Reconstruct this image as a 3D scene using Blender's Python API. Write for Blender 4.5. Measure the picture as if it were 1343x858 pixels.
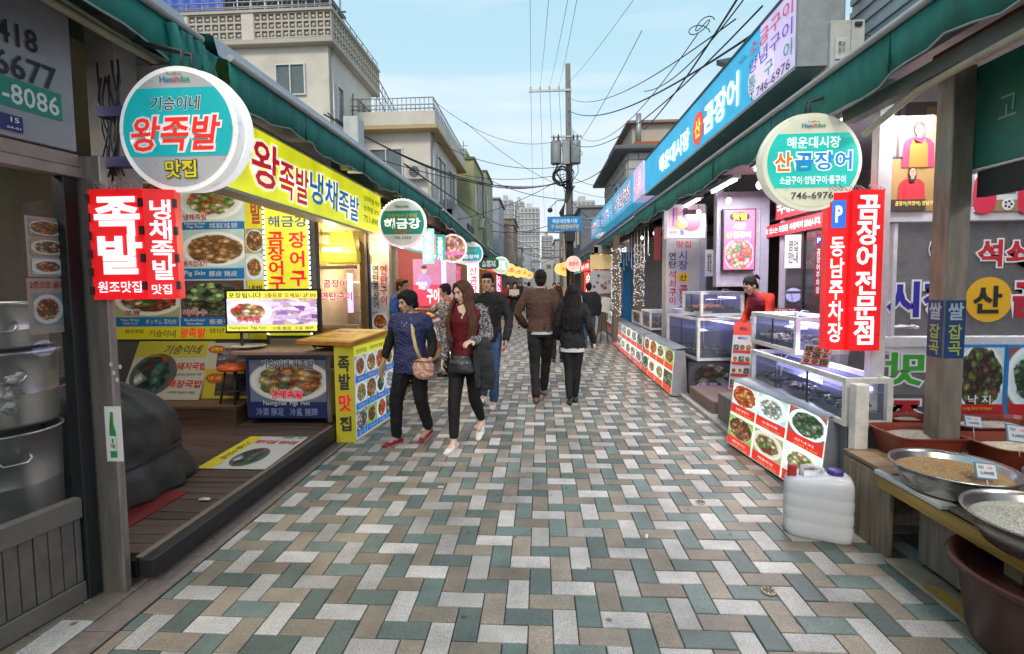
import bpy, bmesh, math, random
from mathutils import Vector, Matrix, noise
random.seed(7)
for _o in list(bpy.data.objects): bpy.data.objects.remove(_o)
SC = bpy.context.scene
COL = SC.collection
PI = math.pi
# ------------------------------------------------------------------ camera
camd = bpy.data.cameras.new('camera'); cam = bpy.data.objects.new('camera', camd); COL.objects.link(cam); SC.camera = cam
EYE = 1.5556
camd.sensor_width = 36.0; camd.lens = 632.2/1343*36; camd.shift_y = -17/1343.0
camd.clip_start = .05; camd.clip_end = 2000
yaw, pit, rol = .057, .0613, .010
cam.matrix_world = (Matrix.Translation((0,0,EYE)) @ Matrix.Rotation(yaw,4,'Z') @ Matrix.Rotation(PI/2-pit,4,'X') @ Matrix.Rotation(-rol,4,'Z'))
# ------------------------------------------------------------------ sky, sun, exposure
SUN_EL, SUN_AZ = math.radians(42), math.radians(188)       # soft evening light from behind the viewer
W = bpy.data.worlds.new('World'); SC.world = W; W.use_nodes = True
nt = W.node_tree; nt.nodes.clear()
def wn(t): return nt.nodes.new(t)
sky = wn('ShaderNodeTexSky'); sky.sky_type = 'NISHITA'; sky.sun_disc = False
sky.sun_elevation = SUN_EL; sky.sun_rotation = SUN_AZ; sky.air_density = 1.1; sky.dust_density = 2.2; sky.ozone_density = 1.4
geo = wn('ShaderNodeNewGeometry'); sep = wn('ShaderNodeSeparateXYZ'); tc = wn('ShaderNodeTexCoord')
nt.links.new(tc.outputs['Generated'], sep.inputs[0])
ramp = wn('ShaderNodeValToRGB'); nt.links.new(sep.outputs[2], ramp.inputs[0])
cr = ramp.color_ramp; cr.elements[0].position = 0; cr.elements[0].color = (7.0,6.7,6.9,1)
cr.elements[1].position = 1; cr.elements[1].color = (2.8,4.9,6.3,1)
for p,c in ((.10,(6.7,6.7,7.0,1)),(.22,(5.4,6.6,7.3,1)),(.42,(4.0,6.1,7.0,1))):
    e = cr.elements.new(p); e.color = c
mp = wn('ShaderNodeMapping'); mp.inputs['Scale'].default_value = (1.2,1.2,9); nt.links.new(tc.outputs['Generated'], mp.inputs[0])
cn = wn('ShaderNodeTexNoise'); cn.inputs['Scale'].default_value = 1.6; cn.inputs['Detail'].default_value = 5; nt.links.new(mp.outputs[0], cn.inputs[0])
cmr = wn('ShaderNodeMapRange'); cmr.inputs[1].default_value = .48; cmr.inputs[2].default_value = .72; cmr.inputs[3].default_value = 0; cmr.inputs[4].default_value = .55
nt.links.new(cn.outputs[0], cmr.inputs[0])
mix1 = wn('ShaderNodeMixRGB'); mix1.inputs[0].default_value = .85; nt.links.new(sky.outputs[0], mix1.inputs[1]); nt.links.new(ramp.outputs[0], mix1.inputs[2])
mix2 = wn('ShaderNodeMixRGB'); mix2.inputs[2].default_value = (7.2,7.3,7.9,1)
nt.links.new(cmr.outputs[0], mix2.inputs[0]); nt.links.new(mix1.outputs[0], mix2.inputs[1])
bgn = wn('ShaderNodeBackground'); bgn.inputs[1].default_value = .108; nt.links.new(mix2.outputs[0], bgn.inputs[0])
won = wn('ShaderNodeOutputWorld'); nt.links.new(bgn.outputs[0], won.inputs[0])
sund = bpy.data.lights.new('sun','SUN'); sund.energy = 1.45; sund.angle = math.radians(14); sund.color = (1,.86,.70)
sun = bpy.data.objects.new('sun', sund); COL.objects.link(sun)
# nishita: rotation 0 = +Y, clockwise seen from above
sd = Vector((math.sin(SUN_AZ)*math.cos(SUN_EL), math.cos(SUN_AZ)*math.cos(SUN_EL), math.sin(SUN_EL)))
sun.rotation_euler = sd.to_track_quat('Z','Y').to_euler(); sun.location = sd*30
SC.view_settings.view_transform = 'Standard'; SC.view_settings.look = 'None'; SC.view_settings.gamma = 1
SC.view_settings.exposure = 0.45
SC.cycles.max_bounces = 6; SC.cycles.diffuse_bounces = 3; SC.cycles.glossy_bounces = 3; SC.cycles.transmission_bounces = 5; SC.cycles.transparent_max_bounces = 8
SC.cycles.caustics_reflective = False; SC.cycles.caustics_refractive = False; SC.cycles.sample_clamp_indirect = 4
try: SC.cycles.use_denoising = True
except Exception: pass

# ------------------------------------------------------------------ photo pixel -> world, and back (used to read positions off the photograph)
def ray(px, py):
    a=(px-671.5)/632.2; b=-(py-412)/632.2; r=-.01
    c,s=math.cos(r),math.sin(r); x=c*a-s*b; u=s*a+c*b
    c,s=math.cos(pit),math.sin(pit); y=c+s*u; z=-s+c*u
    c,s=math.cos(yaw),math.sin(yaw); return Vector((c*x-s*y, s*x+c*y, z))
def atY(px,py,y): r=ray(px,py); return Vector((0,0,EYE))+r*(y/r.y)
def atX(px,py,x): r=ray(px,py); return Vector((0,0,EYE))+r*(x/r.x)
def atZ(px,py,z=0): r=ray(px,py); return Vector((0,0,EYE))+r*((z-EYE)/r.z)
def pix(p):
    X,Y,Z=p[0],p[1],p[2]-EYE
    a=math.cos(yaw)*X+math.sin(yaw)*Y; b=-math.sin(yaw)*X+math.cos(yaw)*Y
    d=math.cos(pit)*b-math.sin(pit)*Z; u=math.sin(pit)*b+math.cos(pit)*Z; r=-.01
    aa=math.cos(r)*a+math.sin(r)*u; bb=-math.sin(r)*a+math.cos(r)*u
    return 671.5+632.2*aa/d, 412-632.2*bb/d, d

# ------------------------------------------------------------------ materials
MC = {}
def _new(name):
    m = bpy.data.materials.new(name); m.use_nodes = True
    n = m.node_tree; b = n.nodes['Principled BSDF']; return m, n, b
def mat(name, col, rough=.6, metal=0, emit=0, ecol=None, var=.12, nscale=12, bump=0, bscale=60, spec=None, coat=0, dirt=0, aniso=None):
    """base colour with gentle noise, bump, optional dirt patches"""
    if name in MC: return MC[name]
    m, n, b = _new(name); L = n.links
    c = (*col, 1)
    b.inputs['Roughness'].default_value = rough; b.inputs['Metallic'].default_value = metal
    if spec is not None: b.inputs['Specular IOR Level'].default_value = spec
    if coat: b.inputs['Coat Weight'].default_value = coat
    tcn = n.nodes.new('ShaderNodeTexCoord')
    src = tcn.outputs['Object']
    if aniso:
        mpn = n.nodes.new('ShaderNodeMapping'); mpn.inputs['Scale'].default_value = aniso; L.new(src, mpn.inputs[0]); src = mpn.outputs[0]
    if var or dirt:
        t = n.nodes.new('ShaderNodeTexNoise'); t.inputs['Scale'].default_value = nscale; t.inputs['Detail'].default_value = 5; t.inputs['Roughness'].default_value = .65
        L.new(src, t.inputs[0])
        r = n.nodes.new('ShaderNodeMapRange'); r.inputs[1].default_value = .3; r.inputs[2].default_value = .7
        r.inputs[3].default_value = 1-var; r.inputs[4].default_value = 1+var; L.new(t.outputs[0], r.inputs[0])
        v = n.nodes.new('ShaderNodeVectorMath'); v.operation = 'SCALE'; v.inputs[0].default_value = col; L.new(r.outputs[0], v.inputs['Scale'])
        out = v.outputs[0]
        if dirt:
            t2 = n.nodes.new('ShaderNodeTexNoise'); t2.inputs['Scale'].default_value = nscale*.35; t2.inputs['Detail'].default_value = 8; t2.inputs['Roughness'].default_value=.7
            L.new(src, t2.inputs[0])
            r2 = n.nodes.new('ShaderNodeMapRange'); r2.inputs[1].default_value=.48; r2.inputs[2].default_value=.68; r2.inputs[3].default_value=0; r2.inputs[4].default_value=dirt; L.new(t2.outputs[0], r2.inputs[0])
            mx = n.nodes.new('ShaderNodeMixRGB'); mx.inputs[2].default_value = (.07,.055,.045,1); L.new(r2.outputs[0], mx.inputs[0]); L.new(out, mx.inputs[1]); out = mx.outputs[0]
            rr = n.nodes.new('ShaderNodeMapRange'); rr.inputs[3].default_value=rough; rr.inputs[4].default_value=min(1,rough+.3); L.new(r2.outputs[0], rr.inputs[0]); L.new(rr.outputs[0], b.inputs['Roughness'])
        L.new(out, b.inputs['Base Color'])
    else: b.inputs['Base Color'].default_value = c
    if emit:
        b.inputs['Emission Color'].default_value = (*(ecol or col),1); b.inputs['Emission Strength'].default_value = emit
    if bump:
        t3 = n.nodes.new('ShaderNodeTexNoise'); t3.inputs['Scale'].default_value = bscale; t3.inputs['Detail'].default_value = 4; L.new(src, t3.inputs[0])
        bp = n.nodes.new('ShaderNodeBump'); bp.inputs['Strength'].default_value = bump; bp.inputs['Distance'].default_value=.01; L.new(t3.outputs[0], bp.inputs['Height']); L.new(bp.outputs[0], b.inputs['Normal'])
    MC[name] = m; return m
def ink(name, col, emit=0):
    """flat printed ink / lit lettering"""
    return mat('ink_'+name, col, .5, 0, emit, None, 0)
def wood(name, c1, c2, ax=0, scale=3, rough=.55):
    if name in MC: return MC[name]
    m, n, b = _new(name); L = n.links
    tcn = n.nodes.new('ShaderNodeTexCoord'); mpn = n.nodes.new('ShaderNodeMapping')
    sc = [14*scale]*3; sc[ax] = scale; mpn.inputs['Scale'].default_value = sc; L.new(tcn.outputs['Object'], mpn.inputs[0])
    t = n.nodes.new('ShaderNodeTexNoise'); t.inputs['Scale'].default_value = 1; t.inputs['Detail'].default_value = 6; t.inputs['Distortion'].default_value=.6; L.new(mpn.outputs[0], t.inputs[0])
    oi = n.nodes.new('ShaderNodeObjectInfo')
    r = n.nodes.new('ShaderNodeValToRGB'); r.color_ramp.elements[0].position=.32; r.color_ramp.elements[0].color=(*c1,1); r.color_ramp.elements[1].position=.7; r.color_ramp.elements[1].color=(*c2,1)
    L.new(t.outputs[0], r.inputs[0])
    mr = n.nodes.new('ShaderNodeMapRange'); mr.inputs[3].default_value=.75; mr.inputs[4].default_value=1.2; L.new(oi.outputs['Random'], mr.inputs[0])
    v = n.nodes.new('ShaderNodeVectorMath'); v.operation='SCALE'; L.new(r.outputs[0], v.inputs[0]); L.new(mr.outputs[0], v.inputs['Scale']); L.new(v.outputs[0], b.inputs['Base Color'])
    bp = n.nodes.new('ShaderNodeBump'); bp.inputs['Strength'].default_value=.35; bp.inputs['Distance'].default_value=.004; L.new(t.outputs[0], bp.inputs['Height']); L.new(bp.outputs[0], b.inputs['Normal'])
    b.inputs['Roughness'].default_value = rough; MC[name]=m; return m
def paver(name, c):
    m, n, b = _new(name); L = n.links
    tcn = n.nodes.new('ShaderNodeTexCoord'); g = n.nodes.new('ShaderNodeNewGeometry'); oi = n.nodes.new('ShaderNodeObjectInfo')
    t = n.nodes.new('ShaderNodeTexNoise'); t.inputs['Scale'].default_value=170; t.inputs['Detail'].default_value=3; L.new(g.outputs['Position'], t.inputs[0])
    vo = n.nodes.new('ShaderNodeTexVoronoi'); vo.inputs['Scale'].default_value=95; L.new(g.outputs['Position'], vo.inputs[0])
    r = n.nodes.new('ShaderNodeMapRange'); r.inputs[1].default_value=.3; r.inputs[2].default_value=.7; r.inputs[3].default_value=.62; r.inputs[4].default_value=1.3; L.new(t.outputs[0], r.inputs[0])
    ad = n.nodes.new('ShaderNodeMath'); ad.operation='ADD'; L.new(oi.outputs['Random'], ad.inputs[0]); L.new(g.outputs['Random Per Island'], ad.inputs[1])
    fr = n.nodes.new('ShaderNodeMath'); fr.operation='FRACT'; L.new(ad.outputs[0], fr.inputs[0])
    mr = n.nodes.new('ShaderNodeMapRange'); mr.inputs[3].default_value=.70; mr.inputs[4].default_value=1.2; L.new(fr.outputs[0], mr.inputs[0])
    mu = n.nodes.new('ShaderNodeMath'); mu.operation='MULTIPLY'; L.new(r.outputs[0], mu.inputs[0]); L.new(mr.outputs[0], mu.inputs[1])
    big = n.nodes.new('ShaderNodeTexNoise'); big.inputs['Scale'].default_value=2.3; big.inputs['Detail'].default_value=7; big.inputs['Roughness'].default_value=.7; L.new(g.outputs['Position'], big.inputs[0])
    r3 = n.nodes.new('ShaderNodeMapRange'); r3.inputs[1].default_value=.32; r3.inputs[2].default_value=.62; r3.inputs[3].default_value=.58; r3.inputs[4].default_value=1.06; L.new(big.outputs[0], r3.inputs[0])
    mu2 = n.nodes.new('ShaderNodeMath'); mu2.operation='MULTIPLY'; L.new(mu.outputs[0], mu2.inputs[0]); L.new(r3.outputs[0], mu2.inputs[1])
    v = n.nodes.new('ShaderNodeVectorMath'); v.operation='SCALE'; v.inputs[0].default_value=c; L.new(mu2.outputs[0], v.inputs['Scale'])
    sp = n.nodes.new('ShaderNodeMapRange'); sp.inputs[1].default_value=.12; sp.inputs[2].default_value=.2; sp.inputs[3].default_value=.55; sp.inputs[4].default_value=0; L.new(vo.outputs['Distance'], sp.inputs[0])
    mx = n.nodes.new('ShaderNodeMixRGB'); mx.inputs[2].default_value=(.10,.09,.08,1); L.new(sp.outputs[0], mx.inputs[0]); L.new(v.outputs[0], mx.inputs[1])
    # dark gum spots and stains
    g2 = n.nodes.new('ShaderNodeTexVoronoi'); g2.inputs['Scale'].default_value=4.3; g2.inputs['Randomness'].default_value=1; L.new(g.outputs['Position'], g2.inputs[0])
    s2 = n.nodes.new('ShaderNodeMapRange'); s2.inputs[1].default_value=.045; s2.inputs[2].default_value=.08; s2.inputs[3].default_value=.75; s2.inputs[4].default_value=0; L.new(g2.outputs['Distance'], s2.inputs[0])
    mx2 = n.nodes.new('ShaderNodeMixRGB'); mx2.inputs[2].default_value=(.04,.035,.03,1); L.new(s2.outputs[0], mx2.inputs[0]); L.new(mx.outputs[0], mx2.inputs[1])
    L.new(mx2.outputs[0], b.inputs['Base Color'])
    b.inputs['Roughness'].default_value=.5
    bp = n.nodes.new('ShaderNodeBump'); bp.inputs['Strength'].default_value=.3; bp.inputs['Distance'].default_value=.004; L.new(t.outputs[0], bp.inputs['Height']); L.new(bp.outputs[0], b.inputs['Normal'])
    return m
def glass(name, col=(.8,.85,.85), alpha=.22, rough=.03):
    if name in MC: return MC[name]
    m, n, b = _new(name); L = n.links
    b.inputs['Base Color'].default_value=(*col,1); b.inputs['Roughness'].default_value=rough; b.inputs['Alpha'].default_value=alpha
    b.inputs['Specular IOR Level'].default_value=.8
    MC[name]=m; return m
FP = {}
def food(kind, bg, plate, pal, emit=0, seed=0, scale=9, sq=1.35, tint=(1,1,1)):
    """printed photograph of a dish: backdrop, plate with rim, heap of coloured morsels (UV 0..1)"""
    key = 'dish_print_%s_%d_%d_%d' % (kind, int(emit*10), seed, int(sum(tint)*10))
    if key in FP: return FP[key]
    m, n, b = _new(key); L = n.links; N = n.nodes.new
    uv = N('ShaderNodeTexCoord'); mp = N('ShaderNodeMapping'); mp.inputs['Location'].default_value=(-.5,-.5+.04*((seed*7)%3-1),seed*3.7); mp.inputs['Scale'].default_value=(1,sq,1)
    mp.vector_type='POINT'
    sb = N('ShaderNodeVectorMath'); sb.operation='SUBTRACT'; sb.inputs[1].default_value=(.5+.03*((seed*5)%3-1),.5,0); L.new(uv.outputs['UV'], sb.inputs[0])
    ms = N('ShaderNodeVectorMath'); ms.operation='MULTIPLY'; ms.inputs[1].default_value=(.86,.86*sq/1.35*1.15,0); L.new(sb.outputs[0], ms.inputs[0])
    ln = N('ShaderNodeVectorMath'); ln.operation='LENGTH'; L.new(ms.outputs[0], ln.inputs[0])
    off = N('ShaderNodeVectorMath'); off.operation='ADD'; off.inputs[1].default_value=(seed*1.37,seed*2.11,0); L.new(ms.outputs[0], off.inputs[0])
    nz = N('ShaderNodeTexNoise'); nz.inputs['Scale'].default_value=6; nz.inputs['Detail'].default_value=4; L.new(off.outputs[0], nz.inputs[0])
    vo = N('ShaderNodeTexVoronoi'); vo.inputs['Scale'].default_value=scale; L.new(off.outputs[0], vo.inputs[0])
    vo2 = N('ShaderNodeTexVoronoi'); vo2.inputs['Scale'].default_value=scale*2.3; L.new(off.outputs[0], vo2.inputs[0])
    sc = N('ShaderNodeSeparateColor'); L.new(vo.outputs['Color'], sc.inputs[0])
    cr = N('ShaderNodeValToRGB'); cr.color_ramp.interpolation='CONSTANT'; els=cr.color_ramp.elements
    els[0].color=(*pal[0],1); els[0].position=0; els[1].color=(*pal[1],1); els[1].position=1/len(pal)
    for i,c in enumerate(pal[2:]): e=els.new((i+2)/len(pal)); e.color=(*c,1)
    L.new(sc.outputs[0], cr.inputs[0])
    dk = N('ShaderNodeMapRange'); dk.inputs[1].default_value=.1; dk.inputs[2].default_value=.55; dk.inputs[3].default_value=1.35; dk.inputs[4].default_value=.35; L.new(vo.outputs['Distance'], dk.inputs[0])
    dk2 = N('ShaderNodeMapRange'); dk2.inputs[1].default_value=.1; dk2.inputs[2].default_value=.6; dk2.inputs[3].default_value=1.25; dk2.inputs[4].default_value=.65; L.new(vo2.outputs['Distance'], dk2.inputs[0])
    mm = N('ShaderNodeMath'); mm.operation='MULTIPLY'; L.new(dk.outputs[0], mm.inputs[0]); L.new(dk2.outputs[0], mm.inputs[1])
    fd = N('ShaderNodeVectorMath'); fd.operation='SCALE'; L.new(cr.outputs[0], fd.inputs[0]); L.new(mm.outputs[0], fd.inputs['Scale'])
    # masks
    wob = N('ShaderNodeMath'); wob.operation='MULTIPLY_ADD'; wob.inputs[1].default_value=.16; L.new(nz.outputs[0], wob.inputs[0]); L.new(ln.outputs['Value'], wob.inputs[2])
    fm = N('ShaderNodeMapRange'); fm.inputs[1].default_value=.39+.045*(seed%3); fm.inputs[2].default_value=.41+.045*(seed%3); fm.inputs[3].default_value=1; fm.inputs[4].default_value=0; L.new(wob.outputs[0], fm.inputs[0])
    pm = N('ShaderNodeMapRange'); pm.inputs[1].default_value=.455; pm.inputs[2].default_value=.465; pm.inputs[3].default_value=1; pm.inputs[4].default_value=0; L.new(ln.outputs['Value'], pm.inputs[0])
    rm = N('ShaderNodeValToRGB'); rm.color_ramp.elements[0].position=.36; rm.color_ramp.elements[0].color=(*[x*.8 for x in plate],1); rm.color_ramp.elements[1].position=.46; rm.color_ramp.elements[1].color=(*[x*.75 for x in plate],1)
    e=rm.color_ramp.elements.new(.42); e.color=(*plate,1); L.new(ln.outputs['Value'], rm.inputs[0])
    bgm = N('ShaderNodeMapRange'); bgm.inputs[3].default_value=.65; bgm.inputs[4].default_value=1.25; L.new(nz.outputs[0], bgm.inputs[0])
    bgv = N('ShaderNodeVectorMath'); bgv.operation='SCALE'; bgv.inputs[0].default_value=bg; L.new(bgm.outputs[0], bgv.inputs['Scale'])
    x1 = N('ShaderNodeMixRGB'); L.new(pm.outputs[0], x1.inputs[0]); L.new(bgv.outputs[0], x1.inputs[1]); L.new(rm.outputs[0], x1.inputs[2])
    x2 = N('ShaderNodeMixRGB'); L.new(fm.outputs[0], x2.inputs[0]); L.new(x1.outputs[0], x2.inputs[1]); L.new(fd.outputs[0], x2.inputs[2])
    x3 = N('ShaderNodeMixRGB'); x3.blend_type='MULTIPLY'; x3.inputs[0].default_value=1; x3.inputs[2].default_value=(*tint,1); L.new(x2.outputs[0], x3.inputs[1])
    L.new(x3.outputs[0], b.inputs['Base Color']); b.inputs['Roughness'].default_value=.45
    if emit: L.new(x3.outputs[0], b.inputs['Emission Color']); b.inputs['Emission Strength'].default_value=emit
    FP[key]=m; return m
# dish palettes
DISH = {
 'trotters': ((.25,.30,.30),(.75,.72,.66),[(.55,.28,.10),(.42,.18,.06),(.68,.40,.16),(.35,.14,.05)]),
 'skin':     ((.45,.62,.62),(.80,.80,.78),[(.50,.24,.08),(.62,.34,.13),(.40,.18,.06),(.70,.45,.2)]),
 'cold':     ((.55,.62,.60),(.80,.80,.75),[(.80,.30,.05),(.25,.45,.10),(.75,.60,.20),(.45,.25,.18),(.80,.12,.05),(.85,.75,.45)]),
 'noodle':   ((.10,.05,.04),(.10,.10,.10),[(.10,.14,.07),(.06,.07,.04),(.42,.60,.22),(.15,.10,.06),(.30,.38,.2)]),
 'cabbage':  ((.35,.35,.15),(.70,.66,.55),[(.45,.08,.03),(.20,.32,.08),(.60,.62,.35),(.30,.10,.05)]),
 'spicy':    ((.55,.66,.68),(.85,.85,.85),[(.75,.15,.04),(.85,.30,.06),(.60,.08,.03),(.80,.45,.15)]),
 'white':    ((.40,.60,.60),(.75,.88,.88),[(.75,.82,.78),(.55,.62,.55),(.85,.88,.85),(.30,.40,.30)]),
 'greens':   ((.30,.08,.06),(.75,.88,.88),[(.06,.16,.06),(.10,.22,.12),(.35,.45,.30),(.04,.09,.04)]),
 'salad':    ((.60,.70,.66),(.85,.88,.85),[(.20,.42,.08),(.65,.60,.12),(.35,.55,.15),(.75,.70,.5),(.7,.2,.08)]),
 'squid':    ((.20,.40,.08),(.35,.55,.15),[(.45,.16,.06),(.30,.10,.04),(.62,.35,.18),(.12,.05,.03)]),
 'broth':    ((.08,.08,.10),(.62,.60,.55),[(.55,.50,.42),(.30,.28,.25),(.70,.68,.62),(.10,.12,.10)]),
 'octopus':  ((.50,.62,.70),(.75,.80,.82),[(.08,.05,.04),(.14,.22,.06),(.10,.05,.04),(.20,.10,.07),(.22,.36,.08)]),
}
def dish(k, emit=0, seed=0, scale=9, sq=1.35, tint=(1,1,1)):
    d = DISH[k]; return food(k, d[0], d[1], d[2], emit, seed, scale, sq, tint)
def picture(name, cols, emit=0, scale=4, seed=0):
    """printed interior photograph too small to read: soft coloured blocks"""
    key='scene_print_'+name
    if key in FP: return FP[key]
    m, n, b = _new(key); L=n.links; N=n.nodes.new
    uv=N('ShaderNodeTexCoord'); mp=N('ShaderNodeMapping'); mp.inputs['Scale'].default_value=(scale*1.0,scale*1.6,1); mp.inputs['Location'].default_value=(seed,seed*2,0); L.new(uv.outputs['UV'],mp.inputs[0])
    vo=N('ShaderNodeTexVoronoi'); vo.distance='CHEBYCHEV'; vo.inputs['Scale'].default_value=1; L.new(mp.outputs[0],vo.inputs[0])
    sc=N('ShaderNodeSeparateColor'); L.new(vo.outputs['Color'],sc.inputs[0])
    cr=N('ShaderNodeValToRGB'); els=cr.color_ramp.elements; els[0].color=(*cols[0],1); els[1].color=(*cols[-1],1)
    for i,c in enumerate(cols[1:-1]): e=els.new((i+1)/(len(cols)-1)); e.color=(*c,1)
    L.new(sc.outputs[0],cr.inputs[0])
    nz=N('ShaderNodeTexNoise'); nz.inputs['Scale'].default_value=14; L.new(uv.outputs['UV'],nz.inputs[0])
    mr=N('ShaderNodeMapRange'); mr.inputs[3].default_value=.4; mr.inputs[4].default_value=1.5; L.new(nz.outputs[0],mr.inputs[0])
    v=N('ShaderNodeVectorMath'); v.operation='SCALE'; L.new(cr.outputs[0],v.inputs[0]); L.new(mr.outputs[0],v.inputs['Scale'])
    L.new(v.outputs[0],b.inputs['Base Color']); b.inputs['Roughness'].default_value=.5
    if emit: L.new(v.outputs[0],b.inputs['Emission Color']); b.inputs['Emission Strength'].default_value=emit
    FP[key]=m; return m

# ------------------------------------------------------------------ objects
def tag(o, label=None, cat=None, group=None, kind=None):
    if label: o['label']=label
    if cat: o['category']=cat
    if group: o['group']=group
    if kind: o['kind']=kind
    return o
def thing(name, label, cat, loc=(0,0,0), group=None, rz=0):
    o = bpy.data.objects.new(name, None); COL.objects.link(o); o.location=loc; o.rotation_euler=(0,0,rz); o.empty_display_size=.1
    return tag(o, label, cat, group)
def adopt(o, parent):
    if parent is not None:
        o.parent = parent
        if parent.type=='EMPTY' and parent.parent is None:
            o.matrix_parent_inverse = (Matrix.Translation(parent.location) @ Matrix.Rotation(parent.rotation_euler.z,4,'Z')).inverted()
    return o
def mk(name, me, mats=None, parent=None, smooth=False):
    if isinstance(me, bmesh.types.BMesh):
        b=me; me=bpy.data.meshes.new(name); b.to_mesh(me); b.free()
    if mats is not None:
        for mm in (mats if isinstance(mats,(list,tuple)) else [mats]): me.materials.append(mm)
    if smooth:
        for p in me.polygons: p.use_smooth=True
        if smooth!=True:
            try: me.set_sharp_from_angle(angle=math.radians(smooth))
            except Exception: pass
    o=bpy.data.objects.new(name, me); COL.objects.link(o); adopt(o,parent); return o
def BM(): return bmesh.new()
def box(bm, x0,y0,z0,x1,y1,z1, bev=0, mi=0, M=None):
    r = bmesh.ops.create_cube(bm, size=1)['verts']
    for v in r: v.co = Vector(((x0+x1)/2+v.co.x*(x1-x0), (y0+y1)/2+v.co.y*(y1-y0), (z0+z1)/2+v.co.z*(z1-z0)))
    fs=set(f for v in r for f in v.link_faces)
    if mi:
        for f in fs: f.material_index=mi
    if bev:
        es=list(set(e for v in r for e in v.link_edges)); q=bmesh.ops.bevel(bm, geom=es, offset=bev, segments=1, affect='EDGES', clamp_overlap=True)
        if mi:
            for f in q['faces']: f.material_index=mi
        r=list(set(v for f in fs if f.is_valid for v in f.verts)|set(q['verts']))
    if M is not None:
        for v in set(r):
            if v.is_valid: v.co=M@v.co
    return bm
def bx(name, d, m, parent=None, bev=0, M=None):
    return mk(name, box(BM(),*d,bev=bev,M=M), m, parent)
def frames(pts):
    pts=[Vector(p) for p in pts]; fr=[]; prev=None
    for i,p in enumerate(pts):
        t=(pts[min(i+1,len(pts)-1)]-pts[max(i-1,0)])
        t = t.normalized() if t.length>1e-9 else Vector((0,0,1))
        if prev is None: a = Vector((0,1,0)) if abs(t.y)<.9 else Vector((1,0,0))
        else: a=prev
        n=(a-t*a.dot(t)).normalized(); prev=n; fr.append((p,t,n,t.cross(n)))
    return fr
def tube(bm, pts, rad, n=8, cap=True, mi=0, flat=None):
    """tapered tube; flat=(fx,fy) squashes the section"""
    if not isinstance(rad,(list,tuple)): rad=[rad]*len(pts)
    fx,fy = flat or (1,1); rings=[]
    for (p,t,a,b),r in zip(frames(pts),rad):
        rings.append([bm.verts.new(p+a*(math.cos(2*PI*k/n)*r*fx)+b*(math.sin(2*PI*k/n)*r*fy)) for k in range(n)])
    for r0,r1 in zip(rings,rings[1:]):
        for k in range(n):
            f=bm.faces.new((r0[k],r0[(k+1)%n],r1[(k+1)%n],r1[k])); f.material_index=mi; f.smooth=True
    if cap:
        f=bm.faces.new(rings[0][::-1]); f.material_index=mi; f=bm.faces.new(rings[-1]); f.material_index=mi
    return bm
def lathe(bm, prof, c=(0,0,0), n=24, mi=0, sx=1, sy=1):
    c=Vector(c); rings=[]
    for r,z in prof:
        rings.append([bm.verts.new(c+Vector((max(r,1e-4)*sx*math.cos(2*PI*k/n), max(r,1e-4)*sy*math.sin(2*PI*k/n), z))) for k in range(n)])
    for r0,r1 in zip(rings,rings[1:]):
        for k in range(n):
            f=bm.faces.new((r0[k],r0[(k+1)%n],r1[(k+1)%n],r1[k])); f.material_index=mi; f.smooth=True
    return bm
def poly(bm, pts, mi=0):
    f=bm.faces.new([bm.verts.new(p) for p in pts]); f.material_index=mi; return f
def ellips(bm, c, r, u=10, v=7, M=None):
    q=bmesh.ops.create_uvsphere(bm, u_segments=u, v_segments=v, radius=1)['verts']
    for w in q:
        w.co=Vector((w.co.x*r[0],w.co.y*r[1],w.co.z*r[2]))
        if M is not None: w.co=M@w.co
        w.co+=Vector(c)
        for f in w.link_faces: f.smooth=True
    return bm
def dup(root, dloc, label=None, group=None, rz=None):
    r=root.copy(); COL.objects.link(r); r.location=Vector(root.location)+Vector(dloc)
    if rz is not None: r.rotation_euler=(0,0,rz)
    if label: r['label']=label
    if group: r['group']=group
    for ch in list(root.children):
        c=ch.copy(); COL.objects.link(c); c.parent=r; c.matrix_parent_inverse=ch.matrix_parent_inverse.copy()
        for g in ch.children:
            d=g.copy(); COL.objects.link(d); d.parent=c; d.matrix_parent_inverse=g.matrix_parent_inverse.copy()
    return r
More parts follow.
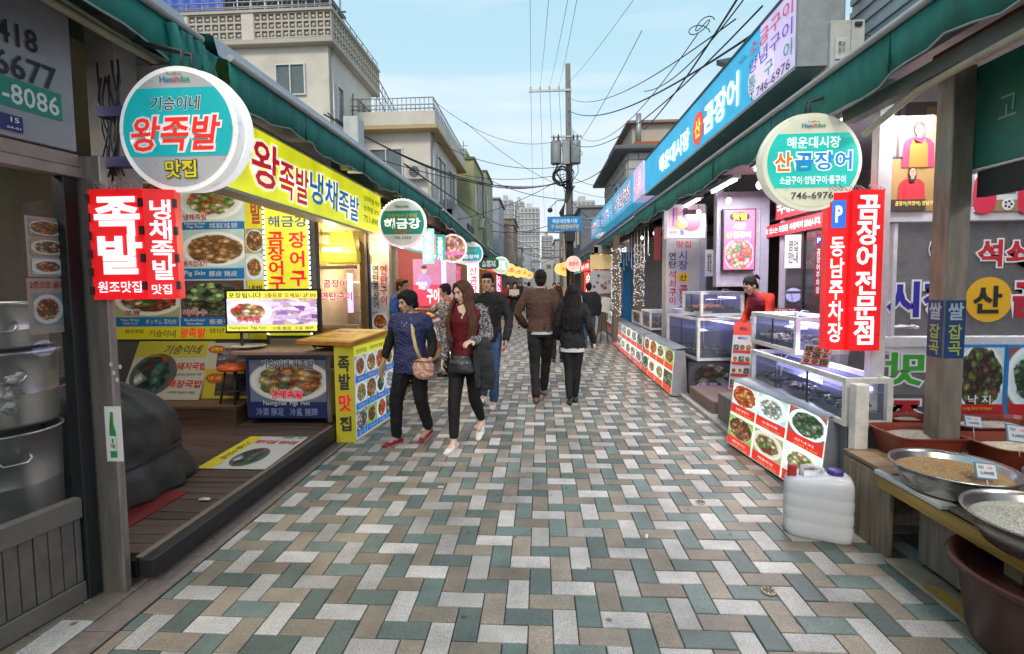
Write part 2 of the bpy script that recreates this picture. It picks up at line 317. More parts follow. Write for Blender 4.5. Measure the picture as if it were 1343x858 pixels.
# ------------------------------------------------------------------ lettering
TX={}
def glyphs(body, bold, shear, lines):
    key=(body,bold,shear,lines)
    if key in TX: return TX[key]
    c=bpy.data.curves.new('letter_curve','FONT'); c.body=body; c.offset=bold*(.62 if bold<.07 else .8); c.shear=shear; c.resolution_u=2; c.align_x='CENTER'; c.space_line=lines
    o=bpy.data.objects.new('letter_curve',c); m=o.to_mesh()
    vs=[(v.co.x,v.co.y) for v in m.vertices]; fs=[tuple(p.vertices) for p in m.polygons]
    o.to_mesh_clear(); bpy.data.objects.remove(o); bpy.data.curves.remove(c)
    xs=[v[0] for v in vs] or [0,1]; ys=[v[1] for v in vs] or [0,1]
    TX[key]=(vs,fs,min(xs),max(xs),min(ys),max(ys)); return TX[key]
class Frame:
    """a flat face in the scene: origin at lower left, R to the right, U up, N towards the reader"""
    def __init__(s,O,R=(1,0,0),U=(0,0,1)):
        s.O=Vector(O); s.R=Vector(R).normalized(); s.U=Vector(U).normalized(); s.N=s.R.cross(s.U)
    def p(s,u,v,l=0): return s.O+s.R*u+s.U*v+s.N*l
    def rect(s,name,u0,v0,u1,v1,m,parent=None,lift=.004,th=0):
        bm=BM()
        if th:
            a=[s.p(u,v,l) for l in (lift-th,lift) for u,v in ((u0,v0),(u1,v0),(u1,v1),(u0,v1))]
            vs=[bm.verts.new(q) for q in a]
            fl=[bm.faces.new([vs[i] for i in ix]) for ix in ((4,5,6,7),(3,2,1,0),(0,1,5,4),(1,2,6,5),(2,3,7,6),(3,0,4,7))]; f=fl[0]
        else:
            f=poly(bm,[s.p(u0,v0,lift),s.p(u1,v0,lift),s.p(u1,v1,lift),s.p(u0,v1,lift)])
        uvl=bm.loops.layers.uv.new('UVMap')
        for l,q in zip(f.loops,((0,0),(1,0),(1,1),(0,1))): l[uvl].uv=q
        return mk(name,bm,m,parent)
    def oval(s,name,u,v,ru,rv,m,parent=None,lift=.004,n=40,th=0,n0=0,squared=0):
        bm=BM(); pts=[]
        for k in range(n):
            a=2*PI*k/n; cx,cy=math.cos(a),math.sin(a)
            if squared: cx=math.copysign(abs(cx)**squared,cx); cy=math.copysign(abs(cy)**squared,cy)
            pts.append((u+ru*cx,v+rv*cy,cx,cy))
        top=[bm.verts.new(s.p(a,b,lift)) for a,b,_,_ in pts]; f=bm.faces.new(top)
        uvl=bm.loops.layers.uv.new('UVMap')
        for l,q in zip(f.loops,pts): l[uvl].uv=(.5+q[2]/2,.5+q[3]/2)
        if th:
            bot=[bm.verts.new(s.p(a,b,lift-th)) for a,b,_,_ in pts]; bm.faces.new(bot[::-1])
            for k in range(n): g=bm.faces.new((bot[k],bot[(k+1)%n],top[(k+1)%n],top[k])); g.smooth=False
        return mk(name,bm,m,parent)
    def shape(s,name,pts,m,parent=None,lift=.005):
        bm=BM(); poly(bm,[s.p(a,b,lift) for a,b in pts]); bmesh.ops.triangulate(bm,faces=bm.faces[:]); return mk(name,bm,m,parent)
    def text(s,body,u,v,w,h,m,parent=None,lift=.006,bold=.02,shear=0,outline=None,ow=.05,lines=1.0,mirror=False,name='lettering',rot=0):
        """lettering fitted into a box of w x h centred on (u,v)"""
        def build(bo,mm,nm,lf,fit):
            vs,fs,x0,x1,y0,y1=glyphs(body,bo,shear,lines)
            fx0,fx1,fy0,fy1=fit
            sx=w/max(fx1-fx0,1e-5); sy=h/max(fy1-fy0,1e-5); cx,cy=(fx0+fx1)/2,(fy0+fy1)/2
            if mirror: sx=-sx
            me=bpy.data.meshes.new(nm); co=[]
            ca,sa=math.cos(rot),math.sin(rot)
            for x,y in vs:
                a,b=(x-cx)*sx,(y-cy)*sy; co.append(s.p(u+a*ca-b*sa,v+a*sa+b*ca,lf))
            me.from_pydata(co,[],fs if not mirror else [f[::-1] for f in fs]); return mk(nm,me,mm,parent)
        q=glyphs(body,bold,shear,lines)[2:]
        if outline is not None: build(bold+ow,outline,name+'_outline',lift-.0015,q)
        return build(bold,m,name,lift,q)
    def vtext(s,body,*a,**k): return s.text('\n'.join(body),*a,**k)
# shared colours
WHITE=ink('white',(.82,.82,.82)); BLACK=ink('black',(.02,.02,.02)); RED=ink('red',(.55,.02,.02)); NAVY=ink('navy',(.03,.04,.30)); GREEN=ink('green',(.05,.30,.06)); YEL=ink('yellow',(.80,.68,.02)); TEAL=ink('teal',(.01,.30,.27)); BLUE=ink('blue',(.02,.16,.48))
STEEL=mat('brushed_steel',(.42,.41,.39),.33,.9,var=.2,nscale=5,bump=.12,bscale=20,aniso=(30,30,1))
ALU=mat('white_aluminium',(.62,.60,.60),.4,.1,var=.06,dirt=.25,nscale=6)
DARK=mat('dark_metal',(.05,.05,.055),.45,.5)
CONC=mat('concrete',(.36,.34,.32),.85,var=.15,bump=.3,bscale=40,dirt=.35)
CABLE=mat('cable_black',(.018,.018,.02),.5,var=0)
# ================================================================== GROUND
def sheet(name,x0,x1,y0,y1,z,m):
    bm=BM(); poly(bm,[(x0,y0,z),(x1,y0,z),(x1,y1,z),(x0,y1,z)]); return tag(mk(name,bm,m),kind='structure')
asph=mat('worn_concrete_ground',(.13,.125,.12),.9,var=.2,nscale=3,bump=.3,bscale=50,dirt=.3)
sheet('ground',-400,400,-60,900,-.02,asph)
joint=mat('paver_joint_sand',(.045,.042,.038),.95,var=.3,nscale=30)
pave=sheet('pavement',-1.915,2.7,-1.5,62,-.008,joint)
UNIT=.112; PX0,PY0=-.2841,2.0024
PM=[paver('paver_white',(.50,.475,.45)),paver('paver_teal',(.140,.185,.168)),paver('paver_tan',(.285,.24,.185))]
def paver_me(kind,ci):
    g=.0028; w,h=(2*UNIT,UNIT) if kind=='h' else (UNIT,2*UNIT)
    bm=BM(); c=.004
    a=[bm.verts.new((x,y,-.01)) for x,y in ((g,g),(w-g,g),(w-g,h-g),(g,h-g))]
    b=[bm.verts.new((x,y,-.0015)) for x,y in ((g,g),(w-g,g),(w-g,h-g),(g,h-g))]
    t=[bm.verts.new((x,y,.001)) for x,y in ((g+c,g+c),(w-g-c,g+c),(w-g-c,h-g-c),(g+c,h-g-c))]
    for lo,hi in ((a,b),(b,t)):
        for k in range(4): bm.faces.new((lo[k],lo[(k+1)%4],hi[(k+1)%4],hi[k]))
    bm.faces.new(t); me=bpy.data.meshes.new('paver'); bm.to_mesh(me); bm.free(); me.materials.append(PM[ci]); return me
PME={(k,c):paver_me(k,c) for k in 'hv' for c in range(3)}
XL,XR=-1.915,2.62
cells=[]
for i in range(-40,540):
    for j in range(-160,30):
        for kind in 'hv':
            if kind=='h': x=i+4*j; y=i; w,h=2,1; c=(i+2*j)%3
            else: x=i+4*j+2; y=i-1; w,h=1,2; c=(2+i+2*j)%3
            X=PX0+x*UNIT; Y=PY0+y*UNIT
            if X+w*UNIT<=XL+.01 or X>=XR-.01 or Y<-1 or Y>58: continue
            x0=max(X,XL); x1=min(X+w*UNIT,XR)
            if x1-x0<.02: continue
            cells.append((kind,c,X,Y,x0,x1,h))
def vis(cx,cy):
    px,py,d=pix((cx,cy,0)); return d>0 and 0<=px<=1343 and py<=858 and not (cx>1.95 and cy>2.3)
cells.sort(key=lambda q:(0 if vis((q[4]+q[5])/2,q[3]+.1) else 1,q[3]))
near=cells[:296]; rest=cells[296:]
rp=random.Random(3)
for kind,c,X,Y,x0,x1,h in near:
    me=PME[(kind,c)]; o=bpy.data.objects.new('paver',me); COL.objects.link(o); w0=(2 if kind=='h' else 1)*UNIT
    o.scale=((x1-x0)/w0,1,1); o.location=(x0,Y,rp.uniform(-.0012,.0012)); o.rotation_euler=(rp.uniform(-.004,.004),rp.uniform(-.004,.004),rp.uniform(-.006,.006)); adopt(o,pave)
V=[];F=[];MI=[]
for kind,c,X,Y,x0,x1,h in rest:
    g=.0028; k=len(V); z=.0008+rp.uniform(-.0012,.0012)
    for zz,e in ((-.009,g),(z,g+.002)):
        V+= [(x0+e,Y+e,zz),(x1-e,Y+e,zz),(x1-e,Y+h*UNIT-e,zz),(x0+e,Y+h*UNIT-e,zz)]
    F+= [(k,k+1,k+5,k+4),(k+1,k+2,k+6,k+5),(k+2,k+3,k+7,k+6),(k+3,k,k+4,k+7),(k+4,k+5,k+6,k+7)]; MI+=[c]*5
me=bpy.data.meshes.new('paver_field'); me.from_pydata(V,[],F); me.polygons.foreach_set('material_index',MI)
tag(mk('paver_field',me,PM,pave),kind='stuff')
# granite strip and the narrow row of slabs along the left shops
gran=mat('brown_granite',(.17,.135,.12),.6,var=.25,nscale=25,bump=.2,bscale=120,dirt=.2)
strip=tag(mk('kerb_strip',box(BM(),-2.085,-1.5,-.02,-1.925,62,-.006),joint),kind='structure')
y=-1.2
while y<30:
    w=rp.uniform(.78,.82); mk('granite_slab',box(BM(),-2.083,y+.003,-.015,-1.927,y+w-.003,.004+rp.uniform(-.001,.001),bev=.003),gran,strip); y+=w
side=tag(mk('side_paving',box(BM(),-2.42,-1.5,-.02,-2.09,2.6,-.006),joint),kind='structure')
for k in range(16):
    mk('slab',box(BM(),-2.415+(k%2)*.0,-1.2+k*.225,-.015,-2.255,-1.2+k*.225+.219,.003,bev=.003),PM[(0,2,2)[k%3]],side)
    mk('slab',box(BM(),-2.25,-1.09+k*.225,-.015,-2.094,-1.09+k*.225+.219,.003,bev=.003),PM[(2,0,2)[k%3]],side)
# right kerb
kb=tag(mk('kerb',box(BM(),1.93,3.3,-.02,2.06,60,.02),CONC),kind='structure')
y=3.3
while y<24: mk('kerb_stone',box(BM(),1.90,y,-.01,2.05,y+.99,.055,bev=.01),CONC,kb); y+=1
rf=tag(mk('shop_floor',box(BM(),2.05,3.35,-.02,6.5,60,.14),mat('red_tile_floor',(.12,.07,.06),.6,var=.2,nscale=20)),kind='structure')
lf=tag(mk('rear_floor',box(BM(),-8,5.6,-.02,-2.35,60,.10),CONC),kind='structure')
# round brass studs let into the paving
for (x,y),lb in (((1.14,2.40),'small round pale token lying on the pavers nearest the brown tub'),((1.13,3.39),'small round pale token lying farther up the pavers, beside the white jug')):
    t=thing('paving_token',lb,'token',(x,y,0),'round tokens on the pavers')
    mk('disc',lathe(BM(),[(0,.002),(.032,.002),(.035,.005),(.035,.008),(.031,.010),(.0,.010)],(x,y,0),20),mat('token_ceramic',(.42,.34,.26),.5),t)
    bm=BM()
    for k in range(8): 
        a=k*PI/4; box(bm,-.004,-.011,.010,.004,.011,.0125,M=Matrix.Translation((x+.017*math.cos(a),y+.017*math.sin(a),0))@Matrix.Rotation(a-PI/2,4,'Z'))
    mk('relief',bm,mat('token_dark',(.10,.07,.05),.6),t)
# litter
for i,(px,py,lb) in enumerate(((578,640,'white cigarette end on the granite strip beside the deck'),(848,705,'torn white scrap of paper on the pavers in mid street'),(925,470,'little white wrapper on the pavers near the far menu boxes'))):
    p=atZ(px,py); p=Vector((min(max(p.x,-2.0),1.6),p.y,0.004)); bm=BM()
    box(bm,-.022,-.008,0,.022,.008,.008,bev=.002,M=Matrix.Translation(p)@Matrix.Rotation(i*1.3,4,'Z')); tag(mk('litter',bm,ALU),lb,'litter')

# ================================================================== BUILDINGS BEHIND
def window(par,F,u,v,w,h,mull=1,fm=None,gm=None,depth=.08,sill=True):
    """framed sliding window: frame proud of the wall, panes set back"""
    fm=fm or ALU; gm=gm or mat('window_glass_dim',(.10,.13,.13),.12,.0,var=.35,nscale=1.2,spec=.8)
    t=.05
    wf=None; bm=BM()
    def fb(u0,v0,u1,v1):
        a=[F.p(x,y,l) for l in (-.02,depth) for x,y in ((u0,v0),(u1,v0),(u1,v1),(u0,v1))]; vs=[bm.verts.new(q) for q in a]
        for ix in ((4,5,6,7),(3,2,1,0),(0,1,5,4),(1,2,6,5),(2,3,7,6),(3,0,4,7)): bm.faces.new([vs[i] for i in ix])
    fb(u-w/2-t,v+h/2,u+w/2+t,v+h/2+t); fb(u-w/2-t,v-h/2-t,u+w/2+t,v-h/2); fb(u-w/2-t,v-h/2,u-w/2,v+h/2); fb(u+w/2,v-h/2,u+w/2+t,v+h/2)
    for k in range(1,mull+1):
        x=u-w/2+w*k/(mull+1); fb(x-t*.45,v-h/2,x+t*.45,v+h/2)
    wf=mk('window',bm,fm,par)
    for k in range(mull+1):
        a=u-w/2+w*k/(mull+1)+.02; b=u-w/2+w*(k+1)/(mull+1)-.02
        o=F.rect('pane',a,v-h/2,b,v+h/2,gm,None,lift=.015+.012*(k%2)); o.parent=wf
    return wf
def child(o,p): o.parent=p; return o
cream=mat('cream_render',(.64,.60,.53),.85,var=.07,nscale=1.2,bump=.15,bscale=60,dirt=.22)
cream2=mat('cream_render_darker',(.48,.43,.37),.85,var=.08,nscale=1,bump=.15,dirt=.15)
roofm=mat('flat_roof_grey',(.25,.25,.25),.9)
galv=mat('galvanised_rail',(.38,.39,.40),.45,.6)
def railing(par,A,B,h=.9,n=10,bars=False):
    bm=BM(); A=Vector(A);B=Vector(B)
    for z in ((h,h*.5,.12) if not bars else (h,.08)): tube(bm,[A+Vector((0,0,z)),B+Vector((0,0,z))],.022,6)
    for k in range(n+1):
        p=A.lerp(B,k/n); tube(bm,[p,p+Vector((0,0,h))],.018,6)
    return mk('railing',bm,galv,par)
# -- A: cream three storey house with breeze-block parapet
bA=thing('cream_house','tall cream house with breeze-block parapet and roof scaffold, nearest on the left','house',(-10.6,21,0))
mk('wall',box(BM(),-14.6,18,0,-7.75,22.6,10.45),cream,bA)
mk('cornice',box(BM(),-14.9,17.7,10.45,-7.45,23.0,10.63,bev=.02),cream2,bA)
mk('terrace_slab',box(BM(),-14.6,22.6,0,-7.9,31,9.6),cream2,bA)
bm=BM(); 
for x0,x1 in ((-14.8,-13.2),(-12.9,-10.85),(-10.4,-7.5)):
    n=int((x1-x0)/.26)
    for r in range(3):
        z=10.66+r*.3
        for k in range(n):
            x=x0+(x1-x0)*k/n; w=(x1-x0)/n
            for (a,b,c,d) in ((0,0,w,.035),(0,.265,w,.3),(0,.035,.03,.265),(w-.03,.035,w,.265)): box(bm,x+a,17.75,z+b,x+c,17.9,z+d)
            box(bm,x+w*.3,17.77,z+.11,x+w*.7,17.88,z+.19)
mk('breeze_block_screen',bm,mat('breeze_block',(.50,.45,.38),.9),bA)['kind']='stuff'
bm=BM()
for r in range(3):
    z=10.66+r*.3
    for k in range(19):
        y=17.95+k*.27
        for (a,b,c,d) in ((0,0,.27,.035),(0,.265,.27,.3),(0,.035,.03,.265),(.24,.035,.27,.265)): box(bm,-7.65,y+a,z+b,-7.5,y+c,z+d)
        box(bm,-7.62,y+.08,z+.11,-7.53,y+.19,z+.19)
mk('breeze_block_screen',bm,MC['breeze_block'],bA)['kind']='stuff'
for x0,x1 in ((-13.2,-12.9),(-10.85,-10.4)): mk('parapet_pier',box(BM(),x0,17.72,10.63,x1,17.94,11.6),cream,bA)
mk('parapet_cap',box(BM(),-14.85,17.68,11.57,-7.42,17.98,11.66),cream2,bA); mk('parapet_cap',box(BM(),-7.7,17.98,11.57,-7.42,23.0,11.66),cream2,bA)
railing(bA,(-14.8,17.8,11.66),(-7.5,17.8,11.66),.35,12); railing(bA,(-7.55,17.8,11.66),(-7.55,23,11.66),.35,8)
FA=Frame((0,18,0)); window(bA,FA,-9.2,9.25,1.05,1.05,1)
FAs=Frame((-7.75,0,0),R=(0,1,0)); window(bA,FAs,18.9,8.6,.5,1.3,0); window(bA,FAs,21.6,8.9,1.3,1.3,1,fm=mat('gold_frame',(.45,.33,.12),.5))
mk('stair_rail',tube(tube(tube(BM(),[(-7.7,23.2,10.6),(-7.7,30,9.2)],.03,6),[(-7.7,23.2,11.2),(-7.7,30,9.8)],.03,6),[(-7.7,23.2,11.6),(-7.7,30,10.3)],.03,6),galv,bA)
bm=BM()
for k in range(16): tube(bm,[(-7.7,23.2+k*.45,9.6),(-7.7,23.2+k*.45,11.6-k*.085)],.022,6)
mk('stair_post',bm,galv,bA)['kind']='stuff'
mk('water_tank',lathe(BM(),[(0,0),(.5,0),(.52,.6),(.4,.85),(0,.95)],(-8.6,28,9.6),16),mat('tank_grey',(.3,.3,.29),.8),bA)
# roof scaffold and blue tarp
sc=thing('roof_scaffold','grey steel scaffold and frame standing on the roof of the cream house','scaffold',(-10.5,20,11.6))
bm=BM()
for k in range(12):
    x=-14.5+k*.55; tube(bm,[(x,19,10.6),(x,19,14.2)],.04,6); tube(bm,[(x,21,10.6),(x,21,14.2)],.04,6)
mk('upright',bm,galv,sc)['kind']='stuff'
bm=BM()
for z in (12.1,12.7,13.3,13.9): tube(bm,[(-14.8,19,z),(-8.2,19,z)],.035,6); tube(bm,[(-14.8,21,z),(-8.2,21,z)],.035,6)
for k in range(10): x=-14.3+k*.6; tube(bm,[(x,18.9,11.8),(x+1.2,18.9,14)],.03,6)
mk('ledger',bm,mat('dark_galv',(.16,.18,.18),.5,.5),sc)['kind']='stuff'
mk('deck_board',box(BM(),-14.8,19,13.0,-8.2,21,13.06),mat('dark_galv2',(.12,.14,.14),.6),sc)
bm=BM(); N_=18
for i in range(N_):
    for j in range(7): bm.verts.new((-14.6+i*.15, 18.5-.0*j+.08*math.sin(i*1.9+j*.5), 11.75+j*.36-.9*(i/N_)**2*j/6-.05*math.sin(i*2.3)))
bm.verts.ensure_lookup_table()
for i in range(N_-1):
    for j in range(6): f=bm.faces.new([bm.verts[q] for q in (i*7+j,(i+1)*7+j,(i+1)*7+j+1,i*7+j+1)]); f.smooth=True
tag(mk('blue_tarpaulin',bm,mat('blue_tarp',(.03,.10,.50),.45,bump=.4,bscale=6)),'creased blue tarpaulin hung over the roof scaffold at top left','tarpaulin')
# -- B: cream two storey house with a white roof slab and terrace railing
bB=thing('terrace_house','cream house with wide roof slab, terrace railing and tall side windows, second on the left','house',(-6,23,0))
mk('wall',box(BM(),-8.6,20.5,0,-4.55,27.0,8.0),cream,bB)
mk('roof_slab',box(BM(),-8.8,20,8.0,-4.15,28.2,8.14,bev=.02),mat('ochre_band',(.50,.36,.18),.8),bB)
mk('parapet_wall',box(BM(),-8.8,20.0,8.14,-4.22,28.1,8.72,bev=.02),cream,bB)
railing(bB,(-8.8,20.1,8.72),(-4.3,20.1,8.72),.55,24); railing(bB,(-4.3,20.1,8.72),(-4.3,28,8.72),.55,28)
mk('stair_tower',box(BM(),-8.4,23,8.14,-6.8,27,9.4),cream2,bB)
FB=Frame((0,20.5,0)); window(bB,FB,-6.45,6.75,1.35,1.1,1)
FBs=Frame((-4.55,0,0),R=(0,1,0)); window(bB,FBs,22.6,6.2,1.7,2.3,1); window(bB,FBs,25.2,6.2,1.5,2.3,1)
# -- C: olive green flats
olive=mat('olive_render',(.38,.38,.20),.85,var=.1,nscale=1.5,dirt=.25)
bC=thing('olive_house','olive green rendered flats with brown roof edge and windows, third on the left','house',(-5,33,0))
mk('wall',box(BM(),-8,29,0,-3.85,33.4,9.0),olive,bC); mk('wall',box(BM(),-8,33.5,0,-3.6,38,9.3),mat('olive_render_pale',(.38,.37,.24),.85,dirt=.2),bC)
mk('roof_edge',box(BM(),-8.1,28.9,9.0,-3.78,33.4,9.14),mat('green_edge',(.10,.16,.08),.7),bC); mk('roof_edge',box(BM(),-8.1,33.45,9.3,-3.52,38.1,9.42),MC['green_edge'],bC)
mk('stair_block',box(BM(),-6,31,9.14,-4.6,33,10.2),olive,bC)
FC=Frame((-3.85,0,0),R=(0,1,0))
for yy in (30,31.8): window(bC,FC,yy,6.9,1.1,1.7,1)
FC2=Frame((-3.6,0,0),R=(0,1,0))
for yy in (34.6,36.6): window(bC,FC2,yy,6.9,1.2,1.6,1); window(bC,FC2,yy,3.9,1.2,1.4,1)
mk('antenna',tube(tube(BM(),[(-4.6,30,9.1),(-4.6,30,10.4)],.02,5),[(-4.9,30,10.1),(-4.3,30,10.1)],.015,5),DARK,bC)
# -- D: low whitewashed building with a dark vent
bD=thing('whitewashed_building','low whitewashed building with a dark vent, below the olive flats','building',(-4.3,25,0))
bm=BM(); a=[(-5.4,23.6,0),(-4.0,23.6,0),(-4.0,23.6,5.5),(-4.7,23.6,5.9),(-5.4,23.6,5.5)]
f=poly(bm,a); r=bmesh.ops.extrude_face_region(bm,geom=[f])
for v in [g for g in r['geom'] if isinstance(g,bmesh.types.BMVert)]: v.co.y=33; 
mk('wall',bm,mat('whitewash',(.46,.46,.47),.85,dirt=.4,nscale=2),bD)
bm=BM(); box(bm,-3.99,27,3.9,-3.93,29.2,5.0)
mk('vent_recess',bm,DARK,bD)
for k in range(6): mk('louvre',box(BM(),-3.95,27,3.95+k*.17,-3.89,29.2,4.03+k*.17),mat('louvre_grey',(.12,.12,.13),.6),bD)
mk('small_opening',box(BM(),-4.9,23.56,4.6,-4.6,23.66,5.0),DARK,bD); mk('small_opening',box(BM(),-4.0,25,3.6,-3.96,25.5,4.2),DARK,bD)
# -- E.. farther houses up the lane
def lane_house(lb,x0,x1,y0,y1,h,m,wins,side=1,roof=None):
    t=thing('lane_building',lb,'building',((x0+x1)/2,(y0+y1)/2,0))
    mk('wall',box(BM(),x0,y0,0,x1,y1,h),m,t); mk('roof_edge',box(BM(),x0-.15,y0-.15,h,x1+.15,y1+.15,h+.15),roof or roofm,t)
    X=x1 if side>0 else x0; Fr=Frame((X,0,0),R=(0,1,0)) if side>0 else Frame((X,0,0),R=(0,-1,0))
    for (y,z,w,hh) in wins: window(t,Fr,y*side,z,w,hh,1)
    Ff=Frame((0,y0,0)); 
    if x1-x0>1.4: window(t,Ff,(x0+x1)/2,h-1.8,1,.9,1)
    return t
greyP=mat('grey_panel',(.34,.37,.42),.6,dirt=.25,nscale=2); pinkw=mat('pink_render',(.42,.31,.26),.85,dirt=.3,nscale=2); brick_=mat('dull_brick',(.26,.18,.14),.9,dirt=.3,nscale=3)
lane_house('blue grey panelled block standing past the olive flats',-7,-3.45,42,48,8.9,greyP,[(44,6.5,1,1.2),(46.4,6.5,1,1.2)])
lane_house('pinkish square block with a plain top above the far left awnings',-6.2,-2.6,49.5,56,7.6,pinkw,[(51.5,4.4,1.1,1.1),(54,4.4,1.1,1.1)])
lane_house('dark brick house with pipes behind the pinkish block',-6.5,-2.9,57,66,9.2,brick_,[(59,6,1.1,1.2),(63,6,1.1,1.2)])
lane_house('small tan house at the far end of the lane',-5.5,-2.6,70,78,6.8,cream2,[(73,4.5,1,1)])
lane_house('grey house closing the far end of the lane on the left',-5,-1.5,88,96,8,greyP,[(92,5,1,1)])
lane_house('tan billboard block with faded sign behind the utility pole',2.5,5.5,50,60,8.4,mat('tan_board',(.46,.36,.25),.8,dirt=.15),[(53,5,1,1.2)],side=-1)
lane_house('narrow dark grey house behind the pole on the right',2.9,6,34,41,6.8,mat('slate_grey',(.17,.18,.20),.8,dirt=.3),[(36,5,1,1.1),(39,5,1,1.1)],side=-1)
lane_house('white walled house far up the right of the lane',2.2,5,66,76,7.5,mat('far_white',(.44,.44,.45),.8,dirt=.3),[(69,5,1,1),(73,5,1,1)],side=-1)
# right grey tiled house with eave and rooftop room
bR=thing('tiled_house','grey stone-tiled house with dark overhanging eave behind the long blue sign','house',(5.5,20,0))
mk('wall',box(BM(),3.0,16.7,0,9,22.4,5.95),mat('grey_stone_tile',(.32,.32,.31),.85,dirt=.2),bR)
mk('eave',box(BM(),2.5,16.3,5.95,9.2,22.8,6.10,bev=.03),mat('eave_dark',(.13,.13,.14),.7),bR)
mk('roof',box(BM(),3.2,16.5,6.1,9.2,22.6,6.24),mat('roof_orange',(.34,.12,.06),.8,dirt=.3),bR)
mk('rooftop_room',box(BM(),3.2,17,6.24,7.5,21,6.95),cream2,bR); mk('rooftop_slab',box(BM(),3.0,16.8,6.95,7.8,21.3,7.03),mat('slab_brown',(.26,.2,.16),.8),bR)
mk('vent_pipe',tube(BM(),[(3.35,16.7,6.2),(3.35,16.7,7.2)],.09,10),galv,bR)
rr=random.Random(5); bm=BM(); z=3.3
while z<5.9:
    y=16.75
    while y<22:
        w=rr.choice((.35,.5,.7)); 
        if y+w>22.3: break
        box(bm,2.955,y,z,2.998,y+w-.035,min(z+.3,5.93)-.03); y+=w
    x=3.02
    while x<6:
        w=rr.choice((.35,.5,.7)); box(bm,x,16.655,z,x+w-.035,16.698,min(z+.3,5.93)-.03); x+=w
    z+=.3
mk('stone_tile',bm,mat('grey_stone_tile_face',(.40,.40,.39),.8,var=.2,nscale=2,dirt=.2),bR)['kind']='stuff'
window(bR,Frame((2.955,0,0),R=(0,-1,0)),-18.5,4.7,.8,.9,0)
# towers far away
def tower(lb,x0,y0,w,d,h,fl,cols,m):
    t=thing('apartment_tower',lb,'tower block',(x0+w/2,y0,0))
    mk('wall',box(BM(),x0,y0,0,x0+w,y0+d,h),m,t); mk('roof_room',box(BM(),x0+w*.3,y0+2,h,x0+w*.6,y0+d*.7,h+h*.06),m,t)
    bm=BM(); dz=h/fl
    for f in range(fl):
        for c in range(cols):
            a=x0+w*(c+.18)/cols; b=x0+w*(c+.82)/cols; box(bm,a,y0-.25,f*dz+dz*.30,b,y0+.2,f*dz+dz*.78)
        for c in range(max(2,cols//2)):
            n=max(2,cols//2); a=y0+d*(c+.2)/n; b=y0+d*(c+.8)/n; box(bm,x0+w-.2,a,f*dz+dz*.30,x0+w+.25,b,f*dz+dz*.78)
    mk('window',bm,mat('tower_glass',(.26,.29,.32),.4,var=.3,nscale=.2),t)['kind']='stuff'
    bm=BM()
    for f in range(0,fl): box(bm,x0-.3,y0-.45,f*dz,x0+w+.35,y0,f*dz+dz*.16)
    mk('balcony_band',bm,m,t)['kind']='stuff'
tw=mat('tower_white',(.56,.56,.56),.8,var=.05,nscale=.1); tw2=mat('tower_cream',(.50,.48,.47),.8,var=.05,nscale=.1)
tower('tall pale apartment tower farthest left above the lane',-20.5,250,7,12,45,18,3,tw2)
tower('slim pale tower between the two broad blocks',-13.0,262,5,12,46,18,2,tw2)
tower('narrow tower with stepped top left of the broad white block',-10.4,235,4,12,37,15,2,tw2)
tower('broad white apartment block with rows of windows in the gap of the lane',-7.5,200,7.6,14,33,14,5,tw)
tower('pale block just right of the broad white apartment block',1.2,205,4.5,12,22,9,3,tw2)
tower('distant grey tower between the pole and the tiled house',12.5,180,8,12,32,13,5,tw2)
# low rooftops closing the end of the lane
for i,(x0,y0,w,h,lb) in enumerate(((-3,105,3.2,6.5,'low grey rooftop block closing the far end, left part'),(.5,112,3.4,7.4,'low pale rooftop block closing the far end, middle part'),(3.6,100,4,8.2,'low brown rooftop block closing the far end, right part'))):
    lane_house(lb,x0,x0+w,y0,y0+8,h,(greyP,tw2,brick_)[i],[],side=-1)

# air conditioners, drain pipes and meters on the upper walls
def ac_unit(lb,x,y,z,side):
    t=thing('air_conditioner',lb,'air conditioner',(x,y,z),'air conditioners on the upper walls'); m=mat('unit_pale',(.46,.46,.44),.5,dirt=.25)
    if side=='s': mk('case',box(BM(),x,y,z,x+.32,y+.8,z+.58,bev=.01),m,t); F=Frame((x+.32,y,z),R=(0,1,0))
    else: mk('case',box(BM(),x,y-.32,z,x+.8,y,z+.58,bev=.01),m,t); F=Frame((x,y-.32,z))
    F.oval('fan_grille',.32,.29,.23,.23,mat('grille_dark',(.06,.06,.06),.6),t,lift=.006,n=20)
    for k in range(5): F.rect('grille_bar',.1,.11+k*.09,.54,.12+k*.09,m,t,lift=.012)
    mk('refrigerant_pipe',tube(BM(),[F.p(.75,.1,-.05),F.p(.9,-.1,-.1),F.p(.92,-1.3,-.12)],.025,6),mat('pipe_wrap',(.5,.48,.42),.7),t)
ac_unit('outdoor unit on the side wall of the cream house below its small window',-7.74,19.8,7.2,'s'); ac_unit('outdoor unit on the front wall of the terrace house beside its window',-5.5,20.48,6.0,'f')
ac_unit('outdoor unit on the side wall of the terrace house between its tall windows',-4.54,23.6,4.7,'s'); ac_unit('outdoor unit on the olive flats between floors',-3.84,31.0,5.2,'s'); ac_unit('outdoor unit on the front of the cream house at the corner',-8.9,17.98,7.2,'f')
for i,(x,y,z0,z1,lb) in enumerate(((-7.65,18.15,5,10.4,'drain pipe at the corner of the cream house'),(-4.45,20.7,3.5,8.0,'drain pipe at the corner of the terrace house'),(-3.75,33.3,3.5,9.0,'drain pipe on the olive flats'))):
    tag(mk('drain_pipe',tube(BM(),[(x,y,z0),(x,y,z1)],.05,8),galv),lb,'drain pipe')
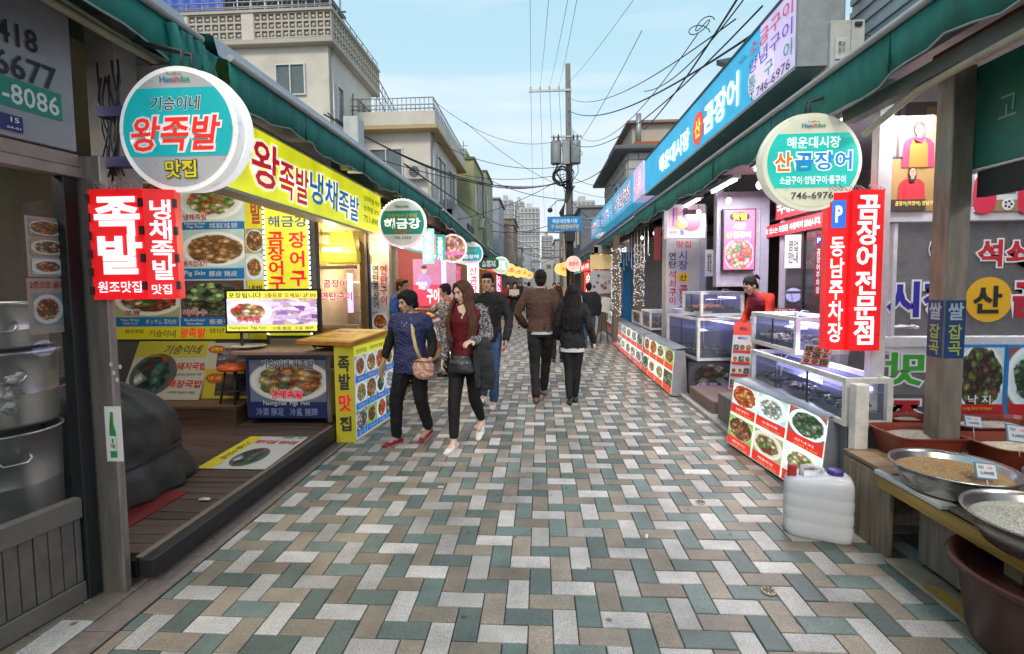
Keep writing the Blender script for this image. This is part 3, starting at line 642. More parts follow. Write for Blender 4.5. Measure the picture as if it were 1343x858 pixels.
# ================================================================== helpers for signs
def _hit(s,px,py):
    r=ray(px,py); t=(s.O-Vector((0,0,EYE))).dot(s.N)/r.dot(s.N); q=Vector((0,0,EYE))+r*t-s.O
    return q.dot(s.R), q.dot(s.U)
Frame.hit=_hit
def _bpx(s,a,b,c,d):
    mx,my=(a+c)/2,(b+d)/2; u=[s.hit(a,my)[0],s.hit(c,my)[0]]; v=[s.hit(mx,d)[1],s.hit(mx,b)[1]]
    return min(u),min(v),max(u),max(v)
Frame.bpx=_bpx
def _rpx(s,name,a,b,c,d,m,parent=None,lift=.004,th=0):
    u0,v0,u1,v1=s.bpx(a,b,c,d); return s.rect(name,u0,v0,u1,v1,m,parent,lift,th)
Frame.rpx=_rpx
def _tpx(s,body,a,b,c,d,m,parent=None,**k):
    u0,v0,u1,v1=s.bpx(a,b,c,d); return s.text(body,(u0+u1)/2,(v0+v1)/2,u1-u0,v1-v0,m,parent,**k)
Frame.tpx=_tpx
def lit(name,col,e):
    key='lit_'+name
    if key in MC: return MC[key]
    m=mat(key,col,.38,0,e,None,0); n=m.node_tree; L=n.links; b=n.nodes['Principled BSDF']
    tcn=n.nodes.new('ShaderNodeTexCoord'); t=n.nodes.new('ShaderNodeTexNoise'); t.inputs['Scale'].default_value=3.2; t.inputs['Detail'].default_value=3; L.new(tcn.outputs['Object'],t.inputs[0])   # uneven tubes behind the sheet
    r=n.nodes.new('ShaderNodeMapRange'); r.inputs[1].default_value=.3; r.inputs[2].default_value=.7; r.inputs[3].default_value=e*.72; r.inputs[4].default_value=e*1.15; L.new(t.outputs[0],r.inputs[0]); L.new(r.outputs[0],b.inputs['Emission Strength'])
    t2=n.nodes.new('ShaderNodeTexNoise'); t2.inputs['Scale'].default_value=11; t2.inputs['Detail'].default_value=8; t2.inputs['Roughness'].default_value=.75; L.new(tcn.outputs['Object'],t2.inputs[0])
    r2=n.nodes.new('ShaderNodeMapRange'); r2.inputs[1].default_value=.56; r2.inputs[2].default_value=.72; r2.inputs[3].default_value=1; r2.inputs[4].default_value=.62; L.new(t2.outputs[0],r2.inputs[0])   # grime on the face
    v=n.nodes.new('ShaderNodeVectorMath'); v.operation='SCALE'; v.inputs[0].default_value=col; L.new(r2.outputs[0],v.inputs['Scale']); L.new(v.outputs[0],b.inputs['Base Color']); L.new(v.outputs[0],b.inputs['Emission Color'])
    return m
def lamp(name,loc,col,power,size=.3,parent=None,kind='POINT',rot=None,sy=None):
    d=bpy.data.lights.new(name,kind); d.energy=power; d.color=col
    if kind=='POINT': d.shadow_soft_size=size
    elif kind=='AREA':
        d.size=size
        if sy: d.shape='RECTANGLE'; d.size_y=sy
    o=bpy.data.objects.new(name,d); COL.objects.link(o); o.location=loc
    if rot: o.rotation_euler=rot
    return o
def disc_sign(label,c,r,face,th=.06,rim=None,group='round signs hanging under the awnings',R=(1,0,0),ry=None):
    """round lightbox: drum with rim, face print added by caller"""
    t=thing('round_sign',label,'sign',(c[0],c[1],c[2]),group); F=Frame(c,R)
    rim=rim or lit('white_rim',(.80,.80,.78),.35)
    F.oval('drum',0,0,r,ry or r,rim,t,lift=0,th=th,n=56)
    F.oval('rim',0,0,r*1.03,(ry or r)*1.03,rim,t,lift=.012,th=.03,n=56)
    F.oval('face',0,0,r*.945,(ry or r)*.945,face,t,lift=.016,n=56)
    mk('hanger',tube(BM(),[F.p(0,(ry or r)*.98,-.03),F.p(0,(ry or r)+.10,-.04),F.p((-1 if c[0]<0 else 1)*.25,(ry or r)+.16,-.04)],.010,6),DARK,t)
    return t,F
def band(F,r,v0,v1,m,t,lift=.019,name='band'):
    """horizontal band clipped to a disc"""
    pts=[]; n=14
    for k in range(n+1): v=v0+(v1-v0)*k/n; pts.append((math.sqrt(max(r*r-v*v,0)),v))
    for k in range(n+1): v=v1-(v1-v0)*k/n; pts.append((-math.sqrt(max(r*r-v*v,0)),v))
    return F.shape(name,pts,m,t,lift)
def city_logo(F,u,v,w,par,lift=.022,e=0):
    F.text('Sun&Fun,',u,v+w*.16,w*.5,w*.09,BLACK if not e else ink('logo_black',(.03,.03,.03)),par,lift=lift,bold=0,name='logo_text')
    F.text('Hae',u-w*.29,v,w*.42,w*.2,ink('logo_blue',(.02,.22,.42)),par,lift=lift,bold=.035,name='logo_text')
    F.text('un',u+w*.03,v-w*.02,w*.2,w*.16,ink('logo_red',(.7,.05,.02)),par,lift=lift,bold=.035,name='logo_text')
    F.text('dae',u+w*.32,v,w*.36,w*.2,ink('logo_green',(.02,.35,.25)),par,lift=lift,bold=.035,name='logo_text')
# ================================================================== LEFT: glazed corner stall
DA=Vector((.172,.985,0)); FD=Frame((-2.556,.5,0),R=DA); LD=1.775
sf=thing('glazed_shopfront','grey framed glass shopfront with boarded base, nearest at the left edge','shopfront',(-2.4,1.4,0))
frm=mat('door_frame_grey',(.17,.155,.14),.45,.4,var=.12,nscale=8,dirt=.3); blk=mat('black_stile',(.018,.018,.02),.4,.2)
def fbox(F,name,u0,v0,u1,v1,d0,d1,m,par,bev=.003):
    bm=BM(); a=[F.p(u,v,l) for l in (d0,d1) for u,v in ((u0,v0),(u1,v0),(u1,v1),(u0,v1))]; vs=[bm.verts.new(q) for q in a]
    for ix in ((4,5,6,7),(3,2,1,0),(0,1,5,4),(1,2,6,5),(2,3,7,6),(3,0,4,7)): bm.faces.new([vs[i] for i in ix])
    if bev: bmesh.ops.bevel(bm,geom=bm.edges[:],offset=bev,segments=1,affect='EDGES')
    return mk(name,bm,m,par)
fbox(FD,'bottom_rail',-1,.01,LD-.057,.105,-.05,.0,frm,sf); fbox(FD,'middle_rail',-1,.43,LD-.057,.53,-.05,.004,frm,sf)
k=0; u=-1.0
while u<LD-.115:
    w=.056; fbox(FD,'board',u+.002,.107,u+w-.002,.428,-.035,-.012-(k%3)*.0012,mat('wainscot_grey',(.15,.135,.12),.5,.3,var=.2,nscale=10,dirt=.35),sf,bev=.003); u+=w; k+=1
fbox(FD,'end_board',u+.002,.107,LD-.058,.428,-.035,-.012,MC['wainscot_grey'],sf)
fbox(FD,'stile',LD-.055,.01,LD,2.10,-.06,.012,blk,sf); fbox(FD,'stile',-1.05,.01,-1.0,2.10,-.06,.012,blk,sf)
FD.rect('glass_pane',-1,.53,LD-.057,2.09,glass('shop_glass',(.05,.06,.06),.12,.015),sf,lift=-.022)
fbox(FD,'top_rail',-1,2.092,LD+.02,2.14,-.05,.03,mat('beige_rail',(.34,.28,.25),.45,.3,dirt=.2),sf); fbox(FD,'top_rail',-1,2.143,LD+.02,2.205,-.05,.015,MC['beige_rail'],sf)
# header board with phone numbers
hb=thing('phone_number_board','plain grey board with large phone numbers above the glass shopfront','sign board',(-2.4,1.4,2.2))
fbox(FD,'board',-1,2.215,LD+.01,2.86,-.05,.02,mat('header_white',(.33,.33,.36),.45,.2,var=.05,dirt=.15),hb)
lf_=.026
def dt(b,x0,y0,x1,y1,m,**k):
    u0,v0=FD.hit(x0,y1); u1,v1=FD.hit(x1,y0); FD.text(b,(u0+u1)/2,(FD.hit((x0+x1)/2,y0)[1]+FD.hit((x0+x1)/2,y1)[1])/2,abs(u1-u0),abs(FD.hit((x0+x1)/2,y0)[1]-FD.hit((x0+x1)/2,y1)[1]),m,hb,lift=lf_,**k)
dt('418',-10,32,42,62,BLACK,bold=.02); dt('6677',-12,76,67,108,BLACK,bold=.02)
FD.rpx('number_band',-60,112,76,155,TEAL,hb,lift=.0235) if False else None
u0,_=FD.hit(-60,100); u1,_=FD.hit(76,140); v0=FD.hit(40,148)[1]; v1=FD.hit(40,116)[1]
FD.rect('number_band',u0,v0-.005,u1,v1+.01,ink('teal_band',(.02,.25,.19)),hb,lift=.0235)
FD.text('-8086',(FD.hit(-4,110)[0]+FD.hit(72,140)[0])/2,(v0+v1)/2,FD.hit(72,140)[0]-FD.hit(-4,110)[0],(v1-v0)*.8,ink('white_num',(.75,.75,.75)),hb,lift=lf_,bold=.02)
ap=thing('address_plate','small dark blue house number plate at the foot of the grey phone board','plate',(-2.5,1.6,2.3))
u1=FD.hit(24,170)[0]; vv=FD.hit(10,172)[1]; vb=FD.hit(10,158)[1]
FD.rect('plate',u1-.13,vv-.0,u1,vb+.02,ink('plate_blue',(.03,.03,.16)),ap,lift=.03,th=.006); FD.text('15',u1-.03,vb-.0,.03,.022,WHITE,ap,lift=.033); FD.text('64-01',u1-.035,vv+.012,.05,.01,WHITE,ap,lift=.033)
# corner post with a sticker
po=thing('steel_post','dull steel corner post with a green bottle sticker, beside the glass shopfront','post',(-2.18,2.33,0))
mk('post_body',box(BM(),-2.262,2.26,0,-2.125,2.305,2.2,bev=.005),mat('post_steel',(.33,.30,.27),.4,.75,var=.25,nscale=3,dirt=.35,bump=.1,aniso=(8,8,1)),po)
FPo=Frame((-2.262,2.26,0))
st=thing('bottle_sticker','white sticker with a green bottle on the steel corner post','sticker',(-2.14,2.27,.9))
FPo.rpx('paper',139,533,161,605,ink('paper_white',(.62,.62,.62)),st,lift=.002)
u0,v0,u1,v1=FPo.bpx(141,537,158,600); cu=(u0+u1)/2-.004; hh=v1-v0; w=.017
FPo.shape('bottle',[(cu-w,v0),(cu+w,v0),(cu+w,v0+hh*.52),(cu+w*.38,v0+hh*.70),(cu+w*.38,v0+hh*.95),(cu-w*.38,v0+hh*.95),(cu-w*.38,v0+hh*.70),(cu-w,v0+hh*.52)],ink('bottle_green',(.02,.25,.05)),st,lift=.0035)
FPo.rect('bottle_label',cu-w,v0+hh*.14,cu+w,v0+hh*.45,ink('label_pale',(.55,.65,.55)),st,lift=.0045); FPo.text('참\n이슬',cu,v0+hh*.3,.022,.05,BLACK,st,lift=.006)
for i,(a,b) in enumerate(((146,478),(154,498),(150,489),(158,481))):
    u,v=FPo.hit(a,b); FPo.oval('sticker_scrap',u,v,.009,.012,ink('scrap',(.5,.5,.5)),po,lift=.002,n=10)
mk('upper_post',box(BM(),-2.32,2.42,1.9,-2.16,2.56,2.95,bev=.004),mat('grimy_wall',(.26,.23,.20),.7,dirt=.4,nscale=6),po)
# interior of the corner stall
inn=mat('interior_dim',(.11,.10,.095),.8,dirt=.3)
sA=thing('corner_stall','dim interior of the corner stall behind the glass front and the menu banners','stall',(-4,3.5,0))
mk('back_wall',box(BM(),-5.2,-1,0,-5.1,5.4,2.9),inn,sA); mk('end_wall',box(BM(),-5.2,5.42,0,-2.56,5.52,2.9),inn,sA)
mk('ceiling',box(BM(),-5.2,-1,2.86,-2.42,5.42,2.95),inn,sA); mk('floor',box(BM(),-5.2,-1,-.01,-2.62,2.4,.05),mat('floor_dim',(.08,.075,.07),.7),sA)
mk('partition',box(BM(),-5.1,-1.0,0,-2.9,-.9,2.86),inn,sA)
sh=thing('wall_shelf','steel shelf unit against the back wall inside the corner stall','shelf',(-4.8,1.8,0))
for z in (.6,1.2,1.8): mk('shelf_board',box(BM(),-5.08,.6,z,-4.7,3.2,z+.03),STEEL,sh)
for y in (.62,3.18): mk('upright',box(BM(),-4.74,y-.02,.05,-4.7,y+.02,2.2),STEEL,sh)
rs=random.Random(2)
for i in range(9):
    z=(.63,1.23,1.83)[i%3]; y=.9+(i//3)*.85+rs.random()*.2; r=.07+.05*rs.random(); h=.14+.12*rs.random()
    tag(mk('bowl_stack',lathe(BM(),[(0,0),(r,0),(r*1.05,h),(r*.9,h),(0,h*.9)],(-4.88,y,z),14),rs.choice((STEEL,ALU,mat('plastic_blue',(.04,.08,.3),.5)))),'%s on the %s shelf inside the corner stall'%(('short stack','middle stack','tall stack')[i//3],('lowest','middle','top')[i%3]),'container',group='containers on the shelf')
pot=mat('pot_aluminium',(.44,.44,.43),.3,.85,var=.1,nscale=3,dirt=.25)
def make_pot(label,c,r,h,hz):
    t=thing('steel_pot',label,'pot',c,'steel pots stacked behind the glass')
    mk('pot_body',lathe(BM(),[(0,.0),(r*.93,.0),(r*.96,.02),(r*.98,h*.45),(r*.985,h*.46),(r*.98,h*.47),(r,h),(r*1.05,h+.006),(r*1.05,h+.018),(r*.98,h+.016),(r*.95,h*.9),(0,h*.86)],c,40),pot,t)
    for a in (-.55,2.6):
        p=Vector(c)+Vector((math.cos(a)*r,math.sin(a)*r,hz)); tn=Vector((-math.sin(a),math.cos(a),0)); o=Vector((math.cos(a),math.sin(a),0))*.035
        mk('handle',tube(BM(),[p-tn*.06+Vector((0,0,.03)),p-tn*.06+o,p-tn*.045+o-Vector((0,0,.02)),p+tn*.045+o-Vector((0,0,.02)),p+tn*.06+o,p+tn*.06+Vector((0,0,.03))],.007,8),pot,t)
    return t
make_pot('wide steel pot at the bottom of the stack behind the glass',(-2.90,2.40,.30),.235,.49,.38)
make_pot('steel steamer pot with a white cloth, in the middle of the stack',(-2.90,2.40,.835),.24,.38,.27)
make_pot('smaller steel pot with flared rim on top of the stack',(-2.93,2.40,1.24),.235,.23,.12)
tag(mk('pot_stand',box(BM(),-3.2,2.10,.05,-2.66,2.64,.298),inn),'low dark stand beneath the stack of steel pots','stand')
pp=thing('paper_notice','white paper with red writing and a dish photo taped inside the shop glass','notice',(-2.4,2.2,1.2))
u0,v0,u1,v1=FD.bpx(45,365,96,432)
FD.rect('paper',u0,v0-.02,u1,v1,ink('paper_cream',(.40,.34,.30)),pp,lift=-.04); FD.text('2층으로 올라',(u0+u1)/2,v1-.03,(u1-u0)*.9,.035,ink('red_dark',(.40,.03,.02)),pp,lift=-.036,shear=.2)
FD.rect('dish_photo',u0+.02,v0+.02,u1-.02,v1-.07,dish('trotters'),pp,lift=-.037)
pp=thing('paper_notice','tall menu sheet with dish photos taped inside the shop glass above the smaller notice','notice',(-2.4,2.2,1.5))
u0,v0,u1,v1=FD.bpx(43,285,96,363)
FD.rect('paper',u0,v0,u1,v1,ink('paper_cream',(.40,.34,.30)),pp,lift=-.04)
for k in range(3): FD.rect('dish_photo',u0+.015,v0+.01+k*.09,u1-.015,v0+.085+k*.09,dish(('skin','cabbage','trotters')[k],seed=k+3),pp,lift=-.036)

# ------------------------------------------------------------------ red lit boxes and round sign over the corner
redlit=lit('red',(.78,.010,.014),.42); wlit=lit('white_letter',(.92,.86,.90),.72)
def hinges(F,u,v0,v1,t,n=6):
    for k in range(n): v=v0+(v1-v0)*(k+.5)/n; F.rect('clip',u-.008,v-.02,u+.008,v+.02,DARK,t,lift=.012,th=.02)
F1=Frame((-2.2,2.22,1.47)); a=F1.bpx(119,248,189,393)
t=thing('red_lightbox','wide glowing red sign box with big white letters, left of the angled red box','sign',(-2.02,2.22,1.5))
F1.rect('box_body',a[0],a[1],a[2],a[3],redlit,t,lift=0,th=.10)
F1.tpx('족\n발',126,258,187,360,wlit,t,bold=.06,lift=.006,lines=.95); F1.tpx('원조맛집',130,369,187,384,wlit,t,bold=.02)
hinges(F1,a[0],a[1],a[3],t); hinges(F1,a[2]-.004,a[1],a[3],t,4)
bm=BM(); rr=random.Random(8)
for k in range(10):
    x=a[0]+.02+k*.022; tube(bm,[F1.p(x,a[3]+.005,-.02),F1.p(x+rr.uniform(-.02,.02),a[3]+.03+rr.random()*.02,-.02),F1.p(x+.03,a[3]+.004,-.03)],.003,5)
mk('wire_tangle',bm,mat('wire_grey',(.4,.38,.36),.5),t)
F2=Frame((F1.p(a[2]+.006,0,0)),R=(.93,-.36,0)); F2=Frame((F1.p(a[2]+.006,0,0)),R=(.94,.34,0))
t=thing('red_lightbox','narrow glowing red sign box turned at an angle beside the wide one','sign',(-1.85,2.25,1.5))
b=F2.bpx(190,250,232,393)
F2.rect('box_body',0,a[1],b[2],a[3],redlit,t,lift=0,th=.08)
F2.tpx('냉\n채\n족\n발',197,262,229,367,wlit,t,bold=.04,lift=.006,lines=.95); F2.tpx('맛집',200,373,226,386,wlit,t,bold=.02); hinges(F2,b[2],a[1],a[3],t,4)
t,F=disc_sign('large round teal and white sign with red letters, nearest on the left',(-1.738,2.30,2.32),.290,lit('disc_face_grey',(.42,.42,.43),.25))
r_=.290*.945
band(F,r_,-.128,.195,lit('teal_face',(.01,.36,.38),.42),t); city_logo(F,.0,.235,.15,t)
F.text('기승이네',.0,.120,.25,.066,BLACK,t,lift=.024,bold=.01,shear=.15,outline=ink('disc_white',(.85,.85,.85),.2),ow=.05)
F.text('왕족발',-.005,-.022,.45,.165,lit('letter_red',(.75,.03,.02),.5),t,lift=.025,bold=.035,shear=.2,outline=ink('disc_white',(.85,.85,.85),.2),ow=.06)
F.text('맛집',.01,-.190,.155,.085,ink('disc_yellow',(.80,.66,.02),.2),t,lift=.024,bold=.03,outline=BLACK,ow=.05)
disc_sign('plain back drum of a second round sign just behind the large teal one',atY(250,173,2.38),.292,lit('disc_white_face',(.8,.8,.8),.3),rim=lit('white_rim2',(.82,.82,.84),.5))
# yellowed conduits, switch box, brackets
cond=mat('conduit_cream',(.42,.38,.27),.55,dirt=.3,nscale=12)
t=thing('conduit','pair of yellowed cable conduits running above the phone number board','conduit',(-2.3,2,2.8))
for i,(dz,r) in enumerate(((0,.022),(.06,.016))):
    pts=[FD.p(-1+k*.28,2.90+dz+.01*math.sin(k*1.7+i),.06) for k in range(9)]+[Vector((-2.16,2.4,2.83+dz*.5)),Vector((-2.1,2.6,2.80+dz*.3)),Vector((-2.1,2.9,2.86)),Vector((-2.12,3.4,2.92))]
    mk('pipe',tube(BM(),pts,r,9),cond,t)
bm=BM()
for k in range(22): tube(bm,[FD.p(.55+k*.025,2.885,.06),FD.p(.562+k*.025,2.885,.06)],.027,9)
mk('corrugated_sleeve',bm,cond,t)
t=thing('switch_box','grey electrical switch box on the wall above the round teal sign','electrical box',(-2.12,2.62,2.6))
mk('box_body',box(BM(),-2.28,2.62,2.50,-2.12,2.72,2.78,bev=.004),mat('box_grey',(.40,.40,.39),.5,dirt=.2),t); mk('box_lid',box(BM(),-2.12,2.61,2.50,-1.98,2.71,2.78,bev=.004),MC['box_grey'],t)
t=thing('cable_bundle','tangle of thin black cables on the dirty wall beside the round teal sign','cables',(-2.2,2.4,2.3)); rr=random.Random(4)
for k in range(9):
    x=-2.2+rr.uniform(-.04,.08); z0=rr.uniform(2.6,2.8); pts=[(x,2.40+rr.uniform(-.02,.01),z0)]
    for j in range(5): pts.append((x+.02*math.sin(j+k)+rr.uniform(-.008,.008),2.39+rr.uniform(-.02,.01),z0-.1*(j+1)-rr.uniform(0,.04)))
    mk('cable',tube(BM(),pts,.005,5),CABLE,t)
for z in (2.17,2.42): mk('bracket',box(BM(),-2.22,2.36,z,-2.02,2.41,z+.05),mat('purple_bracket',(.06,.05,.20),.5),t)

# ------------------------------------------------------------------ awnings along the left
teal=mat('awning_teal',(.010,.18,.145),.7,var=.28,nscale=3,bump=.3,bscale=5,dirt=.28,aniso=(3,3,.6))
tubeM=mat('awning_tube',(.42,.42,.43),.45,.3,dirt=.15); fas=mat('fascia_pale',(.48,.50,.54),.55,dirt=.15,nscale=3)
def awning(label,x,y0,y1,z0,z1,side,drop=.23,fascia=True,depth=1.0,rise=.30,seed=0,sag=.03,step=.12,fm=None,under=None):
    """side=-1 left row (canopy rises to the left), +1 right row"""
    t=thing('awning',label,'awning',(x,(y0+y1)/2,z0),'green market awnings'); rr=random.Random(seed)
    n=max(6,int((y1-y0)/step)); bm=BM(); top=[];bot=[];lip=[];back=[]
    for k in range(n+1):
        y=y0+(y1-y0)*k/n; z=z0+(z1-z0)*k/n; w=.012*math.sin(k*.9+seed)+.010*math.sin(k*2.3)
        d=drop+sag*math.sin(k*.55*step/.12+seed)+.012*math.sin(k*1.9)
        top.append(bm.verts.new((x,y,z))); bot.append(bm.verts.new((x+w+.01*side,y,z-d))); 
        back.append(bm.verts.new((x+side*depth,y,z+rise+.01*math.sin(k)))); lip.append(bm.verts.new((x+w*.5,y,z-d*.5)))
    for k in range(n):
        for A,B in ((top,lip),(lip,bot),(back,top)):
            f=bm.faces.new((A[k],A[k+1],B[k+1],B[k])); f.smooth=True
    o=mk('canopy_fabric',bm,fm or teal,t); 
    m=o.modifiers.new('thick','SOLIDIFY'); m.thickness=.004; m.offset=0
    mk('hem',tube(BM(),[v for v in [(x+.01*side+.012*math.sin(k*.9+seed)+.010*math.sin(k*2.3), y0+(y1-y0)*k/n, z0+(z1-z0)*k/n-(drop+sag*math.sin(k*.55*step/.12+seed)+.012*math.sin(k*1.9))) for k in range(n+1)]],.006,5),mat('hem_grey',(.30,.33,.33),.7),t)
    mk('front_tube',tube(BM(),[(x-.012*side,y0,z0+.012),(x-.012*side,y1,z1+.012)],.022,8),tubeM,t)
    if fascia:
        bm=BM(); xf=x+.06*side
        vs=[bm.verts.new(q) for q in ((xf,y0,z0+.03),(xf,y1,z1+.03),(xf+.03*side,y1,z1+.15),(xf+.03*side,y0,z0+.15))]; bm.faces.new(vs)
        vs2=[bm.verts.new(q) for q in ((xf+.05*side,y0,z0+.03),(xf+.05*side,y1,z1+.03),(xf+depth*side,y1,z1+.36),(xf+depth*side,y0,z0+.36))]
        bm.faces.new((vs[3],vs[2],vs2[2],vs2[3]))
        mk('roof_sheet',bm,fas,t)
    bm=BM(); k=8
    while k<n:
        y=y0+(y1-y0)*k/n; z=z0+(z1-z0)*k/n; tube(bm,[(x+side*depth*.98,y,z+rise-.004),(x+side*.3,y,z+rise*.3-.006),(x,y+.004,z-.004),(x-.006*side,y,z-drop*.95)],.007,4); k+=11 if step<.2 else 4
    mk('seam',bm,mat('seam_dark',(.006,.07,.055),.8),t)['kind']='stuff'
    y=y0+.5
    while y<y1:
        zz=z0+(z1-z0)*(y-y0)/(y1-y0); mk('folding_arm',tube(BM(),[(x+.03*side,y,zz-.01),(x+side*.45,y+.25,zz+.03),(x+side*.85,y,zz+.08)],.018,6),mat('arm_cream',(.40,.38,.26),.5),t); y+=2.2
    return t
awning('near green awning over the glass shopfront, frayed at its end',-1.93,.4,2.74,2.96,2.955,-1,drop=.20,seed=3,sag=.045)
awning('long green awning over the yellow letter sign on the left',-1.9,2.95,9.5,2.95,3.06,-1,drop=.23,seed=1,sag=.025)
awning('green awning along the middle of the left row',-1.92,9.6,18,3.05,2.86,-1,drop=.24,seed=5)
awning('farther green awning of the left row',-1.95,18.2,30,2.86,2.8,-1,drop=.26,seed=6,step=.3)
awning('last green awning at the far end of the left row',-1.98,30.5,48,2.8,2.8,-1,drop=.28,seed=7,step=.5)
bm=BM(); rr=random.Random(6)
for i in range(16):
    a=i*.35; 
    tube(bm,[(-1.93+rr.uniform(-.03,.03),2.50+i*.022,2.93),(-1.93+rr.uniform(-.05,.05),2.52+i*.022,2.80),(-1.94+rr.uniform(-.05,.05),2.53+i*.02,2.66-rr.random()*.12)],[.03,.035,.02],6)
tag(mk('loose_awning_cloth',bm,teal,None,smooth=True),'bunched end of torn green awning cloth hanging above the round teal sign','cloth')
# lamps under the awning (dull housings)
tubeL=mat('fluorescent_housing',(.50,.46,.25),.4,dirt=.2)
for i,(y,lb) in enumerate(((3.55,'yellowed fluorescent lamp under the awning, nearest of the two over the yellow sign'),(5.6,'yellowed fluorescent lamp under the awning, farther one over the yellow sign'))):
    t=thing('awning_lamp',lb,'lamp',(-2.12,y,2.86),'lamps under the left awning'); M_=Matrix.Translation((-2.12,y,2.93-(i*.0)))@Matrix.Rotation(.18*i+.04,4,'X')
    bm=box(BM(),-.05,-.35,-.03,.05,.35,.03,bev=.008,M=M_); mk('housing',bm,tubeL,t); mk('tube',tube(BM(),[M_@Vector((.03,-.33,-.05)),M_@Vector((.03,.33,-.05))],.013,8),lit('tube_dim',(.85,.8,.55),.35),t)
# the shop body behind the awning (upper wall, gutter)
t=thing('left_shop_row','low block of market shops behind the left awnings with grimy upper wall','shop row',(-4,20,0))
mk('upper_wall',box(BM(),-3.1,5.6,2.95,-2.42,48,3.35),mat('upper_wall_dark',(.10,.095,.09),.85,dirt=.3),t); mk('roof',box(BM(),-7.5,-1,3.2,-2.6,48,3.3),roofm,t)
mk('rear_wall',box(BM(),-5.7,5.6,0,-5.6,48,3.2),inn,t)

# ------------------------------------------------------------------ big yellow letter sign
t=thing('yellow_shop_sign','long lit yellow sign with red and blue brush letters under the left awning','sign',(-2.35,5.2,2.3))
FY=Frame((-2.35,0,0),R=(0,1,0)); ylit=lit('yellow_panel',(.72,.74,.02),.62)
fbox(FY,'panel',3.2,2.315,7.13,2.87,-.16,0,ylit,t,0); fbox(FY,'bottom_trim',3.18,2.285,7.15,2.313,-.17,.015,mat('trim_beige',(.5,.46,.36),.5),t); fbox(FY,'top_trim',3.18,2.872,7.15,2.895,-.17,.015,MC['trim_beige'],t)
WO=lit('white_outline',(.9,.9,.85),.6)
def ytext(b,y0,y1,z0,z1,m,**k): FY.text(b,(y0+y1)/2,(z0+z1)/2,y1-y0,z1-z0,m,t,lift=.008,**k)
R2=lit('sign_red',(.70,.01,.03),.4); B2=lit('sign_blue',(.01,.16,.55),.4)
def yspan(pxa,pxb): return FY.hit(pxa,260)[0],FY.hit(pxb,260)[0]
a,b=yspan(331,368); ytext('왕',a,b,2.40,2.80,R2,bold=.03,shear=.1,outline=WO,ow=.05)
a,b=yspan(366,405); ytext('족발',a,b,2.37,2.72,R2,bold=.03,shear=.1,outline=WO,ow=.05)
a,b=yspan(406,443); ytext('냉채',a,b,2.42,2.76,B2,bold=.03,shear=.1,outline=WO,ow=.05)
a,b=yspan(443,470); ytext('족발',a,b,2.38,2.70,B2,bold=.03,shear=.1,outline=WO,ow=.05)
DKI=ink('dark_ink',(.05,.05,.04)); a,b=yspan(476,497)
ytext('냉채족발 해물',a,b,2.70,2.78,DKI,bold=.01); ytext('왕족발 보쌈',a,b,2.57,2.65,DKI,bold=.01); ytext('751-8987',a,b,2.42,2.51,DKI,bold=.01)
# ------------------------------------------------------------------ menu banners on the rear wall of the alcove
FW=Frame((0,5.40,0))
t=thing('menu_banner','big wall banner of dish photographs in two columns with blue captions and yellow foot','banner',(-4,5.4,.95))
FW.rpx('sheet',100,236,322,445,ink('banner_white',(.62,.66,.66)),t,lift=.004)
cb=ink('caption_blue',(.01,.20,.50)); RW=ink('red_title',(.55,.05,.04))
rows=((236,291,301,'cold','냉채족발','Naengchae\nPigs Feet','冷菜 豚足 冷盘 猪蹄'),(302,352,366,'skin','돼지껍데기','Pig Skin','豚皮 猪皮'),(368,416,428,'noodle','막국수','Buckwheat\nNoodles','蕎麦そば'))
for i,(y0,y1,y2,dk,kr,en,cj) in enumerate(rows):
    FW.rpx('dish_photo',237.5,y0,321,y1,dish(dk,0.12,i,9),t,lift=.007); FW.rpx('caption_bar',237.5,y1,321,y2,cb,t,lift=.007)
    FW.tpx(kr,241,y1-10,272,y1-2,RW,t,lift=.011,bold=.03,outline=WHITE,ow=.06)
    my=(y1+y2)/2; FW.tpx(en,243,my-4,270,my+4,WHITE,t,lift=.011,bold=.01); FW.tpx(cj,275,my-3.5,312,my+3.5,WHITE,t,lift=.011,bold=.01)
for i,(y0,y1,y2,dk,kr,en,cj) in enumerate(((236,291,301,'trotters','왕족발','Pigs Feet','豚足 猪蹄'),(302,352,366,'spicy','불족발','Spicy Feet','辛豚足'),(368,416,428,'cabbage','보쌈','Napa Wraps\nWith Pork','ボッサム 菜包肉'))):
    FW.rpx('dish_photo',150,y0,235.5,y1,dish(dk,0.12,i+5,8),t,lift=.007); FW.rpx('caption_bar',150,y1,235.5,y2,cb,t,lift=.007); my=(y1+y2)/2
    FW.tpx(kr,165,y1-10,185,y1-2,RW,t,lift=.011,bold=.03,outline=WHITE,ow=.06); FW.tpx(en,160,my-4,184,my+4,WHITE,t,lift=.011,bold=.01); FW.tpx(cj,192,my-3.5,232,my+3.5,WHITE,t,lift=.011,bold=.01)
ybn=ink('banner_yellow',(.72,.62,.02),.06); FW.rpx('yellow_foot',100,429,322,445,ybn,t,lift=.0075)
FW.tpx('원조맛집',165,432,189,437,DKI,t,lift=.011); FW.tpx('기승이네',196,433,232,442,DKI,t,lift=.011,shear=.15,bold=.01); FW.tpx('왕족발',237,430,271,443,R2,t,lift=.011,shear=.2,bold=.03); FW.tpx('051)7',276,431,295,438,DKI,t,lift=.011,bold=.01)
t=thing('yellow_banner','narrow yellow banner with brown letters and bowls, between the dish banner and the lit banner','banner',(-3.25,5.4,.95))
FW.rpx('sheet',323,240,346,445,ybn,t,lift=.005); FW.tpx('족\n발',328,235,342,294,ink('brown_red',(.40,.08,.02)),t,lift=.009,bold=.05)
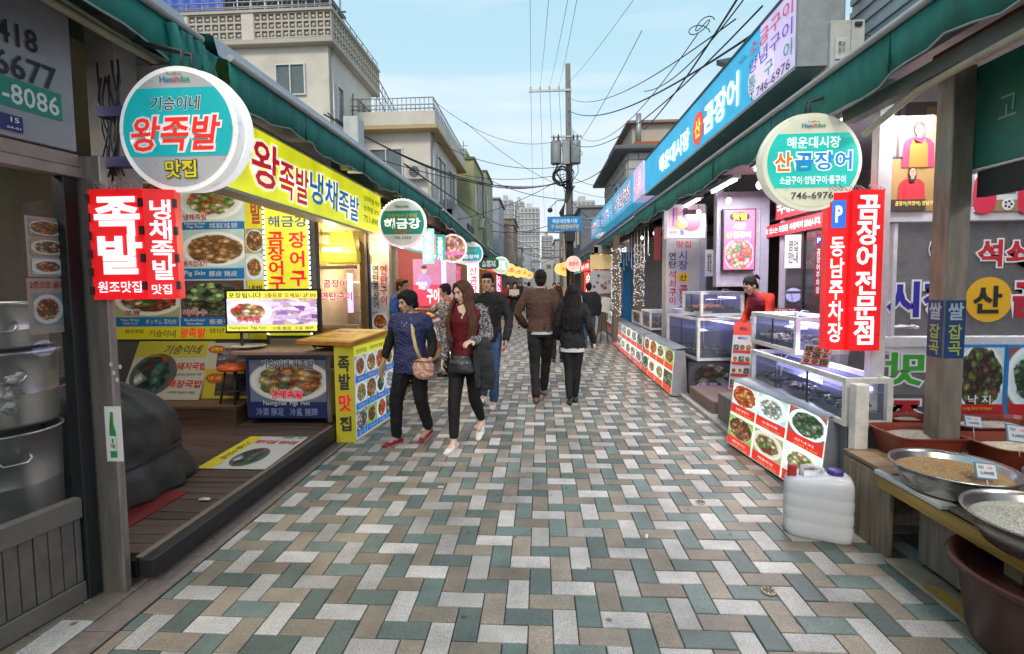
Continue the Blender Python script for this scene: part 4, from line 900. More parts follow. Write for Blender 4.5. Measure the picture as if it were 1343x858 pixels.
FW.rpx('dish_photo',323,300,346,332,dish('trotters',.1,11,7),t,lift=.008); FW.rpx('dish_photo',323,333,346,368,dish('cold',.1,12,7),t,lift=.008); FW.tpx('냉채',327,374,344,386,DKI,t,lift=.009,bold=.03)
t=thing('yellow_banner','bright yellow banner with blue heading and tall red letters edged by white light strips','banner',(-2.85,5.38,.95))
FW2=Frame((0,5.36,0)); ybl=lit('banner_bright',(.72,.70,.04),.35); u=FW2.bpx(349,272,405,440); FW2.rect('sheet',u[0],u[1],u[2],u[3],ybl,t,lift=.0,th=.01)
NB=ink('navy_title',(.05,.13,.28)); FW2.tpx('해금강',351,283,403,298,NB,t,lift=.004,bold=.03)
FW2.tpx('곰\n장\n어\n구\n이',352,304,374,400,R2,t,lift=.004,bold=.04,lines=.95); FW2.tpx('장\n어\n구\n이',380,304,402,400,R2,t,lift=.004,bold=.04,lines=1.1)
led=lit('led_white',(.9,.88,1),3.0)
for px_ in (348.5,406.5):
    u0,v0,u1,v1=FW2.bpx(px_-1.2,268,px_+1.2,440); n=26; bm=BM()
    for k in range(n): z=v0+(v1-v0)*(k+.5)/n; q=FW2.p((u0+u1)/2,z,.008); box(bm,q.x-.009,q.y-.004,q.z-.017,q.x+.009,q.y+.004,q.z+.017)
    mk('light_strip',bm,led,t)['kind']='stuff'
# ------------------------------------------------------------------ framed lit menu picture
F3=Frame((0,4.95,0))
t=thing('lit_menu_frame','black framed lit picture of a cold dish and a dining room, above the noodle cart','sign',(-2.8,4.95,1.05))
u0,v0,u1,v1=F3.bpx(295,379,419,437); F3.rect('frame',u0,v0,u1,v1,blk,t,lift=0,th=.06)
yl2=lit('menu_yellow',(.75,.72,.10),.7); F3.rpx('heading_strip',298,382,416,392,yl2,t,lift=.004); F3.rpx('foot_strip',298,426,416,434,yl2,t,lift=.004)
F3.tpx('포장됩니다',300,383.5,343,391,DKI,t,lift=.007,bold=.02); F3.tpx('2층으로 오세요! 2F IN',347,384,414,390.5,ink('dark_red',(.45,.03,.02)),t,lift=.007)
F3.rpx('dish_photo',298,392,357,426,dish('cold',.75,21,8,tint=(1,.85,1.1)),t,lift=.004); F3.rpx('room_photo',357,392,416,426,picture('dining',[(.16,.06,.30),(.75,.6,.8),(.85,.75,.9),(.40,.2,.5),(.6,.5,.35)],.6,5,2),t,lift=.004)
F3.tpx('냉채족발',311,414,342,423,R2,t,lift=.008,bold=.03,outline=WHITE,ow=.06); F3.tpx('Naengchae  Pigs Feet',301,428,350,432.5,ink('grey_ink',(.25,.25,.22)),t,lift=.007); F3.tpx('冷菜 豚足  冷盘 猪蹄',357,428,412,432.5,MC['ink_grey_ink'],t,lift=.007)
mk('support_leg',tube(BM(),[(-3.2,4.99,.9),(-3.2,4.99,1.1)],.015,6),DARK,t); mk('support_leg',tube(BM(),[(-2.4,4.99,.9),(-2.4,4.99,1.1)],.015,6),DARK,t)
# ------------------------------------------------------------------ timber deck
wd=wood('deck_wood',(.045,.028,.021),(.12,.075,.055),0,2.2); wdk=wood('deck_dark',(.035,.028,.024),(.08,.065,.055),1,2)
dk=thing('timber_deck','low brown timber deck with a black steel edge in front of the left menu banners','deck',(-3,3.7,0))
y=2.40; k=0
while y<5.35:
    w=.092; mk('plank',box(BM(),-5.0,y+.003,.085,-2.115,y+w-.003,.13+.0015*((k*7)%3),bev=.003),wd,dk); y+=w; k+=1
mk('edge_beam',box(BM(),-2.112,2.33,.035,-2.03,4.70,.137,bev=.006,M=Matrix.Translation((0,0,0))),mat('edge_black',(.035,.034,.033),.42,.5,dirt=.4,nscale=15),dk)
mk('edge_cap',box(BM(),-2.135,2.34,.138,-2.095,4.70,.144),mat('edge_worn',(.22,.18,.15),.5,.3,dirt=.4,nscale=20),dk)
mk('end_plate',box(BM(),-2.6,2.33,.035,-2.115,2.345,.128),MC['edge_black'],dk)
mk('sub_frame',box(BM(),-5.0,2.42,-.01,-2.16,5.35,.08),mat('under_dark',(.02,.018,.016),.9),dk)
up=thing('raised_deck','raised brown step behind the covered grill, under the menu banners','step',(-3.9,5.1,.13))
for k in range(6): mk('plank',box(BM(),-5.0,4.72+k*.11+.002,.30,-3.12,4.72+(k+1)*.11-.002,.33+.001*(k%2),bev=.003),wood('step_wood',(.07,.035,.022),(.17,.095,.06),0,2),up)
mk('riser',box(BM(),-5.0,4.73,.132,-3.13,4.75,.298),wood('riser_wood',(.06,.03,.02),(.14,.07,.045),0,2),up); mk('riser',box(BM(),-3.15,4.752,.132,-3.13,5.37,.298),MC['riser_wood'],up)
# posters leaning on the banner wall
def leaning(label,x0,x1,yb,yt,z0,z1,build):
    t=thing('leaning_poster',label,'poster',((x0+x1)/2,yb,z0)); U=Vector((0,yt-yb,z1-z0)); F=Frame((x0,yb,z0),U=U); F.rect('board',0,0,x1-x0,U.length,ink('board_cream',(.46,.43,.35)),t,lift=0,th=.02); build(F,t,x1-x0,U.length); return t
def pA(F,t,w,h):
    F.rect('yellow_head',0,h*.72,w,h,ink('dull_yellow',(.45,.38,.04)),t,lift=.003); F.text('기승이네',w*.62,h*.85,w*.5,h*.16,DKI,t,shear=.2,lift=.006,bold=.02)
    F.oval('dish_photo',w*.33,h*.42,w*.30,h*.36,food('broth_set',(.05,.06,.05),(.10,.11,.10),[(.06,.16,.12),(.50,.50,.48),(.40,.08,.05),(.08,.14,.10),(.03,.05,.05)],0,3,5,1.0),t,lift=.003)
    F.text('돼지국밥',w*.80,h*.56,w*.38,h*.13,RED,t,bold=.03); F.text('해장국밥',w*.78,h*.26,w*.44,h*.13,RED,t,bold=.03)
    F.text('보글보글 끓여낸 국물',w*.78,h*.42,w*.36,h*.04,DKI,t,bold=0); F.text('시원한 속풀이 해장',w*.76,h*.12,w*.36,h*.04,DKI,t,bold=0)
leaning('cream poster of steaming soup bowls leaning behind the covered grill',-4.62,-3.72,4.98,5.30,.335,.94,pA)
def pB(F,t,w,h):
    F.rect('yellow_ground',0,0,w,h*.96,ink('mustard',(.50,.40,.03)),t,lift=.003); F.rect('cream_head',0,h*.52,w,h*.96,ink('cream_pan',(.50,.45,.33)),t,lift=.004)
    F.rect('room_photo',w*.2,h*.56,w*.97,h*.90,picture('hall_a',[(.03,.03,.04),(.10,.07,.06),(.30,.26,.25),(.12,.05,.04),(.20,.2,.24)],0,5,1),t,lift=.006)
    F.rect('room_photo',w*.24,h*.05,w*.99,h*.44,picture('hall_b',[(.02,.02,.02),(.06,.05,.05),(.12,.05,.04),(.04,.05,.04),(.10,.1,.1)],0,6,5),t,lift=.006)
    F.oval('red_badge',w*.18,h*.88,w*.16,h*.07,ink('badge_red',(.45,.09,.02)),t,lift=.008); F.oval('red_badge',w*.22,h*.36,w*.17,h*.09,MC['ink_badge_red'],t,lift=.008)
    F.text('단체석',w*.18,h*.88,w*.2,h*.07,YEL,t,lift=.010); F.text('1층 2층',w*.22,h*.36,w*.22,h*.07,YEL,t,lift=.010)
leaning('yellow poster with two dining room photos and red badges, beside the soup poster',-3.74,-3.10,5.05,5.22,.335,.93,pB)
def pC(F,t,w,h):
    F.rect('yellow_lower',0,0,w,h*.5,ink('mustard',(.50,.40,.03)),t,lift=.003); F.text('족발',w*.5,h*.75,w*.6,h*.3,RED,t,bold=.04)
leaning('white and yellow poster half hidden behind the red stool',-3.06,-2.62,5.15,5.30,.335,.97,pC)
# round red stool
t=thing('red_stool','round stool with an orange red seat, behind the noodle cart','stool',(-3.28,4.78,.33))
mk('seat',lathe(BM(),[(0,.0),(.155,.0),(.17,.015),(.17,.035),(.15,.055),(0,.06)],(-3.23,4.90,.68),24),mat('seat_orange',(.62,.10,.02),.4),t)
for k in range(4):
    a=k*PI/2+.5; mk('leg',tube(BM(),[(-3.23+.09*math.cos(a),4.90+.09*math.sin(a),.68),(-3.23+.15*math.cos(a),4.90+.15*math.sin(a),.335)],.011,6),DARK,t)
mk('foot_ring',tube(BM(),[(-3.23+.125*math.cos(a*PI/8),4.90+.125*math.sin(a*PI/8),.47) for a in range(17)],.007,5),DARK,t)
# covered grill
def cover():
    t=thing('covered_grill','bulky grill wrapped in a creased dark grey tarpaulin tied with black cord, on the deck','covered grill',(-2.85,3.2,.13))
    rr=random.Random(14); n=22; cx,cy=-2.90,3.13; levels=[(.0,1.04,.075),(.22,1.02,.055),(.40,.93,.030),(.58,.98,.05),(.86,.93,.06),(1.0,.72,.05),(1.06,.34,.03)]; V=[]; off=[rr.uniform(.5,1.4) for _ in range(n)]
    for li,(h,k,am) in enumerate(levels):
        ring=[]
        for i in range(n):
            a=2*PI*i/n+.08*math.sin(i*2.1+li*.6); c,s=math.cos(a),math.sin(a); r=(abs(c)**3.5+abs(s)**3.5)**(-1/3.5); fold=am*off[i]*(1 if i%2 else -1)+.02*rr.uniform(-1,1)
            x=c*r*(k+fold); y=s*r*(k+fold); top=.80-.15*(x*.6+.3)-.12*(y*.7+.2)+(.05 if i%2 else -.02)*(h>.5)
            ring.append(bm_.verts.new((cx+x*.30-.06*h,cy+y*.42-.12*h,max(.134,.135+h*top)))) if False else ring.append((cx+x*.30-.06*h,cy+y*.42-.12*h,max(.134,.135+h*top)))
        V.append(ring)
    bm=BM(); R_=[[bm.verts.new(p) for p in ring] for ring in V]; pk=bm.verts.new((cx-.14,cy-.22,1.06))
    for A,B in zip(R_,R_[1:]):
        for i in range(n):
            j=(i+1)%n
            if i%2: bm.faces.new((A[i],A[j],B[j])); bm.faces.new((A[i],B[j],B[i]))
            else: bm.faces.new((A[i],A[j],B[i])); bm.faces.new((A[j],B[j],B[i]))
    for i in range(n): bm.faces.new((R_[-1][i],R_[-1][(i+1)%n],pk))
    bmesh.ops.subdivide_edges(bm,edges=bm.edges[:],cuts=3,use_grid_fill=True)
    for _ in range(2): bmesh.ops.smooth_vert(bm,verts=bm.verts[:],factor=.5,use_axis_x=True,use_axis_y=True,use_axis_z=True)
    for v in bm.verts: q=v.co*9; v.co+=Vector((noise.noise(q),noise.noise(q+Vector((9,0,0))),.6*noise.noise(q+Vector((0,9,0)))))*.014; v.co.z=max(v.co.z,.134)
    for f in bm.faces: f.smooth=True
    mk('tarpaulin',bm,mat('tarp_grey',(.034,.033,.029),.5,var=.25,nscale=3,bump=.5,bscale=14,dirt=.2),t)
    bm=BM(); pts=[]
    for i in range(61):
        a=2*PI*i/60; c,s=math.cos(a),math.sin(a); r=(abs(c)**3+abs(s)**3)**(-1/3); pts.append((cx-.03+c*r*.295,cy-.04+s*r*.415,.40+.014*math.sin(a*3)))
    mk('cord',tube(BM(),pts,.009,6),mat('cord_black',(.012,.012,.012),.6),t)
cover()
tag(mk('red_mat',box(BM(),-2.75,2.60,.133,-2.45,3.15,.139,M=Matrix.Translation((.0,0,0))),mat('mat_red',(.20,.010,.010),.8,bump=.3,bscale=80)),'thin red mat sticking out beneath the covered grill','mat')
bm=BM()
for i in range(5): ellips(bm,(-2.27+i*.012,3.02+(i%2)*.012,.142),(.02,.014,.006),8,5)
tag(mk('tissue',bm,mat('tissue_white',(.6,.6,.6),.9)),'crumpled white tissue on the deck next to the red mat','tissue')
# banner lying on the deck
t=thing('deck_banner','printed banner lying flat on the deck, yellow end with soup bowls and red letters','banner',(-2.4,3.95,.135))
FL=Frame((-2.70,3.56,.136),R=(1,0.0,0),U=(-.06,.998,0)); w,h=.56,.80
FL.rect('sheet',0,0,w,h,ink('board_white',(.55,.54,.50)),t,lift=.0015,th=.002); FL.rect('yellow_end',0,0,w*.22,h,ink('bn_yellow',(.68,.56,.02)),t,lift=.003)
FT=Frame(FL.p(w*.02,h*.98),R=-FL.U,U=FL.R)
FT.text('기승이네',h*.45,w*.12,h*.55,w*.11,DKI,t,lift=.005,shear=.2); FL.oval('dish_photo',w*.52,h*.33,w*.24,h*.27,food('broth_set',(.05,.06,.05),(.10,.11,.10),[(.06,.16,.12),(.50,.50,.48),(.40,.08,.05),(.08,.14,.10),(.03,.05,.05)],0,3,5,1.0),t,lift=.0035)
FL.text('돼지국밥',w*.42,h*.80,w*.36,h*.12,RED,t,lift=.005,bold=.03,rot=-.1); FL.text('해장국밥',w*.80,h*.78,w*.32,h*.12,RED,t,lift=.005,bold=.03,rot=-.1); FL.rect('green_mark',w*.6,h*.93,w*.78,h*.98,GREEN,t,lift=.004)
FL.rect('green_mark',w*.86,h*.93,w*.94,h*.97,GREEN,t,lift=.004)
# ------------------------------------------------------------------ noodle cart
t=thing('food_cart','dark wheeled cart with a brown top and a cold pork dish picture on its front','cart',(-2.6,5.0,.13))
FC_=Frame((0,4.78,0)); u0,v0,u1,v1=FC_.bpx(323,470,430,550)
mk('cabinet',box(BM(),u0,4.782,.22,u1,5.25,.86,bev=.004),mat('cart_grey',(.20,.21,.25),.4,.4,dirt=.2),t)
mk('top_board',box(BM(),u0-.10,4.70,.862,u1+.12,5.30,.90,bev=.006),wood('cart_top',(.30,.17,.13),(.42,.26,.20),0,1.5),t)
mk('side_shelf',box(BM(),u1+.002,4.74,.70,u1+.16,5.2,.725),STEEL,t)
FC_.rect('front_panel',u0+.01,v0+.015,u1-.01,v1,ink('cart_navy',(.02,.035,.14)),t,lift=.004)
FC_.rpx('dish_photo',328,472,428,527,food('cart_dish',(.16,.18,.24),(.75,.75,.70),[(.75,.22,.04),(.62,.10,.03),(.25,.40,.12),(.82,.50,.16),(.50,.20,.12),(.7,.65,.4)],.05,4,9,1.25),t,lift=.006)
FC_.tpx('기승이네 왕족발',343,472,412,484,BLACK,t,lift=.010,bold=.02,outline=WHITE,ow=.06); FC_.tpx('냉채족발',356,511,398,523,R2,t,lift=.010,bold=.03,outline=WHITE,ow=.06)
FC_.tpx('Naengchae  Pigs’ Feet',346,525,407,533,WHITE,t,lift=.009,bold=0); FC_.tpx('冷菜 豚足   冷盘 猪蹄',337,535,417,545,ink('pale_blue',(.35,.42,.60)),t,lift=.009,bold=.01)
mk('edge_post',box(BM(),u1-.005,4.765,.16,u1+.03,4.80,.86),STEEL,t)
for i,(x,y) in enumerate(((u0+.06,4.84),(u1-.03,4.84),(u0+.06,5.18),(u1-.03,5.18))):
    o=mk('caster',tube(BM(),[(x-.012,y,.175),(x+.012,y,.175)],.042,14),mat('rubber',(.02,.02,.02),.7),t); mk('caster_fork',box(BM(),x-.018,y-.02,.19,x+.018,y+.02,.222),STEEL,t)
tag(mk('white_bowl',lathe(BM(),[(0,0),(.08,0),(.17,.03),(.175,.035),(.16,.035),(0,.012)],(-3.10,4.95,.90),22,),mat('porcelain',(.6,.58,.56),.25),None),'shallow white tray at the left end of the noodle cart top','tray')
# ------------------------------------------------------------------ yellow picture menu stand
t=thing('menu_stand','tall yellow menu stand with a grid of dish photos and an orange lid','menu stand',(-1.85,5.1,0))
A=Vector((-1.84,4.63,0)); B=Vector((-1.735,5.60,0)); Cc=Vector((-2.02,4.60,0)); D=B+(Cc-A); H1,H2=.965,1.0
bm=BM(); vs=[bm.verts.new(q) for q in (Cc,A,B,D,Cc+Vector((0,0,H1)),A+Vector((0,0,H1)),B+Vector((0,0,H2)),D+Vector((0,0,H2)))]
for ix in ((0,1,5,4),(1,2,6,5),(2,3,7,6),(3,0,4,7),(4,5,6,7),(3,2,1,0)): bm.faces.new([vs[i] for i in ix])
mk('body',bm,ink('stand_yellow',(.70,.58,.03),.05),t)
FS=Frame(A,R=(B-A)); L_=(B-A).length; FE=Frame(Cc,R=(A-Cc)); LE=(A-Cc).length
FE.text('족\n발',LE/2,.70,LE*.62,.34,DKI,t,lift=.004,bold=.05,lines=1.05); FE.text('맛',LE/2,.40,LE*.66,.17,R2,t,lift=.004,bold=.05); FE.text('집',LE/2,.19,LE*.62,.15,DKI,t,lift=.004,bold=.05)
FS.rect('picture_board',.01,.02,L_-.01,.94,ink('stand_white',(.70,.74,.80),.2),t,lift=.003); FS.rect('yellow_head',.01,.86,L_-.01,.955,ink('stand_head',(.74,.72,.05),.35),t,lift=.004)
FS.text('원조맛집',.16,.90,.22,.045,DKI,t,lift=.007); FS.text('기승이네 족발 751-8987',.62,.905,.55,.04,DKI,t,lift=.007)
cl=ink('stand_blue',(.02,.20,.60),.25); names=['왕족발','냉채족발','불족발','보쌈','해물족발','오향족발','막국수','껍데기','순대','쟁반국수','모듬','국밥']; kinds=['trotters','cold','spicy','cabbage','salad','skin','greens','white','broth','squid','spicy','noodle']
for r in range(3):
    for c in range(4):
        w=(L_-.04)/4; h=.275; u=.02+c*w; v=.03+(2-r)*h; i=r*4+c
        FS.rect('caption_bar',u+.004,v+.004,u+w-.004,v+.07,cl,t,lift=.005); FS.rect('dish_photo',u+.004,v+.07,u+w-.004,v+h-.006,dish(kinds[i],.3,30+i,8,1.1,tint=(1,.95,1.0)),t,lift=.005); FS.text(names[i],u+w*.5,v+.036,w*.6,.035,WHITE,t,lift=.008)
MLid=Matrix.Translation((-2.03,5.02,1.02))@Matrix.Rotation(-.12,4,'Z')@Matrix.Rotation(.045,4,'X')@Matrix.Rotation(.02,4,'Y')
mk('lid',box(BM(),-.33,-.45,-.025,.27,.42,.022,bev=.006,M=MLid),wood('lid_orange',(.58,.20,.02),(.74,.34,.04),1,1.5),t)
mk('lid_base',box(BM(),-.31,-.20,-.09,.0,.40,-.03,M=MLid),mat('dark_block',(.04,.035,.03),.6),t)
FLd=Frame(MLid@Vector((-.30,-.40,.024)),R=MLid.to_3x3()@Vector((1,0,0)),U=MLid.to_3x3()@Vector((0,1,0)))
FLd.rect('lid_print',0.02,.02,.55,.78,ink('lid_yellow',(.62,.42,.03)),t,lift=.001)
FLd.text('족발 맛집',.27,.55,.42,.12,ink('lid_purple',(.25,.06,.25)),t,lift=.004,bold=.03); FLd.text('냉채족발\n왕족발 보쌈',.28,.25,.42,.28,ink('lid_red',(.60,.12,.02)),t,lift=.004,bold=.02)
# ------------------------------------------------------------------ kitchen corner under the yellow sign
kc=thing('kitchen_corner','small glazed kitchen front with gold post and red lettering under the yellow sign','kitchen',(-2.7,6.4,0))
FK=Frame((0,6.30,0)); warm=mat('kitchen_cream',(.55,.45,.30),.6,dirt=.15)
mk('back_wall',box(BM(),-3.6,8.1,0,-2.42,8.2,2.9),warm,kc); mk('side_wall',box(BM(),-3.12,5.53,0,-3.06,8.1,2.9),warm,kc)
mk('base_wall',box(BM(),-3.05,6.28,.1,-2.42,6.36,1.0),mat('orange_base',(.50,.28,.06),.6,dirt=.2),kc)
mk('frame',box(BM(),-3.06,6.27,1.0,-3.02,6.33,2.28),STEEL,kc); mk('gold_post',box(BM(),-2.415,6.40,.1,-2.345,6.50,2.31),mat('gold_post',(.30,.21,.10),.35,.7,dirt=.2),kc); mk('dark_post',box(BM(),-2.40,6.52,.1,-2.34,6.60,2.31),blk,kc)
mk('window_frame',box(BM(),-3.02,6.28,1.78,-2.42,6.32,1.83),STEEL,kc); mk('window_frame',box(BM(),-3.02,6.28,1.0,-2.42,6.32,1.04),MC['kitchen_cream'],kc)
FK.rect('glass_pane',-3.02,1.04,-2.42,1.78,glass('clear_glass',(.7,.75,.75),.12),kc,lift=0)
FK.tpx('곰장어',424,367,455,377,R2,kc,lift=.006,bold=.03,outline=WO,ow=.04); FK.tpx('연탄구이',421,383,462,394,R2,kc,lift=.006,bold=.03,outline=WO,ow=.04)
for k,z in enumerate((1.15,1.38,1.6)):
    mk('shelf',box(BM(),-2.75,7.0,z,-2.44,7.3,z+.02),STEEL,kc)
mk('purple_light',box(BM(),-2.92,7.2,1.15,-2.84,7.22,1.75),lit('purple_tube',(.65,.35,.95),1.4),kc)
hd=thing('cooker_hood','yellow lit cooker hood flaring above the kitchen window, with a small lamp box','cooker hood',(-2.7,6.4,1.85))
bm=BM(); a=[(-3.04,6.26),(-2.40,6.26),(-2.40,6.85),(-3.04,6.85)]; b=[(-2.94,6.34),(-2.48,6.34),(-2.48,6.80),(-2.94,6.80)]
vs=[bm.verts.new((x,y,1.87)) for x,y in a]+[bm.verts.new((x,y,1.99)) for x,y in a]+[bm.verts.new((x,y,2.28)) for x,y in b]
for o in (0,4):
    for k in range(4): bm.faces.new((vs[o+k],vs[o+(k+1)%4],vs[o+4+(k+1)%4],vs[o+4+k]))
mk('hood_shell',bm,lit('hood_yellow',(.62,.48,.08),.30),hd); 
mk('lamp_box',box(BM(),-2.93,6.12,2.10,-2.73,6.24,2.22,bev=.004),mat('lamp_box',(.40,.34,.22),.4,.3),hd); mk('lamp_stem',tube(BM(),[(-2.83,6.18,2.22),(-2.83,6.18,2.30)],.006,5),DARK,hd)
mk('hood_light',box(BM(),-2.85,6.235,2.015,-2.60,6.25,2.06),lit('warm_bulb',(1,.85,.5),6),hd)
lamp('hood_bulb_light',(-2.65,6.05,2.12),(1,.78,.42),9,.06); lamp('kitchen_light',(-2.7,7.0,2.2),(1,.80,.55),14,.1); lamp('kitchen_under_light',(-2.75,6.9,1.7),(1,.75,.5),8,.1)
t=thing('vertical_banner','slim vertical menu banner hanging beyond the gold post','banner',(-2.3,7.1,.6))
FV=Frame((0,7.15,0)); FV.rpx('sheet',486,343,510,437,ink('vb_white',(.55,.50,.52),.08),t,lift=0,th=.005); FV.tpx('연\n탄\n구\n이',499,348,508,400,ink('dark_red',(.45,.03,.02)),t,bold=.03); FV.tpx('연\n탄\n곰\n장\n어',489,348,497,405,DKI,t,bold=.03); FV.rpx('dish_photo',488,410,508,434,dish('spicy',.1,40,7),t); FV.rpx('blue_edge',485,343,487.5,437,cl,t)

lamp('stall_fill_light',(-3.3,1.6,2.7),(1,.95,.9),26,.5,None,'AREA',(0,0,0),1.5)  # added fill so the pots behind the glass show; its fixture is added too
t=thing('added_ceiling_lamp','tube lamp added on the ceiling inside the corner stall to brighten the pots','lamp',(-3.3,1.6,2.8))
mk('housing',box(BM(),-3.36,1.0,2.80,-3.24,2.2,2.85),ALU,t); mk('tube',tube(BM(),[(-3.3,1.02,2.785),(-3.3,2.18,2.785)],.014,8),lit('tube_white',(1,.97,.92),4),t)
lamp('alcove_fill_light',(-3.1,4.3,2.75),(1,.93,.85),24,.5,None,'AREA',(.5,0,0),1.6)  # fill lamp added to brighten the menu banners, with an added fixture
t=thing('added_ceiling_lamp','tube lamp added on the ceiling to brighten the menu banners','lamp',(-3.1,4.3,2.8))
mk('housing',box(BM(),-3.7,4.25,2.80,-2.5,4.37,2.85),ALU,t); mk('tube',tube(BM(),[(-3.68,4.31,2.785),(-2.52,4.31,2.785)],.014,8),lit('tube_white',(1,.97,.92),4),t)
# ================================================================== LEFT ROW BEYOND THE KITCHEN CORNER
rl=random.Random(12)
def stall(label,side,y0,y1,wall,counter,head,cfg):
    """one open market stall; side -1 left, +1 right"""
    s=side; X=2.35*s
    t=thing('market_stall',label,'market stall',(X,(y0+y1)/2,.1),'open market stalls along the lane')
    def b(n,xa,ya,za,xb,yb,zb,m): x0,x1=sorted((xa*s,xb*s)); return mk(n,box(BM(),x0,ya,za,x1,yb,zb),m,t)
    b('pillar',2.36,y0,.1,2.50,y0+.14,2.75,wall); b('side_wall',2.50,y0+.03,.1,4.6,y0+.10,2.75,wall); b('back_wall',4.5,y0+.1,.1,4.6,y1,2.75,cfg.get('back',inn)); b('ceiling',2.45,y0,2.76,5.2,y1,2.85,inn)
    b('counter',2.02,y0+.25,.12,2.62,y1-.3,.82,counter); b('counter_top',1.98,y0+.2,.822,2.68,y1-.25,.86,cfg.get('top',STEEL))
    F=Frame((2.018*s,0,0),R=(0,1 if s<0 else -1,0))
    n=max(2,int((y1-y0-.6)/.62))
    for k in range(n):
        a=y0+.3+k*(y1-y0-.65)/n; c=a+(y1-y0-.65)/n-.04; u0,u1=(a,c) if s<0 else (-c,-a)
        F.rect('dish_photo',u0,.42,u1,.78,dish(rl.choice(list(DISH)),cfg.get('pe',.35),60+k,8),t,lift=.004); F.rect('caption_bar',u0,.30,u1,.42,cfg.get('cap',RED),t,lift=.004)
    # lit header
    hy0,hy1=y0+.15,y1-.1; FH=Frame((2.34*s,0,0),R=(0,1 if s<0 else -1,0)); u0,u1=(hy0,hy1) if s<0 else (-hy1,-hy0)
    fbox(FH,'header_sign',u0,2.22,u1,2.62,-.12,0,head,t,0)
    for k,(txt,m) in enumerate(cfg['head']): 
        w=(u1-u0)/len(cfg['head']); FH.text(txt,u0+w*(k+.5),2.42,w*.8,.24,m,t,lift=.006,bold=.03)
    # vertical lit signs facing the street mouth
    for (dx,yy,z0,z1,w,col,txt,tm) in cfg.get('verts',[]):
        Fv=Frame(((2.34+dx)*s-(w if s<0 else 0),yy,0)); Fv.rect('vertical_sign',0,z0,w,z1,col,t,lift=0,th=.06)
        if txt: Fv.text('\n'.join(txt),w/2,(z0+z1)/2,w*.6,(z1-z0)*.88,tm,t,lift=.005,bold=.03)
    for k in range(cfg.get('bulbs',2)):
        yy=y0+.8+k*(y1-y0-1.2)/max(1,cfg.get('bulbs',2)-1); bm=BM(); ellips(bm,(2.7*s,yy,2.45),(.045,.045,.06),12,8); mk('bulb',bm,lit('bulb_'+cfg.get('bc','w'),{'w':(1,.93,.85),'o':(1,.62,.25),'p':(1,.6,.85)}[cfg.get('bc','w')],9),t); mk('bulb_cord',tube(BM(),[(2.7*s,yy,2.5),(2.7*s,yy,2.76)],.005,5),DARK,t)
    lamp('stall_light',(2.75*s,(y0+y1)/2,2.3),{'w':(1,.85,.65),'o':(1,.60,.28),'p':(1,.6,.8)}[cfg.get('bc','w')],cfg.get('pw',40),.25)
    # goods on the counter
    for k in range(int((y1-y0)/.45)):
        yy=y0+.4+k*.42
        if yy>y1-.4: break
        r=.11+rl.random()*.05; o=mk('goods_tray',lathe(BM(),[(0,0),(r*.8,0),(r,.06),(r*.9,.055),(r*.6,.09+rl.random()*.05),(0,.11+rl.random()*.04)],(2.32*s,yy,.862),12),rl.choice((mat('goods_red',(.45,.07,.03),.6),mat('goods_orange',(.60,.26,.05),.6),mat('goods_green',(.12,.25,.05),.6),mat('goods_cream',(.6,.5,.35),.6))),t)
    for k in range(5):
        yy=y0+.3+rl.random()*(y1-y0-.8); b('shelf_goods',4.1,yy,.9+k%3*.45,4.45,yy+.35,1.15+k%3*.45,rl.choice((ALU,mat('box_red2',(.4,.05,.03),.6),mat('box_yellow',(.6,.45,.08),.6),mat('box_blue',(.05,.12,.4),.6))))
    return t
W2=lit('white_txt',(.95,.92,.9),1.2); TL=lit('teal_header',(.03,.40,.38),.55); PK=lit('pink_panel',(.85,.22,.50),1.2); VI=lit('violet_led',(.62,.30,.95),2.2); OR=mat('orange_counter',(.62,.33,.06),.5,dirt=.15); RDL=lit('crimson_panel',(.75,.03,.06),.9)
stall('open stall with orange counter and teal lit header, first beyond the yellow sign',-1,7.5,10.4,mat('stall_steel',(.36,.32,.28),.5,.3,dirt=.3),OR,TL,dict(head=[('해금강',W2),('곰장어구이',W2)],bulbs=3,pw=100,bc='w',back=mat('stall_back_cream',(.42,.34,.22),.7,dirt=.3),cap=RED))
stall('stall with dark red header and mustard counter, second beyond the yellow sign',-1,10.5,13.6,mat('stall_red',(.28,.04,.04),.6,dirt=.2),mat('mustard_counter',(.50,.36,.06),.5),RDL,dict(head=[('원조산곰장어',W2)],bulbs=3,bc='p',pw=85,verts=[(0,10.9,1.0,2.15,.30,lit('violet_panel',(.75,.45,.85),1.0),'곰장어',R2)]))
stall('stall with white lit header and pink upright sign, third beyond the yellow sign',-1,13.7,17.2,mat('stall_white',(.5,.48,.46),.6,dirt=.2),mat('white_counter',(.55,.52,.5),.5),lit('pale_header',(.75,.72,.72),.6),dict(head=[('곱창',R2),('순대',R2)],bulbs=2,bc='w',verts=[(0,14.2,.9,2.1,.32,lit('rose_panel',(.85,.05,.15),1.2),'산곰장어',W2)]))
stall('stall with orange lit front and red signs, fourth beyond the yellow sign',-1,17.3,21.5,mat('stall_brown',(.22,.13,.08),.7),OR,lit('amber_header',(.85,.40,.08),.8),dict(head=[('튀김',R2),('떡볶이',R2)],bulbs=3,bc='o',pw=70,verts=[(0,18,.9,2.1,.35,RDL,'떡볶이',W2)]))
stall('stall with crimson header and yellow uprights, fifth beyond the yellow sign',-1,21.6,26.5,mat('stall_brown',(.22,.13,.08),.7),mat('white_counter',(.55,.52,.5),.5),RDL,dict(head=[('꼼장어',W2),('전문',W2)],bulbs=3,bc='o',pw=80,verts=[(0,22,.9,2.1,.4,lit('yellow_up',(.85,.65,.1),1.0),'칼국수',R2)]))
